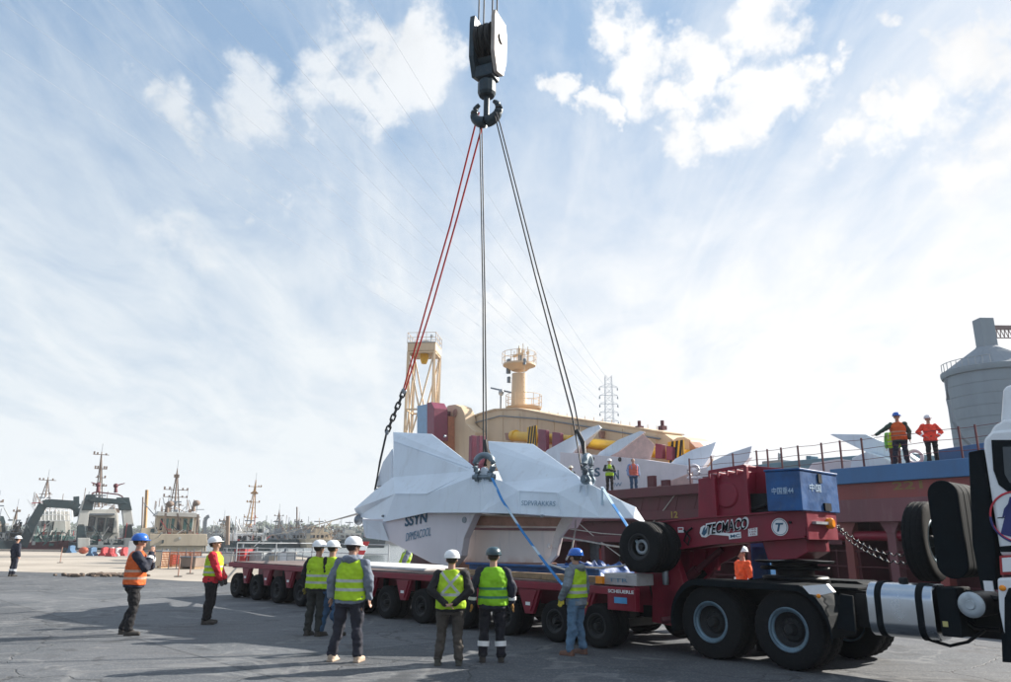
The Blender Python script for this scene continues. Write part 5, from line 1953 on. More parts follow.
def signal_mast():
    G = SH
    y = 12
    bx, _ = G.L(519, 412, y)
    t = thing('signal_mast', 'stout cream signal mast with railed platforms rising behind the crane boom', 'mast', (bx, y, 4.2), fr=G)
    S = lambda px, py: (G.L(px, py, y)[0] - bx, G.L(px, py, y)[1] - 4.2)
    k = (PY(519, 400, 42) - PY(520, 400, 42)).length   # approx metres per pixel there
    k = (G.W(bx, y, 0) - Vector((0, 0, 0))).length / F * 1.02
    zb, z1, z2 = S(519, 412)[1], S(519, 374)[1], S(519, 368)[1]
    b = MB()
    b.lathe([(0, 0), (8.2 * k, 0), (8.0 * k, zb), (7.2 * k, z1), (0, z1)], 20, axis='z')
    b.build('column', M['cream'], t, smooth=40)
    b = MB()
    b.lathe([(7 * k, z2 - .25), (8 * k, z2 - .25), (13 * k, z2 + .12), (16.5 * k, z2 + .18), (16.5 * k, z2 + .35), (0, z2 + .35)], 24, axis='z')
    b.build('top_platform', M['cream'], t, smooth=30)
    b = MB()
    b.lathe([(0, zb + .12), (17 * k, zb + .15), (18 * k, zb + .3), (0, zb + .3)], 24, c=(.8, 0, 0), axis='z')
    b.build('lower_platform', M['cream'], t, smooth=30)
    for (R, zz, cx, h) in ((17 * k, z2 + .35, 0, 1.05), (17.5 * k, zb + .3, .8, 1.1)):
        b = MB()
        for j in range(12):
            a = 2 * PI * j / 12
            p = Vector((cx + R * math.cos(a), R * math.sin(a), zz))
            b.cyl(p, p + Vector((0, 0, h)), .028, n=5)
        for hh in (.5, 1.0):
            b.torus((cx, 0, zz + h * hh), R, .025, Matrix.Rotation(PI / 2, 3, 'X'), 24, 5)
        b.build('railing', M['cream'], t)
    b = MB()
    zz = z2 + .35
    b.cyl((0, 0, zz), (0, 0, zz + 1.5), .14, n=8)
    b.box(-.5, .5, -.1, .1, zz + .9, zz + 1.0)
    b.cyl((0, 0, zz + 1.5), (0, 0, zz + 1.8), .1, .04, n=8)
    for (ax_, ay_, ah_) in ((-.7, .2, 1.7), (-.4, -.3, 1.3), (.5, .1, 1.9), (.8, -.2, 1.2), (1.0, .3, 1.5)):
        b.cyl((ax_, ay_, zz), (ax_, ay_, zz + ah_), .035, n=5)
        b.box(ax_ - .12, ax_ + .12, ay_ - .1, ay_ + .1, zz + ah_ * .55, zz + ah_ * .55 + .22)
    b.build('top_post', M['cream'], t)
    for (x, z, r) in ((-14 * k, zz + .4, .25), (-15.5 * k, zz - .4, .22), (-14 * k, zz - 1.3, .2), (7 * k, zz + .4, .16), (15 * k, zz - .1, .16)):
        b = MB()
        b.lathe([(0, -.25), (r, -.25), (r, .25), (r * .6, .32), (0, .32)], 12, c=(x, -.3, z), axis='z')
        b.build('signal_lamp', M['steel'], t, smooth=40)
    b = MB()
    a = (13 * k, -.3, zb)
    b.cyl(a, (13 * k, -.3, zz + 1), .03, n=5)
    b.cyl((15 * k, -.3, zb), (15 * k, -.3, zz + 1), .03, n=5)
    z = zb
    while z < zz:
        b.cyl((13 * k, -.3, z), (15 * k, -.3, z), .022, n=5)
        z += .42
    b.build('ladder', M['cream'], t)
    # radar on its own post
    x, z = S(501, 408)
    zr = S(501, 391)[1]
    b = MB()
    b.cyl((x, 0, z - 1), (x, 0, zr), .12, n=8)
    b.ell((x, 0, zr - .15), (.3, .25, .35))
    rp = b.build('radar_post', M['galv'], t, smooth=40)
    b = MB()
    xa, za = S(491, 388); xb, zb_ = S(511, 393)
    b.beam((xa, 0, za), (xb, .6, zb_), .12, .16)
    b.build('radar_bar', M['steel'], rp)


signal_mast()


def stowed_anchors():
    G = SH
    def poly(par, base, name, pts, y0, y1, m, lift=0):
        b = MB()
        b.prism([(G.L(px, py, y0)[0] - base.x, G.L(px, py, y0)[1] - base.z) for (px, py) in pts], y0 - base.y, y1 - base.y)
        return b.build(name, m, par, bevel=.02)

    def wedge(par, base, name, front, back, y0, y1, m):
        """plate whose far edge is a different outline: gives flukes their slope"""
        n = len(front)
        f = [G.V(px, py, y0) - base for (px, py) in front]
        k = [G.V(px, py, y1) - base for (px, py) in back]
        b = MB()
        b.add(f + k, [tuple(range(n)), tuple(reversed(range(n, 2 * n)))] + [((i + 1) % n, i, i + n, (i + 1) % n + n) for i in range(n)])
        return b.build(name, m, par, bevel=.015)
    g = 'white anchors stowed on the ship deck'
    W1, W2 = M['wht'], M['wht2']
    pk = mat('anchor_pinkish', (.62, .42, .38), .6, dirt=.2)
    # 1: large one with the lettered plate
    y = 4.0
    base = Vector((G.L(640, 495, y)[0], y, 4.2))
    t = thing('stowed_anchor', 'largest white anchor stowed on the ship, letters on its plate behind two workers', 'anchor', tuple(base), fr=G, group=g)
    pl = poly(t, base, 'shank_plate', [(560, 452), (585, 454), (640, 459), (690, 466), (698, 476), (690, 492), (620, 493), (560, 493)], y, y + .4, W2)
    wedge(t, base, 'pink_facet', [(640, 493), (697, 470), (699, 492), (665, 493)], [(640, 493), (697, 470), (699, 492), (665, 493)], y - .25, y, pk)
    wedge(t, base, 'fluke', [(540, 458), (547, 450), (588, 428), (599, 425), (601, 428), (578, 447), (562, 466), (545, 470)], [(548, 462), (553, 458), (590, 431), (600, 426), (602, 428), (584, 450), (568, 468), (551, 472)], y + 1.0, y + 2.6, W1)
    wedge(t, base, 'fluke', [(594, 459), (600, 452), (618, 440), (640, 431), (645, 432), (622, 449), (608, 460)], [(602, 459), (608, 452), (622, 441), (642, 432), (646, 433), (630, 451), (614, 460)], y + .6, y + 2.4, W1)
    wedge(t, base, 'fluke', [(668, 466), (675, 459), (692, 450), (716, 442), (711, 455), (701, 470), (684, 474)], [(678, 466), (684, 458), (696, 450), (718, 442), (715, 455), (706, 468), (692, 472)], y + .6, y + 2.0, W1)
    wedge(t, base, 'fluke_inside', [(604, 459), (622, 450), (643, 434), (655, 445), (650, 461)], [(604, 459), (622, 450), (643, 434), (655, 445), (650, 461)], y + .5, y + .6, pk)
    o = G.V(594.5, 477, y) - base
    e = G.V(604, 477.5, y) - base
    text_part('S', M['navy'], pl, o - Vector((0, .01, 0)), (1, 0, 0), (0, 0, 1), (G.V(595, 470, y) - G.V(595, 479, y)).z, (e - o).length * .62, bold=.03)
    o = G.V(604, 478, y) - base; e = G.V(611, 478, y) - base
    text_part('T', M['navy'], pl, o - Vector((0, .01, 0)), (1, 0, 0), (0, 0, 1), (G.V(595, 470, y) - G.V(595, 479, y)).z, (e - o).length, bold=.03)
    o = G.V(614, 480, y) - base; e = G.V(619, 480, y) - base
    text_part('N', M['navy'], pl, o - Vector((0, .01, 0)), (1, 0, 0), (0, 0, 1), (G.V(595, 471, y) - G.V(595, 480, y)).z, (e - o).length, bold=.03)
    o = G.V(614, 487, y) - base; e = G.V(622, 487.5, y) - base
    text_part('IW', M['navyp'], pl, o - Vector((0, .01, 0)), (1, 0, 0), (0, 0, 1), .22, (e - o).length)
    b = MB()
    for (px, py) in ((620, 459.5), (593, 459)):
        c = G.V(px, py, y) - base
        b.lathe([(0, -.04), (.13, -.04), (.13, .02), (0, .02)], 12, c=c)
    b.build('eye_hole', M['blk'], pl)
    # 2: behind the gooseneck housing
    y = 3.0
    base = Vector((G.L(720, 480, y)[0], y, 4.2))
    t = thing('stowed_anchor', 'white stowed anchor with sharp fluke rising behind the red lift housing', 'anchor', tuple(base), fr=G, group=g)
    wedge(t, base, 'fluke', [(706, 470), (713, 461), (730, 453), (752, 446), (749, 458), (738, 470), (716, 476)], [(713, 470), (720, 461), (734, 453), (754, 446), (753, 457), (743, 470), (722, 475)], y, y + 1.4, W1)
    poly(t, base, 'shank_plate', [(693, 470), (716, 465), (745, 464), (745, 495), (693, 495)], y + .3, y + .7, W2)
    shackle(None, tuple(G.V(694, 478, 2.4)), .52, 1.0, 'pale shackle on the end of the largest stowed anchor', None, fr=G, m='wht2')
    for k, (px, ptop, y_) in enumerate(((650, 470, 3.0), (664, 474, 3.0), (706, 470, 2.0), (724, 466, 2.0), (741, 463, 2.0), (775, 462, 2.2))):
        a = G.L(px, ptop, y_)
        b = MB()
        b.box(a[0] - .25, a[0] + .25, y_, y_ + .2, 4.2, a[1] - .3)
        b.prism([(a[0] - .8, 4.2), (a[0] + .8, 4.2), (a[0] + .25, a[1] - .9), (a[0] - .25, a[1] - .9)], y_ + .05, y_ + .15)
        o = b.build('cradle', M['redd'], fr=G)
        tag(o, ('first', 'second', 'third', 'fourth', 'fifth', 'sixth')[k] + ' from the left of the maroon cradles under the stowed anchors', 'cradle', 'maroon cradles under the stowed anchors')
    # 3: long one under the two men on the right
    y = 2.6
    base = Vector((G.L(870, 465, y)[0], y, 4.3))
    t = thing('stowed_anchor', 'long flat white stowed anchor behind the man pointing on the ship', 'anchor', tuple(base), fr=G, group=g)
    wedge(t, base, 'fluke', [(830, 434.5), (833, 434), (866, 434.5), (878, 440), (900, 448), (925, 466), (880, 468), (866, 452)], [(838, 435), (841, 434.5), (868, 435), (880, 440), (903, 448), (930, 466), (886, 467), (872, 451)], y, y + 1.3, W1)
    wedge(t, base, 'fluke', [(850, 470), (852, 458), (866, 452), (885, 458), (905, 470)], [(856, 470), (858, 457), (870, 452), (890, 458), (908, 470)], y - .5, y - .05, W1)
    poly(t, base, 'shank_plate', [(806, 472), (812, 463), (838, 459), (852, 461), (852, 474), (806, 475)], y - .3, y + .6, W2)
    b = MB()
    c = G.V(915, 457, y - .6) - base
    b.torus(c, .22, .06, Matrix.Rotation(.5, 3, 'Z'))
    b.build('ring', W2, t, smooth=60)
    # 4: low white bulk right of them
    y = 3.5
    base = Vector((G.L(945, 465, y)[0], y, 4.3))
    t = thing('stowed_anchor', 'low white bulk of an anchor between the red-jacketed man and the silo', 'anchor', tuple(base), fr=G, group=g)
    wedge(t, base, 'fluke', [(938, 462), (942, 454), (955, 450), (985, 452), (985, 468), (938, 468)], [(941, 461), (945, 454), (958, 451), (985, 452), (985, 467), (941, 467)], y, y + 1.5, W1)


stowed_anchors()


def far_vessel():
    G = SH
    y = 30
    base = Vector((G.L(830, 465, y)[0], y, 0))
    t = thing('far_vessel', 'teal blue hull of another vessel seen through the rails left of the pointing man', 'ship', tuple(base), fr=G)
    def poly(name, pts, dy0, dy1, m):
        b = MB()
        b.prism([(G.L(px, py, y)[0] - base.x, G.L(px, py, y)[1]) for (px, py) in pts], dy0, dy1)
        return b.build(name, m, t, bevel=.05)
    teal = mat('hull_teal', (.08, .20, .28), .6, var=.15, scale=.3, dirt=.3, dirtcol=(.14, .24, .30))
    poly('hull', [(744, 473), (746, 466), (800, 460), (850, 456), (905, 452), (905, 480), (744, 480)], 0, 6, teal)
    poly('deckhouse', [(758, 466), (758, 461), (779, 459), (779, 464)], .5, 4, M['steel'])
    poly('deckhouse', [(862, 456), (862, 449), (884, 447), (884, 455)], .5, 4, M['tug'])
    poly('mast', [(770, 461), (770, 452), (771, 452), (771, 461)], 1, 1.3, M['steel'])
    poly('crane_post', [(798, 461), (798, 455), (803, 455), (803, 461)], 1, 2, teal)


far_vessel()


# ================================================================== SILO, PYLON, LINES
def silo():
    Yc = 92
    c = PY(992, 376, Yc)
    t = thing('silo', 'large grey concrete silo with conical roof rising behind the ship on the far right', 'silo', (c.x, Yc, 0))
    k = (PY(993, 400, Yc) - PY(992, 400, Yc)).length
    R = 46 * k * .93
    ze = PY(950, 376, Yc).z
    zr = PY(990, 347, Yc).z
    n = 48
    ncourse = 16
    # drum in courses of slip-formed rings
    for j in range(ncourse):
        z0, z1 = ze * j / ncourse, ze * (j + 1) / ncourse
        b = MB()
        r = R * (.985 - .09 * (1 - j / ncourse) * 0)
        b.lathe([(0, z0), (r, z0), (r + .0, z1 - .12), (r - .05, z1 - .10), (r - .05, z1), (0, z1)], n, axis='z')
        b.build('wall_ring', M['conc'], t, smooth=30)
    b = MB()
    b.lathe([(0, ze), (R * 1.03, ze), (R * 1.05, ze + .3), (R * 1.05, ze + .7), (R * 1.0, ze + .8), (0, ze + .8)], n, axis='z')
    b.build('eave_ring', M['conc'], t, smooth=30)
    # roof sectors
    ns = 24
    for j in range(ns):
        a0, a1 = 2 * PI * j / ns, 2 * PI * (j + .985) / ns
        b = MB()
        rt = R * .22
        pts = [(R * math.cos(a0), R * math.sin(a0), ze + .8), (R * math.cos(a1), R * math.sin(a1), ze + .8), (rt * math.cos(a1), rt * math.sin(a1), zr), (rt * math.cos(a0), rt * math.sin(a0), zr)]
        low = [(x, y, z - .3) for (x, y, z) in pts]
        b.add(pts + low, [(0, 1, 2, 3), (7, 6, 5, 4), (0, 4, 5, 1), (1, 5, 6, 2), (2, 6, 7, 3), (3, 7, 4, 0)])
        b.build('roof_panel', M['concd'], t)
    zt = PY(984, 320, Yc).z
    b = MB()
    hx0, hx1 = PY(976, 330, Yc).x - c.x, PY(990, 330, Yc).x - c.x
    b.box(hx0, hx1, -R * .2, R * .1, zr - 1, zt)
    b.build('head_house', M['conc'], t, bevel=.05)
    b = MB()
    b.lathe([(0, zr - .4), (R * .24, zr - .4), (R * .24, zr), (0, zr)], 24, axis='z')
    b.build('roof_cap', M['concd'], t)
    # conveyor gantry running off to the right
    z0, z1 = PY(1000, 327, Yc).z, PY(1000, 331, Yc).z
    b = MB()
    b.box(-.5 * k, 60 * k, -.8, -.4, z1, z0)
    for j in range(14):
        b.beam((j * 4 * k, -.8, z1), (j * 4 * k + 3 * k, -.8, z1 - 1.1), .08)
        b.beam((j * 4 * k + 3 * k, -.8, z1 - 1.1), (j * 4 * k + 4 * k, -.8, z1), .08)
    b.box(-.5 * k, 60 * k, -.9, -.7, z1 - 1.2, z1 - 1.1)
    b.build('conveyor', mat('conveyor_brown', (.22, .15, .14), .7), t)
    # small railing at the eave and the curved down pipe
    b = MB()
    pp = []
    for j in range(10):
        a = math.radians(165 + j * 8)
        p = Vector((R * 1.04 * math.cos(a), R * 1.04 * math.sin(a), ze + .7))
        b.cyl(p, p + Vector((0, 0, 1.0)), .05, n=5)
        pp.append(p + Vector((0, 0, 1.0)))
    b.tube(pp, .05, 5)
    b.build('eave_rail', M['galv'], t)
    b = MB()
    P_ = [PY(px, py, Yc - R * .75) - Vector((c.x, Yc, 0)) for (px, py) in ((946, 378), (948, 400), (953, 420), (961, 436), (972, 446), (985, 452))]
    b.tube(P_, .22, 8)
    b.build('down_pipe', M['concd'], t, smooth=60)


silo()


def pylon():
    Yc = 230
    c = PY(612.5, 540, Yc)
    t = thing('power_pylon', 'slender lattice power pylon standing far off above the crane boom', 'pylon', (c.x, Yc, 0))
    k = (PY(613, 400, Yc) - PY(612, 400, Yc)).length
    zt = PY(612, 376, Yc).z
    pm = mat('pylon_grey', (.62, .64, .68), .6)
    w0, w1 = 6.5 * k, 3.2 * k
    b = MB()
    cs = []
    for (sx, sy) in ((-1, -1), (1, -1), (1, 1), (-1, 1)):
        b.beam((sx * w0, sy * w0, 0), (sx * w1, sy * w1, zt), .11)
    b.build('leg', pm, t)
    b = MB()
    n = 26
    for j in range(n):
        f0, f1 = j / n, (j + 1) / n
        a, d = w0 + (w1 - w0) * f0, w0 + (w1 - w0) * f1
        z0, z1 = zt * f0, zt * f1
        for (s1, s2) in (((-1, -1), (1, -1)), ((1, -1), (1, 1)), ((1, 1), (-1, 1)), ((-1, 1), (-1, -1))):
            b.beam((s1[0] * a, s1[1] * a, z0), (s2[0] * d, s2[1] * d, z1), .055)
            b.beam((s2[0] * a, s2[1] * a, z0), (s1[0] * d, s1[1] * d, z1), .055)
    b.build('lattice', pm, t)
    ends = []
    for py in (387, 395.5, 404, 412.5, 421):
        z = PY(612, py, Yc).z
        b = MB()
        b.beam((-9 * k, 0, z), (9 * k, 0, z), .14)
        b.beam((-9 * k, 0, z), (0, 0, z + 1.2), .09)
        b.beam((9 * k, 0, z), (0, 0, z + 1.2), .09)
        arm = b.build('cross_arm', pm, t)
        for s in (-1, 1):
            b = MB()
            b.lathe([(0, z - 1.2), (.18, z - 1.1), (.26, z - .7), (.18, z - .3), (0, z - .1)], 8, c=(s * 9 * k, 0, 0), axis='z')
            b.build('insulator', M['galv'], arm)
            ends.append(Vector((c.x + s * 9 * k, Yc, z - 1.2)))
    # lines overhead
    wm = mat('line_wire', (.42, .47, .54), .6)
    aims = [(-40, 20), (-40, -30), (0, -60), (60, -60), (120, -60), (180, -60), (245, -60), (310, -60), (20, -20), (150, -30)]
    words = ['lowest', 'second', 'third', 'fourth', 'fifth', 'sixth', 'seventh', 'eighth', 'ninth', 'tenth']
    order = sorted(range(10), key=lambda i: (-ends[i].z))
    aims = [(-30, 30), (-30, -20), (10, -40), (60, -40), (110, -40), (160, -40), (205, -40), (250, -40), (300, -40), (345, -40)]
    for k2, (ax, ay) in enumerate(aims):
        e = ends[[8, 6, 4, 2, 0, 9, 7, 5, 3, 1][k2]]
        far = PY(ax, ay, 26.0)
        pts = []
        for j in range(25):
            f = j / 24
            p = e.lerp(far, f)
            p.z -= 3.0 * 4 * f * (1 - f) * .5
            pts.append(p)
        rr = [.035 - .0295 * (j / 24) for j in range(25)]
        b = MB()
        b.tube(pts, rr, 5)
        o = b.build('overhead_wire', wm, smooth=60)
        tag(o, words[k2] + ' of the ten thin wires crossing the left sky, counted from the lowest', 'wire', 'overhead wires')


pylon()
# ================================================================== BOATS ACROSS THE BASIN
def mast(t, base, x, y, z0, z1, m, arms, lean=0.0, w=.22):
    """pole mast with cross arms, lights and a little radar"""
    b = MB()
    top = Vector((x + lean, y, z1))
    for dx in (-w, w):
        b.beam((x + dx * 2.2, y, z0), top - Vector((0, 0, .3)), .14)
    b.cyl((x, y - .3, z0), top, .16, .07, n=7)
    n = 9
    for j in range(n):
        f = j / n
        a = Vector((x + lean * f, y, z0 + (z1 - z0) * f))
        s = w * 2.2 * (1 - f)
        b.beam(a + Vector((-s, 0, 0)), a + Vector((s, 0, 0)), .07)
    p = b.build('mast', m, t)
    for (f, hw) in arms:
        b = MB()
        a = Vector((x + lean * f, y - .1, z0 + (z1 - z0) * f))
        b.beam(a - Vector((hw, 0, 0)), a + Vector((hw, 0, 0)), .09)
        for s in (-hw, -hw * .55, hw * .6, hw):
            if random.random() < .8:
                b.box(a.x + s - .10, a.x + s + .10, y - .2, y + .05, a.z - .05, a.z + random.choice((.22, .3, .4)))
        b.build('cross_arm', m, p)
    b = MB()
    b.cyl(top, top + Vector((0, 0, 1.2)), .03, n=5)
    b.box(x - 1.0, x + .7, y - .5, y - .3, z0 + 1.5, z0 + 1.68)
    b.cyl((x, y - .4, z0 + 1.0), (x, y - .4, z0 + 1.52), .1, n=6)
    b.cyl((x, y - .4, z0 + 1.1), (x, y, z0 + 1.1), .05, n=5)
    b.build('radar', M['steel'], p)
    return p


def windows(t, par, G, base, rects, y, m=None, frame=True):
    for (x0, y0, x1, y1) in rects:
        a = G.V(x0, y1, y) - base
        c = G.V(x1, y0, y) - base
        b = MB()
        w = .07
        b.box(a.x - w, c.x + w, -.06, -.002, a.z - w, a.z)
        b.box(a.x - w, c.x + w, -.06, -.002, c.z, c.z + w)
        b.box(a.x - w, a.x, -.06, -.002, a.z, c.z)
        b.box(c.x, c.x + w, -.06, -.002, a.z, c.z)
        f = b.build('window', m or M['tug'], par)
        b = MB()
        b.box(a.x, c.x, -.03, -.004, a.z, c.z)
        b.build('pane', M['glass'], f)


def boats():
    class BF:                                          # each boat lies nearly end-on to the quay corner
        pass
    H = {}
    G0 = Fr((0, 100), (1, 0))
    G = BF()
    G.L = lambda px, py, y=0.0: H['g'].L(px, py, y)
    G.V = lambda px, py, y=0.0: H['g'].V(px, py, y)

    def new(name, label, px, cat='tugboat', grp='tugs moored stern-on at the basin', Y=0):
        x = G0.L(px, 545, Y)[0]
        d = Vector((x, 100 + Y)).normalized()
        tw = math.radians(5 + (px % 5))
        u = Vector((d.y, -d.x))
        u = Vector((u.x * math.cos(tw) - u.y * math.sin(tw), u.x * math.sin(tw) + u.y * math.cos(tw)))
        H['g'] = Fr((x, 100 + Y), u)
        base = Vector((0, 0, -1.9))
        return thing(name, label, cat, tuple(base), fr=H['g'], group=grp), base

    def poly(t, base, name, pts, y0, y1, m, par=None, bevel=.04, ref=None):
        b = MB()
        r = base.y
        b.prism([(G.L(px, py, r)[0] - base.x, G.L(px, py, r)[1] - base.z) for (px, py) in pts], y0, y1)
        return b.build(name, m, par or t, bevel=bevel)

    def bar(t, base, name, pts, w, m, y=0, par=None):
        b = MB()
        V_ = [G.V(px, py, base.y) - base + Vector((0, y, 0)) for (px, py) in pts]
        for i in range(len(V_) - 1):
            b.beam(V_[i], V_[i + 1], w, w)
        return b.build(name, m, par or t)

    def clutter(t, base, x0, x1, y0, y1, n, mats, seed, d0=1.0, d1=5.0):
        """rails, lockers, drums and rigging too small to tell apart"""
        rnd = random.Random(seed)
        for mm in mats:
            b = MB()
            for k in range(n // 4 if mm == 'redb' else n):
                px, py = rnd.uniform(x0, x1), rnd.uniform(y0, y1)
                p = G.V(px, py, base.y) - base + Vector((0, rnd.uniform(d0, d1), 0))
                c = rnd.random()
                if c < .35:
                    w, h = rnd.uniform(.08, .32), rnd.uniform(.08, .38)
                    b.box(p.x - w, p.x + w, p.y - .2, p.y + .2, p.z - h, p.z + h)
                elif c < .6:
                    b.cyl(p, p + Vector((0, 0, rnd.uniform(.6, 2.2))), .05, n=5)
                elif c < .8:
                    b.cyl(p, p + Vector((rnd.uniform(.5, 2.2), 0, rnd.uniform(-.2, .2))), .05, n=5)
                else:
                    b.beam(p, p + Vector((rnd.uniform(-1.5, 1.5), rnd.uniform(-1, 1), rnd.uniform(.3, 2.0))), .09)
            b.build('deck_gear', M[mm], t, kind='stuff')

    # ---- centre tug with stern gantry: px 78-136
    t, base = new('tugboat', 'dark green and pale tug with thick stern gantry, three wheelhouse windows and tallest mast', 107)
    poly(t, base, 'hull', [(79, 543), (136, 543), (136, 556), (79, 556)], 1, 26, M['tugd'])
    poly(t, base, 'bulwark', [(78, 538), (90, 538), (90, 545), (125, 545), (125, 538), (137, 538), (137, 548), (78, 548)], .2, 1.0, M['tug'])
    hs = poly(t, base, 'deckhouse', [(88, 545), (89, 514), (92, 508), (122, 508), (125, 514), (126, 545)], 6, 14, M['tug'])
    b = MB()
    wz = poly(t, base, 'wheelhouse', [(90, 533), (90.5, 513), (122.5, 513), (124, 533)], 5.2, 6, M['tug'])
    base2 = base + Vector((0, 0, 0))
    for (x0, y0, x1, y1) in ((92, 517, 99.5, 531), (102, 518, 109.5, 531), (111, 518, 119.5, 532)):
        a = G.V(x0, y1, base.y) - base; c = G.V(x1, y0, base.y) - base
        b = MB(); w = .1
        b.box(a.x - w, c.x + w, 5.05, 5.19, a.z - w, a.z); b.box(a.x - w, c.x + w, 5.05, 5.19, c.z, c.z + w)
        b.box(a.x - w, a.x, 5.05, 5.19, a.z, c.z); b.box(c.x, c.x + w, 5.05, 5.19, a.z, c.z)
        f = b.build('window', M['tugd'], wz)
        b = MB(); b.box(a.x, c.x, 5.12, 5.18, a.z, c.z)
        b.build('pane', M['glass'], f)
    poly(t, base, 'visor', [(92, 514.5), (120, 514.5), (120, 512.5), (92, 512.5)], 4.6, 5.2, M['steel'])
    poly(t, base, 'green_locker', [(96, 536), (105, 536), (105, 543), (96, 543)], 3.6, 4.6, M['tugg'])
    # gantry: sloping legs and cross beam
    gm = M['tugd']
    poly(t, base, 'gantry_leg', [(78, 546), (79, 524), (86, 524), (89, 546)], 1.6, 2.6, gm)
    poly(t, base, 'gantry_leg', [(78, 526), (84, 500), (92, 500), (89, 526)], 1.6, 2.6, M['tug'])
    poly(t, base, 'gantry_leg', [(83, 510), (88, 494), (97, 494), (94, 510)], 1.5, 2.7, gm)
    poly(t, base, 'gantry_leg', [(125, 546), (127, 524), (134, 524), (136, 546)], 1.6, 2.6, gm)
    poly(t, base, 'gantry_leg', [(123, 500), (132, 500), (136, 526), (126, 526)], 1.6, 2.6, M['tug'])
    poly(t, base, 'gantry_leg', [(119, 497), (122, 510), (134, 510), (131, 497)], 1.5, 2.7, gm)
    poly(t, base, 'gantry_beam', [(89, 500), (94, 496.5), (124, 499), (129, 503), (122, 504), (94, 501.5)], 1.4, 2.8, gm)
    bar(t, base, 'gantry_rail', [(92, 498), (94, 492.5), (98, 491.5), (120, 494), (124, 496), (125, 499)], .16, M['redd'], 1.6)
    # fire monitors on top
    for (px, py, dx) in ((100, 491, -7), (118, 492, 9)):
        a = G.V(px, py, base.y) - base
        c = G.V(px, py - 7, base.y) - base
        d = G.V(px + dx, py - 9.5, base.y) - base
        b = MB()
        b.cyl(a + Vector((0, 2, 0)), c + Vector((0, 2, 0)), .25, .15, n=8)
        b.cyl(c + Vector((0, 2, 0)), d + Vector((0, 2, 0)), .12, .06, n=6)
        b.ell(c + Vector((0, 2, 0)), .32, 8, 6)
        b.build('water_monitor', M['redd'], t, smooth=50)
    a = G.V(107, 505, base.y) - base; c = G.V(110.5, 446, base.y) - base
    mast(t, base, a.x, 9, a.z, c.z, M['mast'], ((.95, .95), (.69, .7), (.53, .6), (.38, .8)), c.x - a.x)
    poly(t, base, 'funnel', [(90, 505), (93, 500), (95, 505), (95, 514), (90, 514)], 11, 13, M['tugd'])

    clutter(t, base, 84, 130, 539, 549, 20, ('redb', 'tug', 'tugd'), 1, .4, 4)
    clutter(t, base, 88, 126, 499, 510, 14, ('mast', 'steel'), 2, 6, 12)

    # ---- left tug with wide open frame: px 20-82
    t, base = new('tugboat', 'white tug left of the tallest mast, under a wide dark arched stern frame', 55, Y=8)
    poly(t, base, 'hull', [(24, 543), (82, 540), (82, 556), (24, 556)], 1, 28, M['redd'])
    poly(t, base, 'deckhouse', [(35, 545), (36, 516), (46, 510), (76, 510), (78, 545)], 8, 20, M['tug'])
    wz = poly(t, base, 'wheelhouse', [(42, 532), (43, 514), (64, 512), (70, 516), (71, 532)], 6, 8, M['tug'])
    for (x0, y0, x1, y1) in ((44.5, 520, 48.5, 526), (50, 520, 54, 526), (55.5, 521, 58.5, 530)):
        a = G.V(x0, y1, base.y) - base; c = G.V(x1, y0, base.y) - base
        b = MB(); b.box(a.x, c.x, 5.9, 5.98, a.z, c.z)
        b.build('window', M['glass'], wz)
    poly(t, base, 'green_deck_gear', [(36, 545), (36, 536), (60, 535), (76, 537), (78, 545)], 3, 6, M['tugg'])
    bar(t, base, 'stern_frame', [(23, 547), (32, 525), (44, 504), (50, 503), (74, 504.5), (79, 508), (80, 516)], 1.15, M['tugd'], 1.5)
    bar(t, base, 'frame_rail', [(32, 503), (44, 502), (74, 503)], .12, M['redb'], 1.4)
    bar(t, base, 'exhaust_pipe', [(78, 505), (78, 496)], .7, M['tugd'], 2)
    b = MB()
    for py in (508, 514, 520):
        a = G.V(40, py, base.y) - base; c = G.V(75, py, base.y) - base
        b.cyl(a + Vector((0, 5, 0)), c + Vector((0, 5, 0)), .05, n=5)
    for px in range(40, 78, 4):
        a = G.V(px, 520, base.y) - base; c = G.V(px, 508, base.y) - base
        b.cyl(a + Vector((0, 5, 0)), c + Vector((0, 5, 0)), .05, n=5)
    b.build('railing', M['white'], t)
    a = G.V(51, 506, base.y) - base; c = G.V(56, 472, base.y) - base
    mast(t, base, a.x, 12, a.z, c.z, M['mast'], ((.9, 1.1), (.45, .9)), c.x - a.x, w=.4)
    clutter(t, base, 30, 82, 536, 548, 30, ('redb', 'tug', 'tugd', 'tugg'), 3, .5, 5)
    clutter(t, base, 38, 76, 502, 516, 22, ('white', 'mast'), 4, 7, 16)
    # ---- far-left boat
    t, base = new('tugboat', 'small dark-hulled boat at the far left with pale round-topped cabin', 3, Y=10)
    poly(t, base, 'hull', [(-12, 541), (16, 541), (15, 556), (-12, 556)], 0, 20, M['tugd'])
    poly(t, base, 'cabin', [(-10, 542), (-10, 520), (-4, 515), (6, 516), (8, 522), (8, 542)], 2, 10, M['tugd'])
    poly(t, base, 'cabin_side', [(-8, 532), (-8, 522), (3, 521), (4, 532)], 1.8, 2, M['tugc'])
    a = G.V(2.5, 516, base.y) - base; c = G.V(3.5, 497, base.y) - base
    mast(t, base, a.x, 6, a.z, c.z, M['mast'], ((.8, .5),), 0, w=.15)
    clutter(t, base, -8, 14, 520, 547, 20, ('tug', 'steel'), 5, .3, 2)
    # ---- low launch between
    t, base = new('motor_launch', 'low grey launch with short lattice mast between the far-left boat and the arched frame', 19, 'boat', None, 14)
    poly(t, base, 'hull', [(8, 541), (30, 541), (28, 556), (10, 556)], 0, 12, M['steel'])
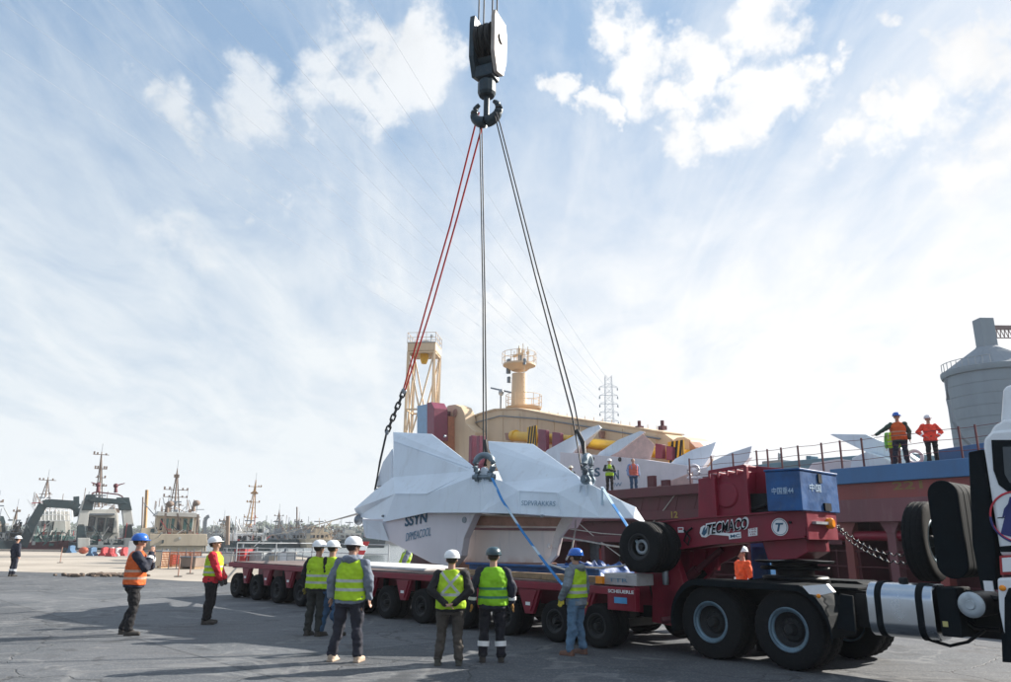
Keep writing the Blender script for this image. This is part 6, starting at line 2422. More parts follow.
    poly(t, base, 'cabin', [(10, 541), (11, 531), (24, 530), (26, 541)], 2, 8, M['tug'])
    poly(t, base, 'cabin_window', [(12, 537), (12, 533), (23, 532.5), (24, 537)], 1.9, 2, M['glass'])
    a = G.V(18, 531, base.y) - base; c = G.V(18.5, 506, base.y) - base
    mast(t, base, a.x, 4, a.z, c.z, M['mast'], ((.8, .4),), 0, w=.15)
    clutter(t, base, 10, 28, 524, 544, 18, ('tugd', 'mast'), 6, .3, 2)
    # ---- cream tug right of centre: px 153-206
    t, base = new('tugboat', 'cream tug with wide windowed wheelhouse behind the orange-vested man and bollard', 179)
    poly(t, base, 'hull', [(152, 540), (207, 540), (207, 556), (152, 556)], .5, 24, M['tugc'])
    poly(t, base, 'bulwark', [(150, 534), (207, 534), (208, 546), (150, 546)], .1, .5, M['tugc'])
    poly(t, base, 'deckhouse', [(158, 540), (159, 527), (203, 527), (204, 540)], 6, 18, M['tugc'])
    wz = poly(t, base, 'wheelhouse', [(160, 533), (162, 514), (166, 511), (201, 512), (206, 517), (205, 533)], 4.6, 6, M['tugc'])
    for k, (x0, x1) in enumerate(((164.5, 168.5), (170, 174.5), (176, 180.5), (182, 187), (188.5, 193.5), (195, 200))):
        a = G.V(x0 + .0, 530, base.y) - base; c = G.V(x1, 518, base.y) - base
        b = MB(); b.box(a.x, c.x, 4.5, 4.58, a.z, c.z)
        b.build('window', M['tugg'] if k % 3 else M['glass'], wz)
    poly(t, base, 'roof', [(160, 515), (163, 511), (202, 512), (207, 517)], 4.0, 7, M['tug'])
    bar(t, base, 'exhaust_pipe', [(207, 540), (208, 520), (209.5, 517), (212, 516)], .45, M['steel'], 2)
    bar(t, base, 'frame_leg', [(166, 545), (168, 513)], .25, M['mast'], 2)
    bar(t, base, 'frame_leg', [(186, 545), (183, 524), (180, 513)], .2, M['mast'], 2.2)
    bar(t, base, 'frame_leg', [(198, 545), (201, 514)], .25, M['mast'], 2)
    for (px, py, dx) in ((169, 512, -4), (196, 511, 3)):
        a = G.V(px, py, base.y) - base
        b = MB()
        b.cyl(a + Vector((0, 2, 0)), a + Vector((0, 2, 1.0)), .3, .2, n=8)
        b.ell(a + Vector((.3, 2, 1.1)), (.5, .4, .4), 8, 6)
        b.build('searchlight', M['mast'], t, smooth=50)
    a = G.V(184, 512, base.y) - base; c = G.V(187.5, 464, base.y) - base
    mast(t, base, a.x, 8, a.z, c.z, M['mast'], ((.80, .3), (.52, 1.5), (.36, 1.5), (.18, 1.2)), c.x - a.x, w=.3)
    b = MB()
    for px in (178, 183, 196):
        a = G.V(px, 512, base.y) - base
        b.cyl(a + Vector((0, 8, 0)), a + Vector((0, 8, 3.6)), .03, n=4)
    b.build('aerial', M['steel'], t)
    clutter(t, base, 152, 206, 530, 553, 34, ('tug', 'mast', 'tugd', 'redb'), 7, .1, 5)
    clutter(t, base, 160, 204, 505, 516, 18, ('mast', 'steel'), 8, 4, 10)
    # ---- orange-masted tug: px 232-268
    t, base = new('tugboat', 'white-railed tug with bright orange mast beyond the trailer end', 252, Y=25)
    poly(t, base, 'hull', [(230, 541), (272, 541), (270, 558), (232, 558)], .5, 22, M['tugd'])
    poly(t, base, 'deckhouse', [(232, 545), (232, 534), (268, 533), (270, 545)], 3, 12, M['white'])
    poly(t, base, 'wheelhouse', [(238, 535), (240, 527), (262, 526), (266, 535)], 5, 9, M['tug'])
    for k in range(5):
        poly(t, base, 'window', [(240 + 5 * k, 540), (240 + 5 * k, 536), (243.5 + 5 * k, 536), (243.5 + 5 * k, 540)], 2.9, 3, M['glass'], bevel=0)
    poly(t, base, 'bow_rail', [(262, 545), (264, 532), (269, 529), (269, 531), (266, 534), (265, 545)], .5, .7, M['white'])
    a = G.V(255, 530, base.y) - base; c = G.V(261.5, 477, base.y) - base
    mast(t, base, a.x, 7, a.z, c.z, M['masto'], ((.86, 1.0), (.55, 1.0), (.25, 1.1), (.72, .5)), c.x - a.x, w=.35)
    clutter(t, base, 232, 270, 526, 550, 30, ('white', 'redb', 'mast', 'tugd'), 9, .3, 4)
    # ---- distant small craft
    mk = ((226, 40, 22, 516, 'tug', 'small grey workboat with upright funnel left of the orange mast'), (280, 45, 30, 509, 'steel', 'dark spiky workboat with pointed mast right of the orange mast'), (301, 50, 26, 517, 'steel', 'dark cluttered workboat left of the cream barge'),
          (322, 40, 34, 526, 'tugc', 'cream barge with low cabins above the white helmets of the pair'), (352, 60, 40, 530, 'tug', 'low grey boat seen just left of the anchor tip'), (371, 90, 30, 528, 'tugg', 'green-grey boat far out below the anchor tip'),
          (163, 70, 22, 505, 'tug', 'pale boat with thin mast far behind the cream tug'), (86, 80, 20, 512, 'tug', 'pale boat far behind the tug with the tallest mast'), (38, 85, 24, 515, 'tug', 'faint boat far behind the arched frame'))
    for (px, Y, wpx, ptop, mm, lab) in mk:
        t, base = new('workboat', lab, px, 'boat', 'distant boats across the basin', Y)
        w = wpx / 2
        poly(t, base, 'hull', [(px - w, 539), (px + w, 540), (px + w - 2, 548), (px - w + 2, 548)], 0, 14, M['tugd'] if mm != 'tugc' else M['tugc'])
        poly(t, base, 'cabin', [(px - w * .6, 540), (px - w * .6, 533), (px + w * .5, 533), (px + w * .6, 540)], 2, 9, M[mm])
        poly(t, base, 'wheelhouse', [(px - w * .3, 533), (px - w * .25, 528.5), (px + w * .2, 528.5), (px + w * .25, 533)], 3, 7, M[mm])
        for k in range(4):
            q = px - w * .5 + k * w * .26
            poly(t, base, 'window', [(q, 538), (q, 535.2), (q + w * .15, 535.2), (q + w * .15, 538)], 1.9, 1.99, M['glass'], bevel=0)
        clutter(t, base, px - w, px + w, 526, 543, 22, ('mast', 'steel', mm), int(px), -.3, 6)
        a = G.V(px, 530, base.y) - base; c = G.V(px, ptop, base.y) - base
        mast(t, base, a.x, 5, a.z, c.z, M['mast'], ((.7, .8), (.4, .6)), 0, w=.3)
    # stand-alone poles: crane jib and aerial masts
    for (px, p0, p1, px2, Y, m, lab, cat) in ((144, 545, 490, 147, 60, 'masto', 'thin orange jib rising between the tallest mast and the cream tug', 'crane jib'), (141.5, 545, 497, 143, 66, 'mast', 'faint lattice mast just left of the orange jib', 'mast'),
                                               (227.5, 545, 516, 228, 20, 'mast', 'short dark post sticking up beyond the trailer end', 'post'), (297, 540, 507, 297, 70, 'mast', 'hair-thin aerial mast above the dark cluttered workboat', 'mast')):
        a = G0.V(px, p0, Y); c = G0.V(px2, p1, Y)
        b = MB()
        b.beam(a, c, .5 if cat != 'mast' else .25)
        o = b.build('crane_jib' if cat == 'crane jib' else cat, M[m], fr=G0)
        tag(o, lab, cat)


boats()


# ================================================================== THINGS ON THE QUAY
def quay_clutter():
    rnd = random.Random(5)
    # broken edge / rubble patch
    c = PZ(107, 576)
    t = thing('rubble_heap', 'low dark heap of broken rubble lying on the quay left of the orange-vested man', 'rubble', (c.x, c.y, 0))
    b = MB()
    for i in range(110):
        x, y = rnd.gauss(0, .75), rnd.gauss(0, .5)
        s = rnd.uniform(.05, .15)
        b.ell((x, y, s * .4), (s * 1.8, s, s * .6), 6, 4, Matrix.Rotation(rnd.random() * 6, 3, 'Z') @ Matrix.Rotation(rnd.random(), 3, 'X'))
    o = b.build('rubble', M['dirtm'], t, kind='stuff')
    # barriers near the quay edge
    defs = [(104, 556, 'red', 'red'), (111, 556.5, 'red', 'white'), (118, 556, 'white', 'red'), (124, 556, 'red', 'red'), (92, 556, 'blue', 'blue'), (71, 553, 'blue', 'blue')]
    labs = ['red barrier block behind the left shoulder side of the tug gantry', 'darker red barrier block second in the row', 'white barrier block among the red ones', 'red barrier block nearest the white notice board', 'blue box by the barriers below the green tug', 'blue bin with pale lid under the arched frame']
    for (d, lab) in zip(defs, labs):
        px, py = d[0], d[1]
        p = PZ(px, py)
        t = thing('barrier_block', lab, 'barrier', (p.x, p.y, 0), group='coloured barriers along the quay edge')
        b = MB()
        b.prism([(-.36, 0), (.36, 0), (.32, .14), (.14, .30), (.11, .75), (-.11, .75), (-.14, .30), (-.32, .14)], -.5, .5)
        mm = {'red': M['redb'], 'white': M['white'], 'blue': mat('faded_blue', (.05, .12, .22), .6)}[d[2]]
        b.build('body', mm, t, bevel=.03)
        b = MB()
        b.box(-.10, .10, -.3, .3, .752, .80)
        b.build('grip', {'red': M['redb'], 'white': M['white'], 'blue': mat('faded_blue', (.05, .12, .22), .6)}[d[3]], t)
    # orange heap / buoy
    for (px, py, s, m, lab) in ((83, 554, .9, 'orange', 'orange buoy lying under the stern of the green tug'), (172, 566, .38, 'orange', 'small orange float among the clutter behind the bollard'), (64, 553, .7, 'tugd', 'dark fender lying on the quay under the white tug')):
        p = PZ(px, py)
        t = thing('buoy', lab, 'buoy', (p.x, p.y, 0))
        s *= .7
        b = MB()
        b.ell((0, 0, s * .55), (s * .8, s * .6, s * .55), 14, 10)
        b.build('float', mat('buoy_orange', (.40, .09, .045), .6, dirt=.3) if m == 'orange' else M[m], t, smooth=60)
        b = MB()
        b.torus((s * .75, 0, s * .6), .12, .03, None, 12, 6)
        b.build('eye', M['steel'], t, smooth=60)
    # white notice board left of the orange-vested man
    p = PZ(130.5, 566)
    t = thing('notice_board', 'upright plain white board standing just behind the man in the orange vest', 'board', (p.x, p.y, 0))
    h = PY(130, 541, p.y).z
    b = MB()
    b.box(-.28, .28, -.02, .02, h - 1.0, h)
    b.build('panel', M['white'], t, bevel=.005)
    b = MB()
    b.cyl((-.2, .03, 0), (-.2, .03, h - .1), .025, n=6)
    b.cyl((.2, .03, 0), (.2, .03, h - .1), .025, n=6)
    b.build('post', M['steel'], t)
    # thin stakes carrying tape
    stakes = [(178, 577, 562), (190, 574, 556), (150, 566, 549), (60, 563, 547), (214, 577, 556)]
    P_ = []
    for k, (px, py, ptop) in enumerate(stakes):
        p = PZ(px, py)
        h = PY(px, ptop, p.y).z
        t = thing('barrier_stake', ['rusty stake standing alone between the two men at the left', 'thin stake just left of the man in red', 'thin stake behind the blue-helmeted man', 'thin stake near the far worker in navy', 'thin stake beside the end of the trailer'][k], 'stake', (p.x, p.y, 0), group='stakes on the quay')
        b = MB()
        b.cyl((0, 0, .03), (0, 0, max(.8, h)), .03, n=6)
        b.build('pole', M['rust'], t)
        b = MB()
        b.cyl((0, 0, 0), (0, 0, .04), .18, n=12)
        b.build('foot', M['blk'], t)
    # low orange mesh fence and stacked pieces behind
    for k, (px0, px1, py, m, lab) in enumerate(((160, 200, 569, 'orange', 'low orange plastic mesh fence behind the lone stake'), (222, 262, 567, 'galv', 'grey tubular fence panel behind the trailer end'), (262, 302, 567, 'galv', 'second grey tubular fence panel left of the pair of helmets'))):
        a, c = PZ(px0, py), PZ(px1, py)
        d = (c - a)
        L_ = d.length
        t = thing('fence_panel', lab, 'fence', tuple(a), math.atan2(d.y, d.x), 'low fences on the quay')
        b = MB()
        n = 5
        for i in range(n + 1):
            b.cyl((L_ * i / n, 0, 0), (L_ * i / n, 0, 1.15), .025, n=5)
        b.build('post', M['steel'], t)
        b = MB()
        if m == 'orange':
            for i in range(7):
                b.box(0, L_, -.012, .012, .12 + .13 * i, .16 + .13 * i)
            for i in range(30):
                b.box(L_ * i / 30, L_ * i / 30 + .04, -.015, .015, .12, .95)
            b.build('mesh', mat('fence_orange', (.62, .16, .05), .7), t)
        else:
            for z in (.25, .7, 1.15):
                b.cyl((0, 0, z), (L_, 0, z), .03, n=6)
            b.build('rail', M['galv'], t)
    # crates and machinery near the quay edge, right of the man in red
    for k, (px, py, w, h, m, lab) in enumerate(((228, 566, 1.8, 1.1, 'tug', 'pale crate behind the railing at the trailer end'), (243, 566, 1.2, 1.5, 'redb', 'red-topped machine behind the trailer end railing'), (258, 566, 1.4, 1.2, 'galv', 'grey tank behind the trailer railing'),
                                               (272, 565, 1.6, .9, 'tugc', 'cream crate behind the trailer railing'), (155, 568, 1.6, 1.3, 'tugc', 'cream cabinet behind the blue-helmeted man'), (168, 567, 1.2, 1.0, 'redb', 'red pump set beside the orange mesh fence'), (192, 569, 1.4, .9, 'mast', 'brown crate behind the man in red'),
                                               (286, 566, 1.1, 1.2, 'white', 'white cabinet farther along behind the trailer'))):
        p = PZ(px, py)
        t = thing('crate', lab, 'crate', (p.x, p.y, 0), rnd.uniform(-.4, .4), 'crates and gear behind the trailer')
        b = MB()
        w, h = w * .7, h * .72
        b.box(-w / 2, w / 2, -.5, .5, .12, h)
        b.build('body', M[m], t, bevel=.03)
        b = MB()
        b.box(-w / 2 - .02, w / 2 + .02, -.52, .52, h + .002, h + .07)
        b.cyl((-w * .2, 0, h), (-w * .2, 0, h + .35), .07, n=8)
        b.build('lid', M['steel'], t)
        b = MB()
        for x in (-w * .4, w * .4):
            b.box(x - .08, x + .08, -.5, .5, 0, .118)
        b.build('skid', M['wood'], t)
    # red and white warning post near the trailer end
    p = TR.W(3.6, 2.4, 0)
    t = thing('warning_post', 'slanting red and white striped warning board on the deck left of the two helmets', 'warning board', TR.W(3.2, 2.3, 1.06))
    for j in range(5):
        b = MB()
        b.prism([(-.10 + .05 * j, .13 * j), (.10 + .05 * j, .13 * j), (.15 + .05 * j, .13 * (j + 1)), (-.05 + .05 * j, .13 * (j + 1))], -.015, .015)
        b.build('stripe', M['redb'] if j % 2 == 0 else M['white'], t)


quay_clutter()
# ================================================================== PEOPLE
DG = None
SKIN = mat('skin', (.42, .24, .17), .55, var=.08, scale=12)
CLOTH = {}


def cloth(name, col, rough=.85):
    if name not in CLOTH:
        CLOTH[name] = mat('cloth_' + name, col, rough, var=.22, scale=9, dirt=.2, dirtcol=tuple(c * .7 + .004 for c in col), bump=.4, bscale=25)
    return CLOTH[name]


def fuse(b, vox, name, m, parent, smooth=4, wrinkle=0.0, seed=0, dec=1.0):
    """join overlapping closed forms into one continuous skin"""
    me = bpy.data.meshes.new('tmp')
    me.from_pydata([tuple(v) for v in b.v], [], b.f)
    bm = bmesh.new(); bm.from_mesh(me)
    bmesh.ops.recalc_face_normals(bm, faces=bm.faces)
    bm.to_mesh(me); bm.free()
    o = bpy.data.objects.new('tmp', me)
    COL.objects.link(o)
    r = o.modifiers.new('r', 'REMESH'); r.mode = 'VOXEL'; r.voxel_size = vox; r.adaptivity = 0
    s = o.modifiers.new('s', 'SMOOTH'); s.factor = .6; s.iterations = smooth
    if dec < 1:
        d = o.modifiers.new('d', 'DECIMATE'); d.ratio = dec
    dg = bpy.context.evaluated_depsgraph_get()
    out = bpy.data.meshes.new_from_object(o.evaluated_get(dg))
    bpy.data.objects.remove(o)
    bpy.data.meshes.remove(me)
    out.name = name
    if wrinkle:
        nr = [v.normal.copy() for v in out.vertices]
        for v, n in zip(out.vertices, nr):
            p = v.co
            q = Vector((p.x * 8 + seed, p.y * 8, p.z * 8.5))
            v.co = p + n * (wrinkle * (noise.noise(q) + .5 * noise.noise(q * 2.3)))
    out.shade_smooth()
    out.materials.clear()
    out.materials.append(m)
    ob = bpy.data.objects.new(name, out)
    COL.objects.link(ob)
    ob.parent = parent
    return ob


def cap(b, p0, p1, r0, r1, n=12):
    p0, p1 = Vector(p0), Vector(p1)
    b.cyl(p0, p1, r0, r1, n)
    b.ell(p0, r0, n, 8)
    b.ell(p1, r1, n, 8)


def loft(b, rings, n=20):
    vs, fs = [], []
    for (z, hx, hy, y0) in rings:
        for i in range(n):
            t = 2 * PI * i / n
            cx, sx = math.cos(t), math.sin(t)
            e = .82
            vs.append((hx * math.copysign(abs(cx) ** e, cx), y0 + hy * math.copysign(abs(sx) ** e, sx), z))
    m = len(rings)
    for j in range(m - 1):
        fs += [(j * n + i, j * n + (i + 1) % n, (j + 1) * n + (i + 1) % n, (j + 1) * n + i) for i in range(n)]
    fs += [tuple(reversed(range(n))), tuple(range((m - 1) * n, m * n))]
    b.add(vs, fs)


def person(label, loc, face, scale=1.0, lean=0.0, headturn=0.0, headtilt=0.0, arms=None, legs=None, top=None, bottom=None, vest=None, helmet=None, gloves=None,
           shoes=(.04, .035, .03), hood=None, vox=.011, girth=1.0, legband=False, sleeve=None, band=None, group='port workers', hair=(.03, .02, .015), vestlong=.90):
    t = thing('person', label, 'person', tuple(loc), face, group)
    t.scale = (scale * 1.14, scale * 1.14, scale)
    U = Matrix.Translation((0, 0, .98)) @ Matrix.Rotation(lean, 4, 'X') @ Matrix.Translation((0, 0, -.98))
    g = girth
    # joints (facing -y; the person's left is +x)
    sh = {s: Vector((s * .185 * g, .0, 1.445)) for s in (-1, 1)}
    hip = {s: Vector((s * .095 * g, 0, .93)) for s in (-1, 1)}
    arms = arms or {}
    legs = legs or {}
    AR, LG = {}, {}
    for s in (-1, 1):
        e, w, hdir = arms.get(s, ((s * .25, .03, 1.17), (s * .255, -.03, .925), (0, -.15, -1)))
        AR[s] = (Vector(e), Vector(w), Vector(hdir).normalized())
        k, a = legs.get(s, ((s * .105, -.02, .50), (s * .11, .02, .09)))
        LG[s] = (Vector(k), Vector(a))
    hm = Matrix.Translation((0, 0, 1.55)) @ Matrix.Rotation(headturn, 4, 'Z') @ Matrix.Rotation(headtilt, 4, 'X') @ Matrix.Translation((0, 0, -1.55))

    def up(b, k0, m=None):
        for i in range(k0, len(b.v)):
            v = b.v[i]
            if m is not None:
                v = m @ v
            b.v[i] = U @ v

    def hand(b, s, r=0.0):
        e, w, hd = AR[s]
        k0 = len(b.v)
        side = Vector((0, 1, 0)).cross(hd)
        if side.length < .2:
            side = Vector((1, 0, 0)).cross(hd)
        side.normalize()
        fw = side.cross(hd).normalized()                # across the palm
        pal = w + hd * .045
        q = hd.to_track_quat('Z', 'Y').to_matrix()
        Mx = Matrix((fw, side, hd)).transposed()
        b.ell(pal + hd * .005, (.040 + r, .018 + r, .052 + r), 12, 8, Mx)
        for j, (o_, ln) in enumerate(((-.027, .062), (-.009, .072), (.009, .068), (.026, .052))):
            a0 = pal + fw * o_ + hd * .038
            a1 = a0 + hd * ln * .5 + side * -.006 * s
            a2 = a1 + hd * ln * .42 + side * -.016 * s
            cap(b, a0, a1, .0095 + r, .009 + r, 8)
            cap(b, a1, a2, .009 + r, .0075 + r, 8)
        th0 = pal - fw * .034 - hd * .02
        th1 = th0 - fw * .022 + hd * .034 + side * -.012 * s
        cap(b, th0, th1, .012 + r, .010 + r, 8)
        cap(b, th1, th1 + hd * .028 - fw * .004, .010 + r, .0085 + r, 8)
        return k0

    # ---- body: one continuous surface
    b = MB()
    loft(b, [(.86, .14 * g, .10 * g, 0), (.95, .165 * g, .112 * g, .005), (1.08, .14 * g, .10 * g, 0), (1.25, .158 * g, .11 * g, -.005), (1.38, .145 * g, .09 * g, 0), (1.46, .10, .065, .01), (1.50, .065, .058, .012)])
    for s in (-1, 1):
        cap(b, sh[s] - Vector((s * .02, 0, .01)), AR[s][0], .040, .038)
        cap(b, AR[s][0], AR[s][1], .042, .028)
        hand(b, s)
    cap(b, (0, .015, 1.46), (0, -.005, 1.60), .058, .055)
    up(b, 0)
    k0 = len(b.v)
    b.ell((0, .005, 1.70), (.076, .094, .105), 18, 12)
    b.ell((0, -.025, 1.645), (.056, .066, .066), 16, 10)
    b.ell((0, -.075, 1.602), (.026, .020, .022), 10, 8)
    b.ell((0, -.102, 1.668), (.013, .020, .016), 10, 8)
    b.ell((0, -.094, 1.69), (.010, .012, .026), 10, 8)
    b.ell((0, -.084, 1.722), (.052, .018, .012), 12, 8)
    b.ell((0, -.088, 1.632), (.024, .012, .010), 10, 8)
    for s in (-1, 1):
        b.ell((s * .079, .012, 1.672), (.012, .020, .032), 10, 8)
        b.ell((s * .042, -.062, 1.655), (.022, .022, .022), 10, 8)
    up(b, k0, hm)
    for s in (-1, 1):
        cap(b, hip[s], LG[s][0], .082 * g, .055)
        cap(b, LG[s][0], LG[s][1], .053, .038)
        a = LG[s][1]
        cap(b, a + Vector((0, .02, -.03)), a + Vector((s * .01, -.14, -.055)), .036, .028)
    body = fuse(b, vox * .72, 'body', SKIN, t, 3)
    # eyes
    for s in (-1, 1):
        e = MB()
        e.ell((s * .030, -.084, 1.696), (.012, .008, .008), 10, 6)
        up(e, 0, hm)
        e.build('eye', M['glass'], body, smooth=60)
    m_ = MB()
    m_.ell((0, -.098, 1.634), (.022, .006, .005), 10, 6)
    up(m_, 0, hm)
    m_.build('mouth', mat('lips', (.25, .09, .08), .5), body, smooth=60)
    # hair
    h = MB()
    h.ell((0, .018, 1.708), (.084, .092, .10), 14, 10)
    up(h, 0, hm)
    h.build('hair', cloth('hair' + str(hair[0]), hair), t, smooth=60)
    # ---- trousers
    b = MB()
    loft(b, [(.80, .150 * g, .112 * g, .004), (.90, .182 * g, .132 * g, .006), (1.00, .178 * g, .128 * g, 0), (1.06, .165 * g, .12 * g, 0)])
    for s in (-1, 1):
        cap(b, hip[s], LG[s][0], .098 * g, .074)
        a = LG[s][1]
        cap(b, LG[s][0], a + Vector((0, .005, .03)), .074, .066)
        b.ell(a + Vector((0, .0, .03)), (.070, .076, .05), 12, 8)
        b.ell(LG[s][0] + Vector((0, .03, -.10)), (.072, .072, .12), 12, 8)
    tr = fuse(b, vox, 'trousers', bottom, t, 4, .021, loc[0] * 7)
    if legband:
        for s in (-1, 1):
            bb = MB()
            k, a = LG[s]
            c = k.lerp(a, .52)
            d = (a - k).normalized()
            bb.cyl(c - d * .04, c + d * .04, .088, .086, 16)
            bb.build('reflective_band', M['white'], tr, smooth=40)
    # ---- boots
    for s in (-1, 1):
        b = MB()
        a = LG[s][1]
        cap(b, a + Vector((0, .01, .03)), a + Vector((0, .02, -.03)), .050, .050)
        cap(b, a + Vector((0, .02, -.035)), a + Vector((s * .012, -.15, -.05)), .046, .038)
        b.box(a.x - .045, a.x + .045 + s * .005, a.y - .18, a.y + .065, a.z - .09, a.z - .062)
        fuse(b, vox, 'boot', cloth('shoe%d' % int(shoes[0] * 100), shoes, .7), t, 3)
    # ---- jacket with sleeves
    b = MB()
    loft(b, [(.85, .192 * g, .148 * g, .0), (.92, .190 * g, .146 * g, .0), (1.00, .182 * g, .136 * g, 0), (1.12, .168 * g, .128 * g, 0), (1.26, .182 * g, .130 * g, -.004), (1.38, .188 * g, .122 * g, 0), (1.46, .135, .09, .01), (1.505, .085, .078, .012)])
    for s in (-1, 1):
        cap(b, sh[s] - Vector((s * .02, 0, .005)), AR[s][0], .082, .070)
        cap(b, AR[s][0], AR[s][1], .068, .053)
        b.ell(AR[s][0], .072, 12, 8)
    if hood:
        b.ell((0, .085, 1.50), (.12, .085, .075), 14, 10)
        b.torus((0, .02, 1.525), .095, .036, Matrix.Rotation(PI / 2 - .25, 3, 'X'), 18, 8)
    up(b, 0)
    jk = fuse(b, vox, 'jacket', top, t, 4, .020, loc[1] * 3)
    for s in (-1, 1):
        if band is None:
            break
        bb = MB()
        e, w, hd = AR[s]
        c = e.lerp(w, .35 if band == 'fore' else .72)
        d = (w - e).normalized()
        bb.cyl(c - d * .025, c + d * .025, .066, .063, 14)
        up(bb, 0)
        bb.build('reflective_band', M['white'], jk, smooth=40)
    # ---- gloves
    if gloves is not None:
        for s in (-1, 1):
            b = MB()
            hand(b, s, .005)
            e, w, hd = AR[s]
            cap(b, w - hd * .05, w, .040, .036)
            up(b, 0)
            fuse(b, vox * .75, 'glove', cloth('glove%d' % int(gloves[0] * 100), gloves), t, 2)
    # ---- waistcoat
    if vest is not None:
        b = MB()
        z0 = vestlong
        loft(b, [(z0, .205 * g, .158 * g, 0), (z0 + .12, .200 * g, .154 * g, 0), (1.14, .190 * g, .150 * g, 0), (1.26, .200 * g, .150 * g, -.004), (1.36, .196 * g, .145 * g, 0), (1.43, .178 * g, .120 * g, .006), (1.485, .135, .096, .010), (1.515, .092, .085, .012)], 24)
        up(b, 0)
        fuse(b, vox, 'waistcoat', vest, t, 3, .017, loc[0] * 5)
    # ---- helmet
    if helmet is not None:
        b = MB()
        b.lathe([(.112, 1.716), (.116, 1.735), (.114, 1.765), (.102, 1.80), (.082, 1.828), (.050, 1.847), (.0, 1.853)], 24, axis='z')
        b.lathe([(.0, 1.712), (.118, 1.712), (.126, 1.716), (.126, 1.722), (.112, 1.728)], 24, axis='z')
        for v in b.v:
            v.y = v.y * 1.14 + .004
            if v.z < 1.725 and v.y < -.06:
                v.y -= .035 * min(1, (-v.y - .06) / .05)
                v.z -= .006
        k = len(b.v)
        b.torus((0, .004, 1.735), .108, .010, Matrix.Rotation(PI / 2, 3, 'Z'), 18, 6, 0.25, PI - .25)
        up(b, 0, hm)
        ho = b.build('helmet', helmet, t, smooth=35)
        b = MB()
        b.lathe([(.1185, 1.732), (.1195, 1.735), (.1185, 1.745), (.117, 1.745)], 24, axis='z')
        for v in b.v:
            v.y = v.y * 1.14 + .004
        up(b, 0, hm)
    return t


LIME = (.62, .96, .035)
v_lime = lambda nm, bands, **k: vest_mat('vest_' + nm, LIME, bands, **k)
H_W = mat('helmet_white', (.80, .82, .84), .3, var=.03)
H_B = mat('helmet_blue', (.02, .12, .48), .3, var=.06)
H_D = mat('helmet_dark', (.03, .07, .09), .35, var=.2, dirt=.2, dirtcol=(.3, .35, .38))
NAVY, BLACK = cloth('navy', (.010, .014, .030)), cloth('black', (.006, .006, .008))
JEANS, JEANS2 = cloth('jeans', (.09, .17, .27)), cloth('darkjeans', (.03, .08, .16))
OLIVE, GREYB = cloth('olive', (.058, .050, .042)), cloth('greyblue', (.14, .17, .22))
REDJ = cloth('redjacket', (.55, .02, .035))
ORJ = cloth('orangejacket', (.85, .10, .02))
DGREEN = cloth('darkgreen', (.03, .06, .045))


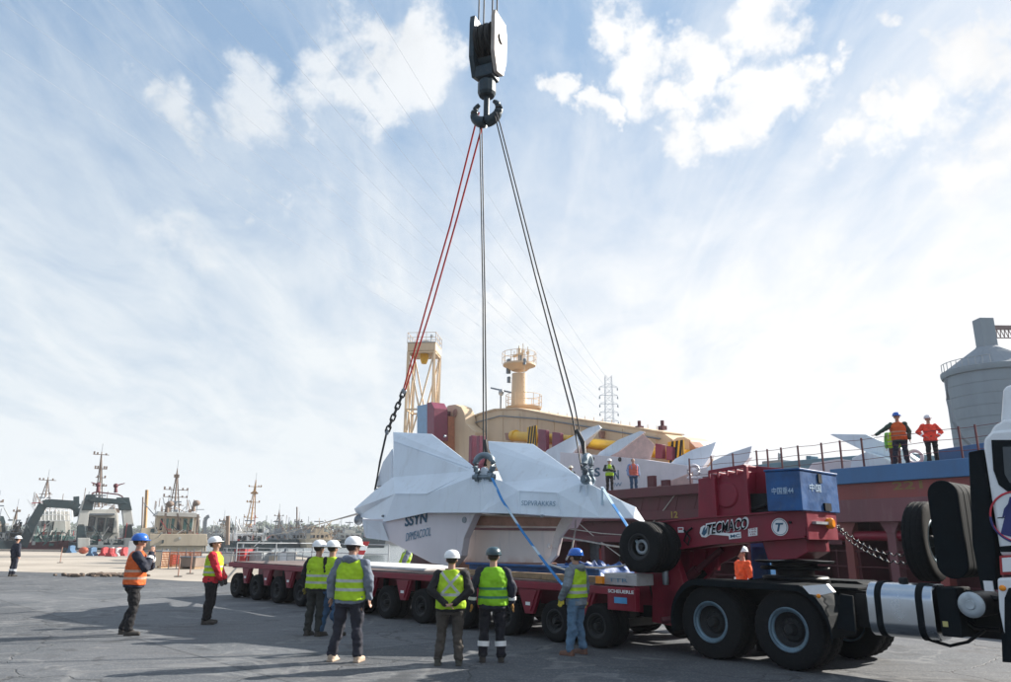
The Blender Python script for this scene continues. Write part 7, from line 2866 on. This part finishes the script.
def people():
    R_ = math.radians
    B2 = [(1.00, 1.045), (1.13, 1.175)]
    # 1 orange waistcoat, hand to mouth
    person('man in orange vest and blue helmet holding a hand to his mouth, standing alone', PZ(127, 635), R_(112), 1.0, lean=.02, headturn=R_(8), headtilt=-.05,
           arms={-1: ((-.22, -.16, 1.20), (-.07, -.20, 1.47), (.35, -.1, 1)), 1: ((.20, -.20, 1.22), (.03, -.22, 1.42), (-.25, -.05, 1))},
           legs={-1: ((-.11, -.05, .50), (-.14, -.02, .09)), 1: ((.10, -.04, .50), (.12, .08, .09))},
           top=NAVY, bottom=BLACK, vest=vest_mat('vest_orange', (1.0, .19, .04), B2, stripe=(.75, .50, .38), shoulders=False), helmet=H_B, girth=1.12, band='wrist')
    # 2 red jacket, green waistcoat
    person('man in red jacket and green vest looking down toward the trailer end', PZ(207, 624), R_(98), .98, lean=.03, headtilt=-.22,
           arms={-1: ((-.21, -.10, 1.17), (-.14, -.20, .95), (.2, -.3, -1)), 1: ((.22, -.08, 1.17), (.13, -.21, .96), (-.2, -.3, -1))},
           top=REDJ, bottom=BLACK, vest=v_lime('green_side', [(1.06, 1.10), (1.18, 1.22)], shoulders=False), helmet=H_W, girth=1.08, gloves=(.05, .05, .05), vestlong=1.0)
    # 3/4 pair
    person('left of the two close-standing men in lime vests, in dark trousers and black sleeves', PZ(313, 636), R_(158), .95, headturn=R_(-10),
           top=BLACK, bottom=cloth('darkgrey', (.02, .024, .022)), vest=v_lime('a', B2), helmet=H_W, gloves=(.3, .24, .05))
    person('right of the two close-standing men in lime vests, in blue jeans', PZ(327, 636.5), R_(150), .95,
           top=BLACK, bottom=JEANS2, vest=v_lime('b', B2), helmet=H_W,
           legs={-1: ((-.12, -.04, .50), (-.15, -.10, .09)), 1: ((.10, -.02, .50), (.12, .06, .09))})
    # 5 near man in grey-blue hooded top
    person('man seen from behind in lime vest over grey-blue hooded jacket, pale shoes', PZ(346, 662), R_(168), .985, headturn=R_(-25), headtilt=.05,
           arms={-1: ((-.27, .02, 1.18), (-.26, -.05, .93), (0, -.2, -1)), 1: ((.27, .04, 1.18), (.27, .0, .93), (0, -.1, -1))},
           legs={-1: ((-.12, -.03, .50), (-.16, .0, .09)), 1: ((.14, -.02, .50), (.20, .02, .09))},
           top=GREYB, bottom=cloth('navytrouser', (.014, .016, .028)), vest=v_lime('c', [(1.03, 1.075), (1.16, 1.205)], shoulders=False), helmet=H_W, hood=True, shoes=(.42, .32, .24), vox=.010, girth=1.06)
    # 6 hands behind the back
    person('man with hands clasped behind his back, lime vest with white cross, olive trousers', PZ(449, 665.5), R_(180), .885, headturn=R_(-8),
           arms={-1: ((-.29, .10, 1.19), (-.07, .20, 1.00), (1, .1, -.35)), 1: ((.29, .10, 1.19), (.07, .20, .99), (-1, .15, -.45))},
           legs={-1: ((-.115, -.02, .50), (-.14, .02, .09)), 1: ((.125, -.02, .50), (.165, .0, .09))},
           top=BLACK, bottom=OLIVE, vest=v_lime('x', [(1.10, 1.145)], cross=True), helmet=H_W, shoes=(.06, .06, .05), vox=.010, girth=1.12)
    # 7 dark helmet, leg bands
    person('man with dark helmet and reflective bands round navy trouser legs, lime vest from behind', PZ(492, 662), R_(182), .91, headturn=R_(-12), headtilt=.03,
           arms={-1: ((-.28, .02, 1.18), (-.29, -.02, .94), (0, -.1, -1)), 1: ((.29, .03, 1.18), (.31, .0, .94), (0, -.1, -1))},
           legs={-1: ((-.11, -.02, .50), (-.13, .02, .09)), 1: ((.12, -.02, .50), (.14, .02, .09))},
           top=NAVY, bottom=cloth('workblue', (.006, .007, .014)), vest=vest_mat('vest_dkband', (.38, .85, .03), [(1.01, 1.05), (1.15, 1.19)], stripe=(.08, .28, .22), shoulders=False), helmet=H_D, gloves=(.42, .22, .06), legband=True, band='wrist', vox=.010, girth=1.12)
    # 8 blue helmet, jeans, glove
    person('man in blue helmet, grey hoodie, blue jeans and yellow gloves by the long strap', PZ(577, 655), R_(-128), .905, headturn=R_(-18),
           arms={-1: ((-.26, .03, 1.18), (-.27, -.02, .93), (0, -.1, -1)), 1: ((.27, .0, 1.18), (.22, -.14, .97), (-.2, -.3, -1))},
           legs={-1: ((-.115, -.03, .50), (-.14, .03, .09)), 1: ((.12, -.02, .50), (.15, -.03, .09))},
           top=cloth('greyhood', (.16, .19, .22)), bottom=JEANS, vest=v_lime('d', [(1.05, 1.10), (1.16, 1.21)], shoulders=False), helmet=H_B, hood=True, gloves=(.62, .50, .06), shoes=(.14, .07, .05), vox=.010, vestlong=.98)
    # 9 bending man beyond the deck
    p = TR.W(*(TR.L(403, 560, 3.9)[0], 3.9, 0))
    person('worker in yellow-green vest bending over beyond the trailer deck under the anchor', p, R_(100), .98, lean=.30, headtilt=.2,
           top=GREYB, bottom=NAVY, vest=v_lime('e', [(1.05, 1.09)]), helmet=H_W, vox=.014)
    # 10 behind the truck
    p = PY(745, 600, 17.2); p.z = 0
    person('worker in orange jacket and white helmet behind the truck chassis, under the gooseneck', p, R_(-75), .93,
           top=ORJ, bottom=NAVY, helmet=H_W, vox=.013, band='fore')
    # 11, 12 on the ship's deck
    person('man on the ship in green vest with arms folded, before the lettered plate', PZ(610, 493, 4.2), R_(0), .95,
           arms={-1: ((-.25, -.06, 1.20), (-.02, -.21, 1.24), (1, .0, .15)), 1: ((.25, -.06, 1.20), (.02, -.20, 1.20), (-1, 0, .15))},
           top=cloth('darkgreen2', (.02, .035, .03)), bottom=BLACK, vest=v_lime('f', [(1.10, 1.14)]), helmet=H_W, vox=.018)
    p = PZ(634, 493, 4.2)
    person('man on the ship in orange vest open over a pale blue shirt, blue jeans, bareheaded', p, R_(5), .97,
           top=cloth('paleblue', (.22, .30, .50)), bottom=JEANS2, vest=vest_mat('vest_open', (.85, .20, .14), [], stripe=(.22, .30, .50), shoulders=True), vox=.018, girth=1.12, hair=(.03, .02, .015))
    person('worker in green vest mostly hidden behind the right peak of the anchor', PZ(571, 497, 4.2), R_(20), .95, top=cloth('darkgreen2', (.02, .035, .03)), bottom=BLACK, vest=v_lime('g', [(1.10, 1.14)]), helmet=mat('helmet_cream', (.75, .70, .55), .4), vox=.018)
    # 13-15 right on the gunwale deck
    person('man on the ship in blue helmet and orange vest reaching one arm out', PZ(903, 467, 4.3), R_(-28), 1.0, lean=.06, headtilt=-.1,
           arms={-1: ((-.40, -.14, 1.25), (-.60, -.26, 1.10), (-1, -.3, -.3)), 1: ((.27, .02, 1.18), (.27, -.02, .93), (0, -.1, -1))},
           legs={-1: ((-.14, -.05, .50), (-.20, -.03, .09)), 1: ((.12, -.02, .50), (.14, .04, .09))},
           top=DGREEN, bottom=NAVY, vest=vest_mat('vest_or2', (.90, .16, .03), [(1.02, 1.06), (1.15, 1.19)], stripe=(.75, .40, .25), shoulders=False), helmet=H_B, vox=.014, girth=1.08)
    p = PZ(899, 468, 4.3) + Vector((.25, .6, 0))
    person('worker in green vest partly hidden behind the man reaching out on the ship', p, R_(-40), .86, lean=.30,
           top=cloth('greenjk', (.20, .55, .12)), bottom=cloth('brown', (.10, .04, .04)), vest=v_lime('h', [(1.10, 1.14)]), helmet=H_W, vox=.016)
    person('man on the ship in bright red-orange jacket and pale helmet, hands on hips', PZ(934, 464, 4.3), R_(-15), .86,
           arms={-1: ((-.34, .05, 1.20), (-.20, -.10, 1.02), (.8, -.2, -.4)), 1: ((.36, .05, 1.20), (.20, -.10, 1.02), (-.8, -.2, -.4))},
           top=cloth('brightred', (.85, .06, .03)), bottom=BLACK, helmet=mat('helmet_grey', (.60, .58, .62), .4), vox=.014, girth=1.1, band='wrist')
    # 16 far left
    person('distant worker in navy overalls with white helmet at the far left', PZ(11.5, 576.5), R_(150), .96,
           top=NAVY, bottom=NAVY, helmet=H_W, vox=.018, legband=True)


people()
# ------------------------------------------------------------------ sea haze over the harbour
def haze():
    b = MB()
    b.box(-900, 900, -120, 800, -3.0, 46)
    m = bpy.data.materials.new('haze')
    m.use_nodes = True
    g = N(m.node_tree)
    v = g.n('ShaderNodeVolumePrincipled', {'Color': (.90, .94, 1.0, 1), 'Density': .00042, 'Anisotropy': .0})
    g.n('ShaderNodeOutputMaterial', {'Volume': v.outputs[0]})
    b.build('haze', m, kind='stuff')


haze()
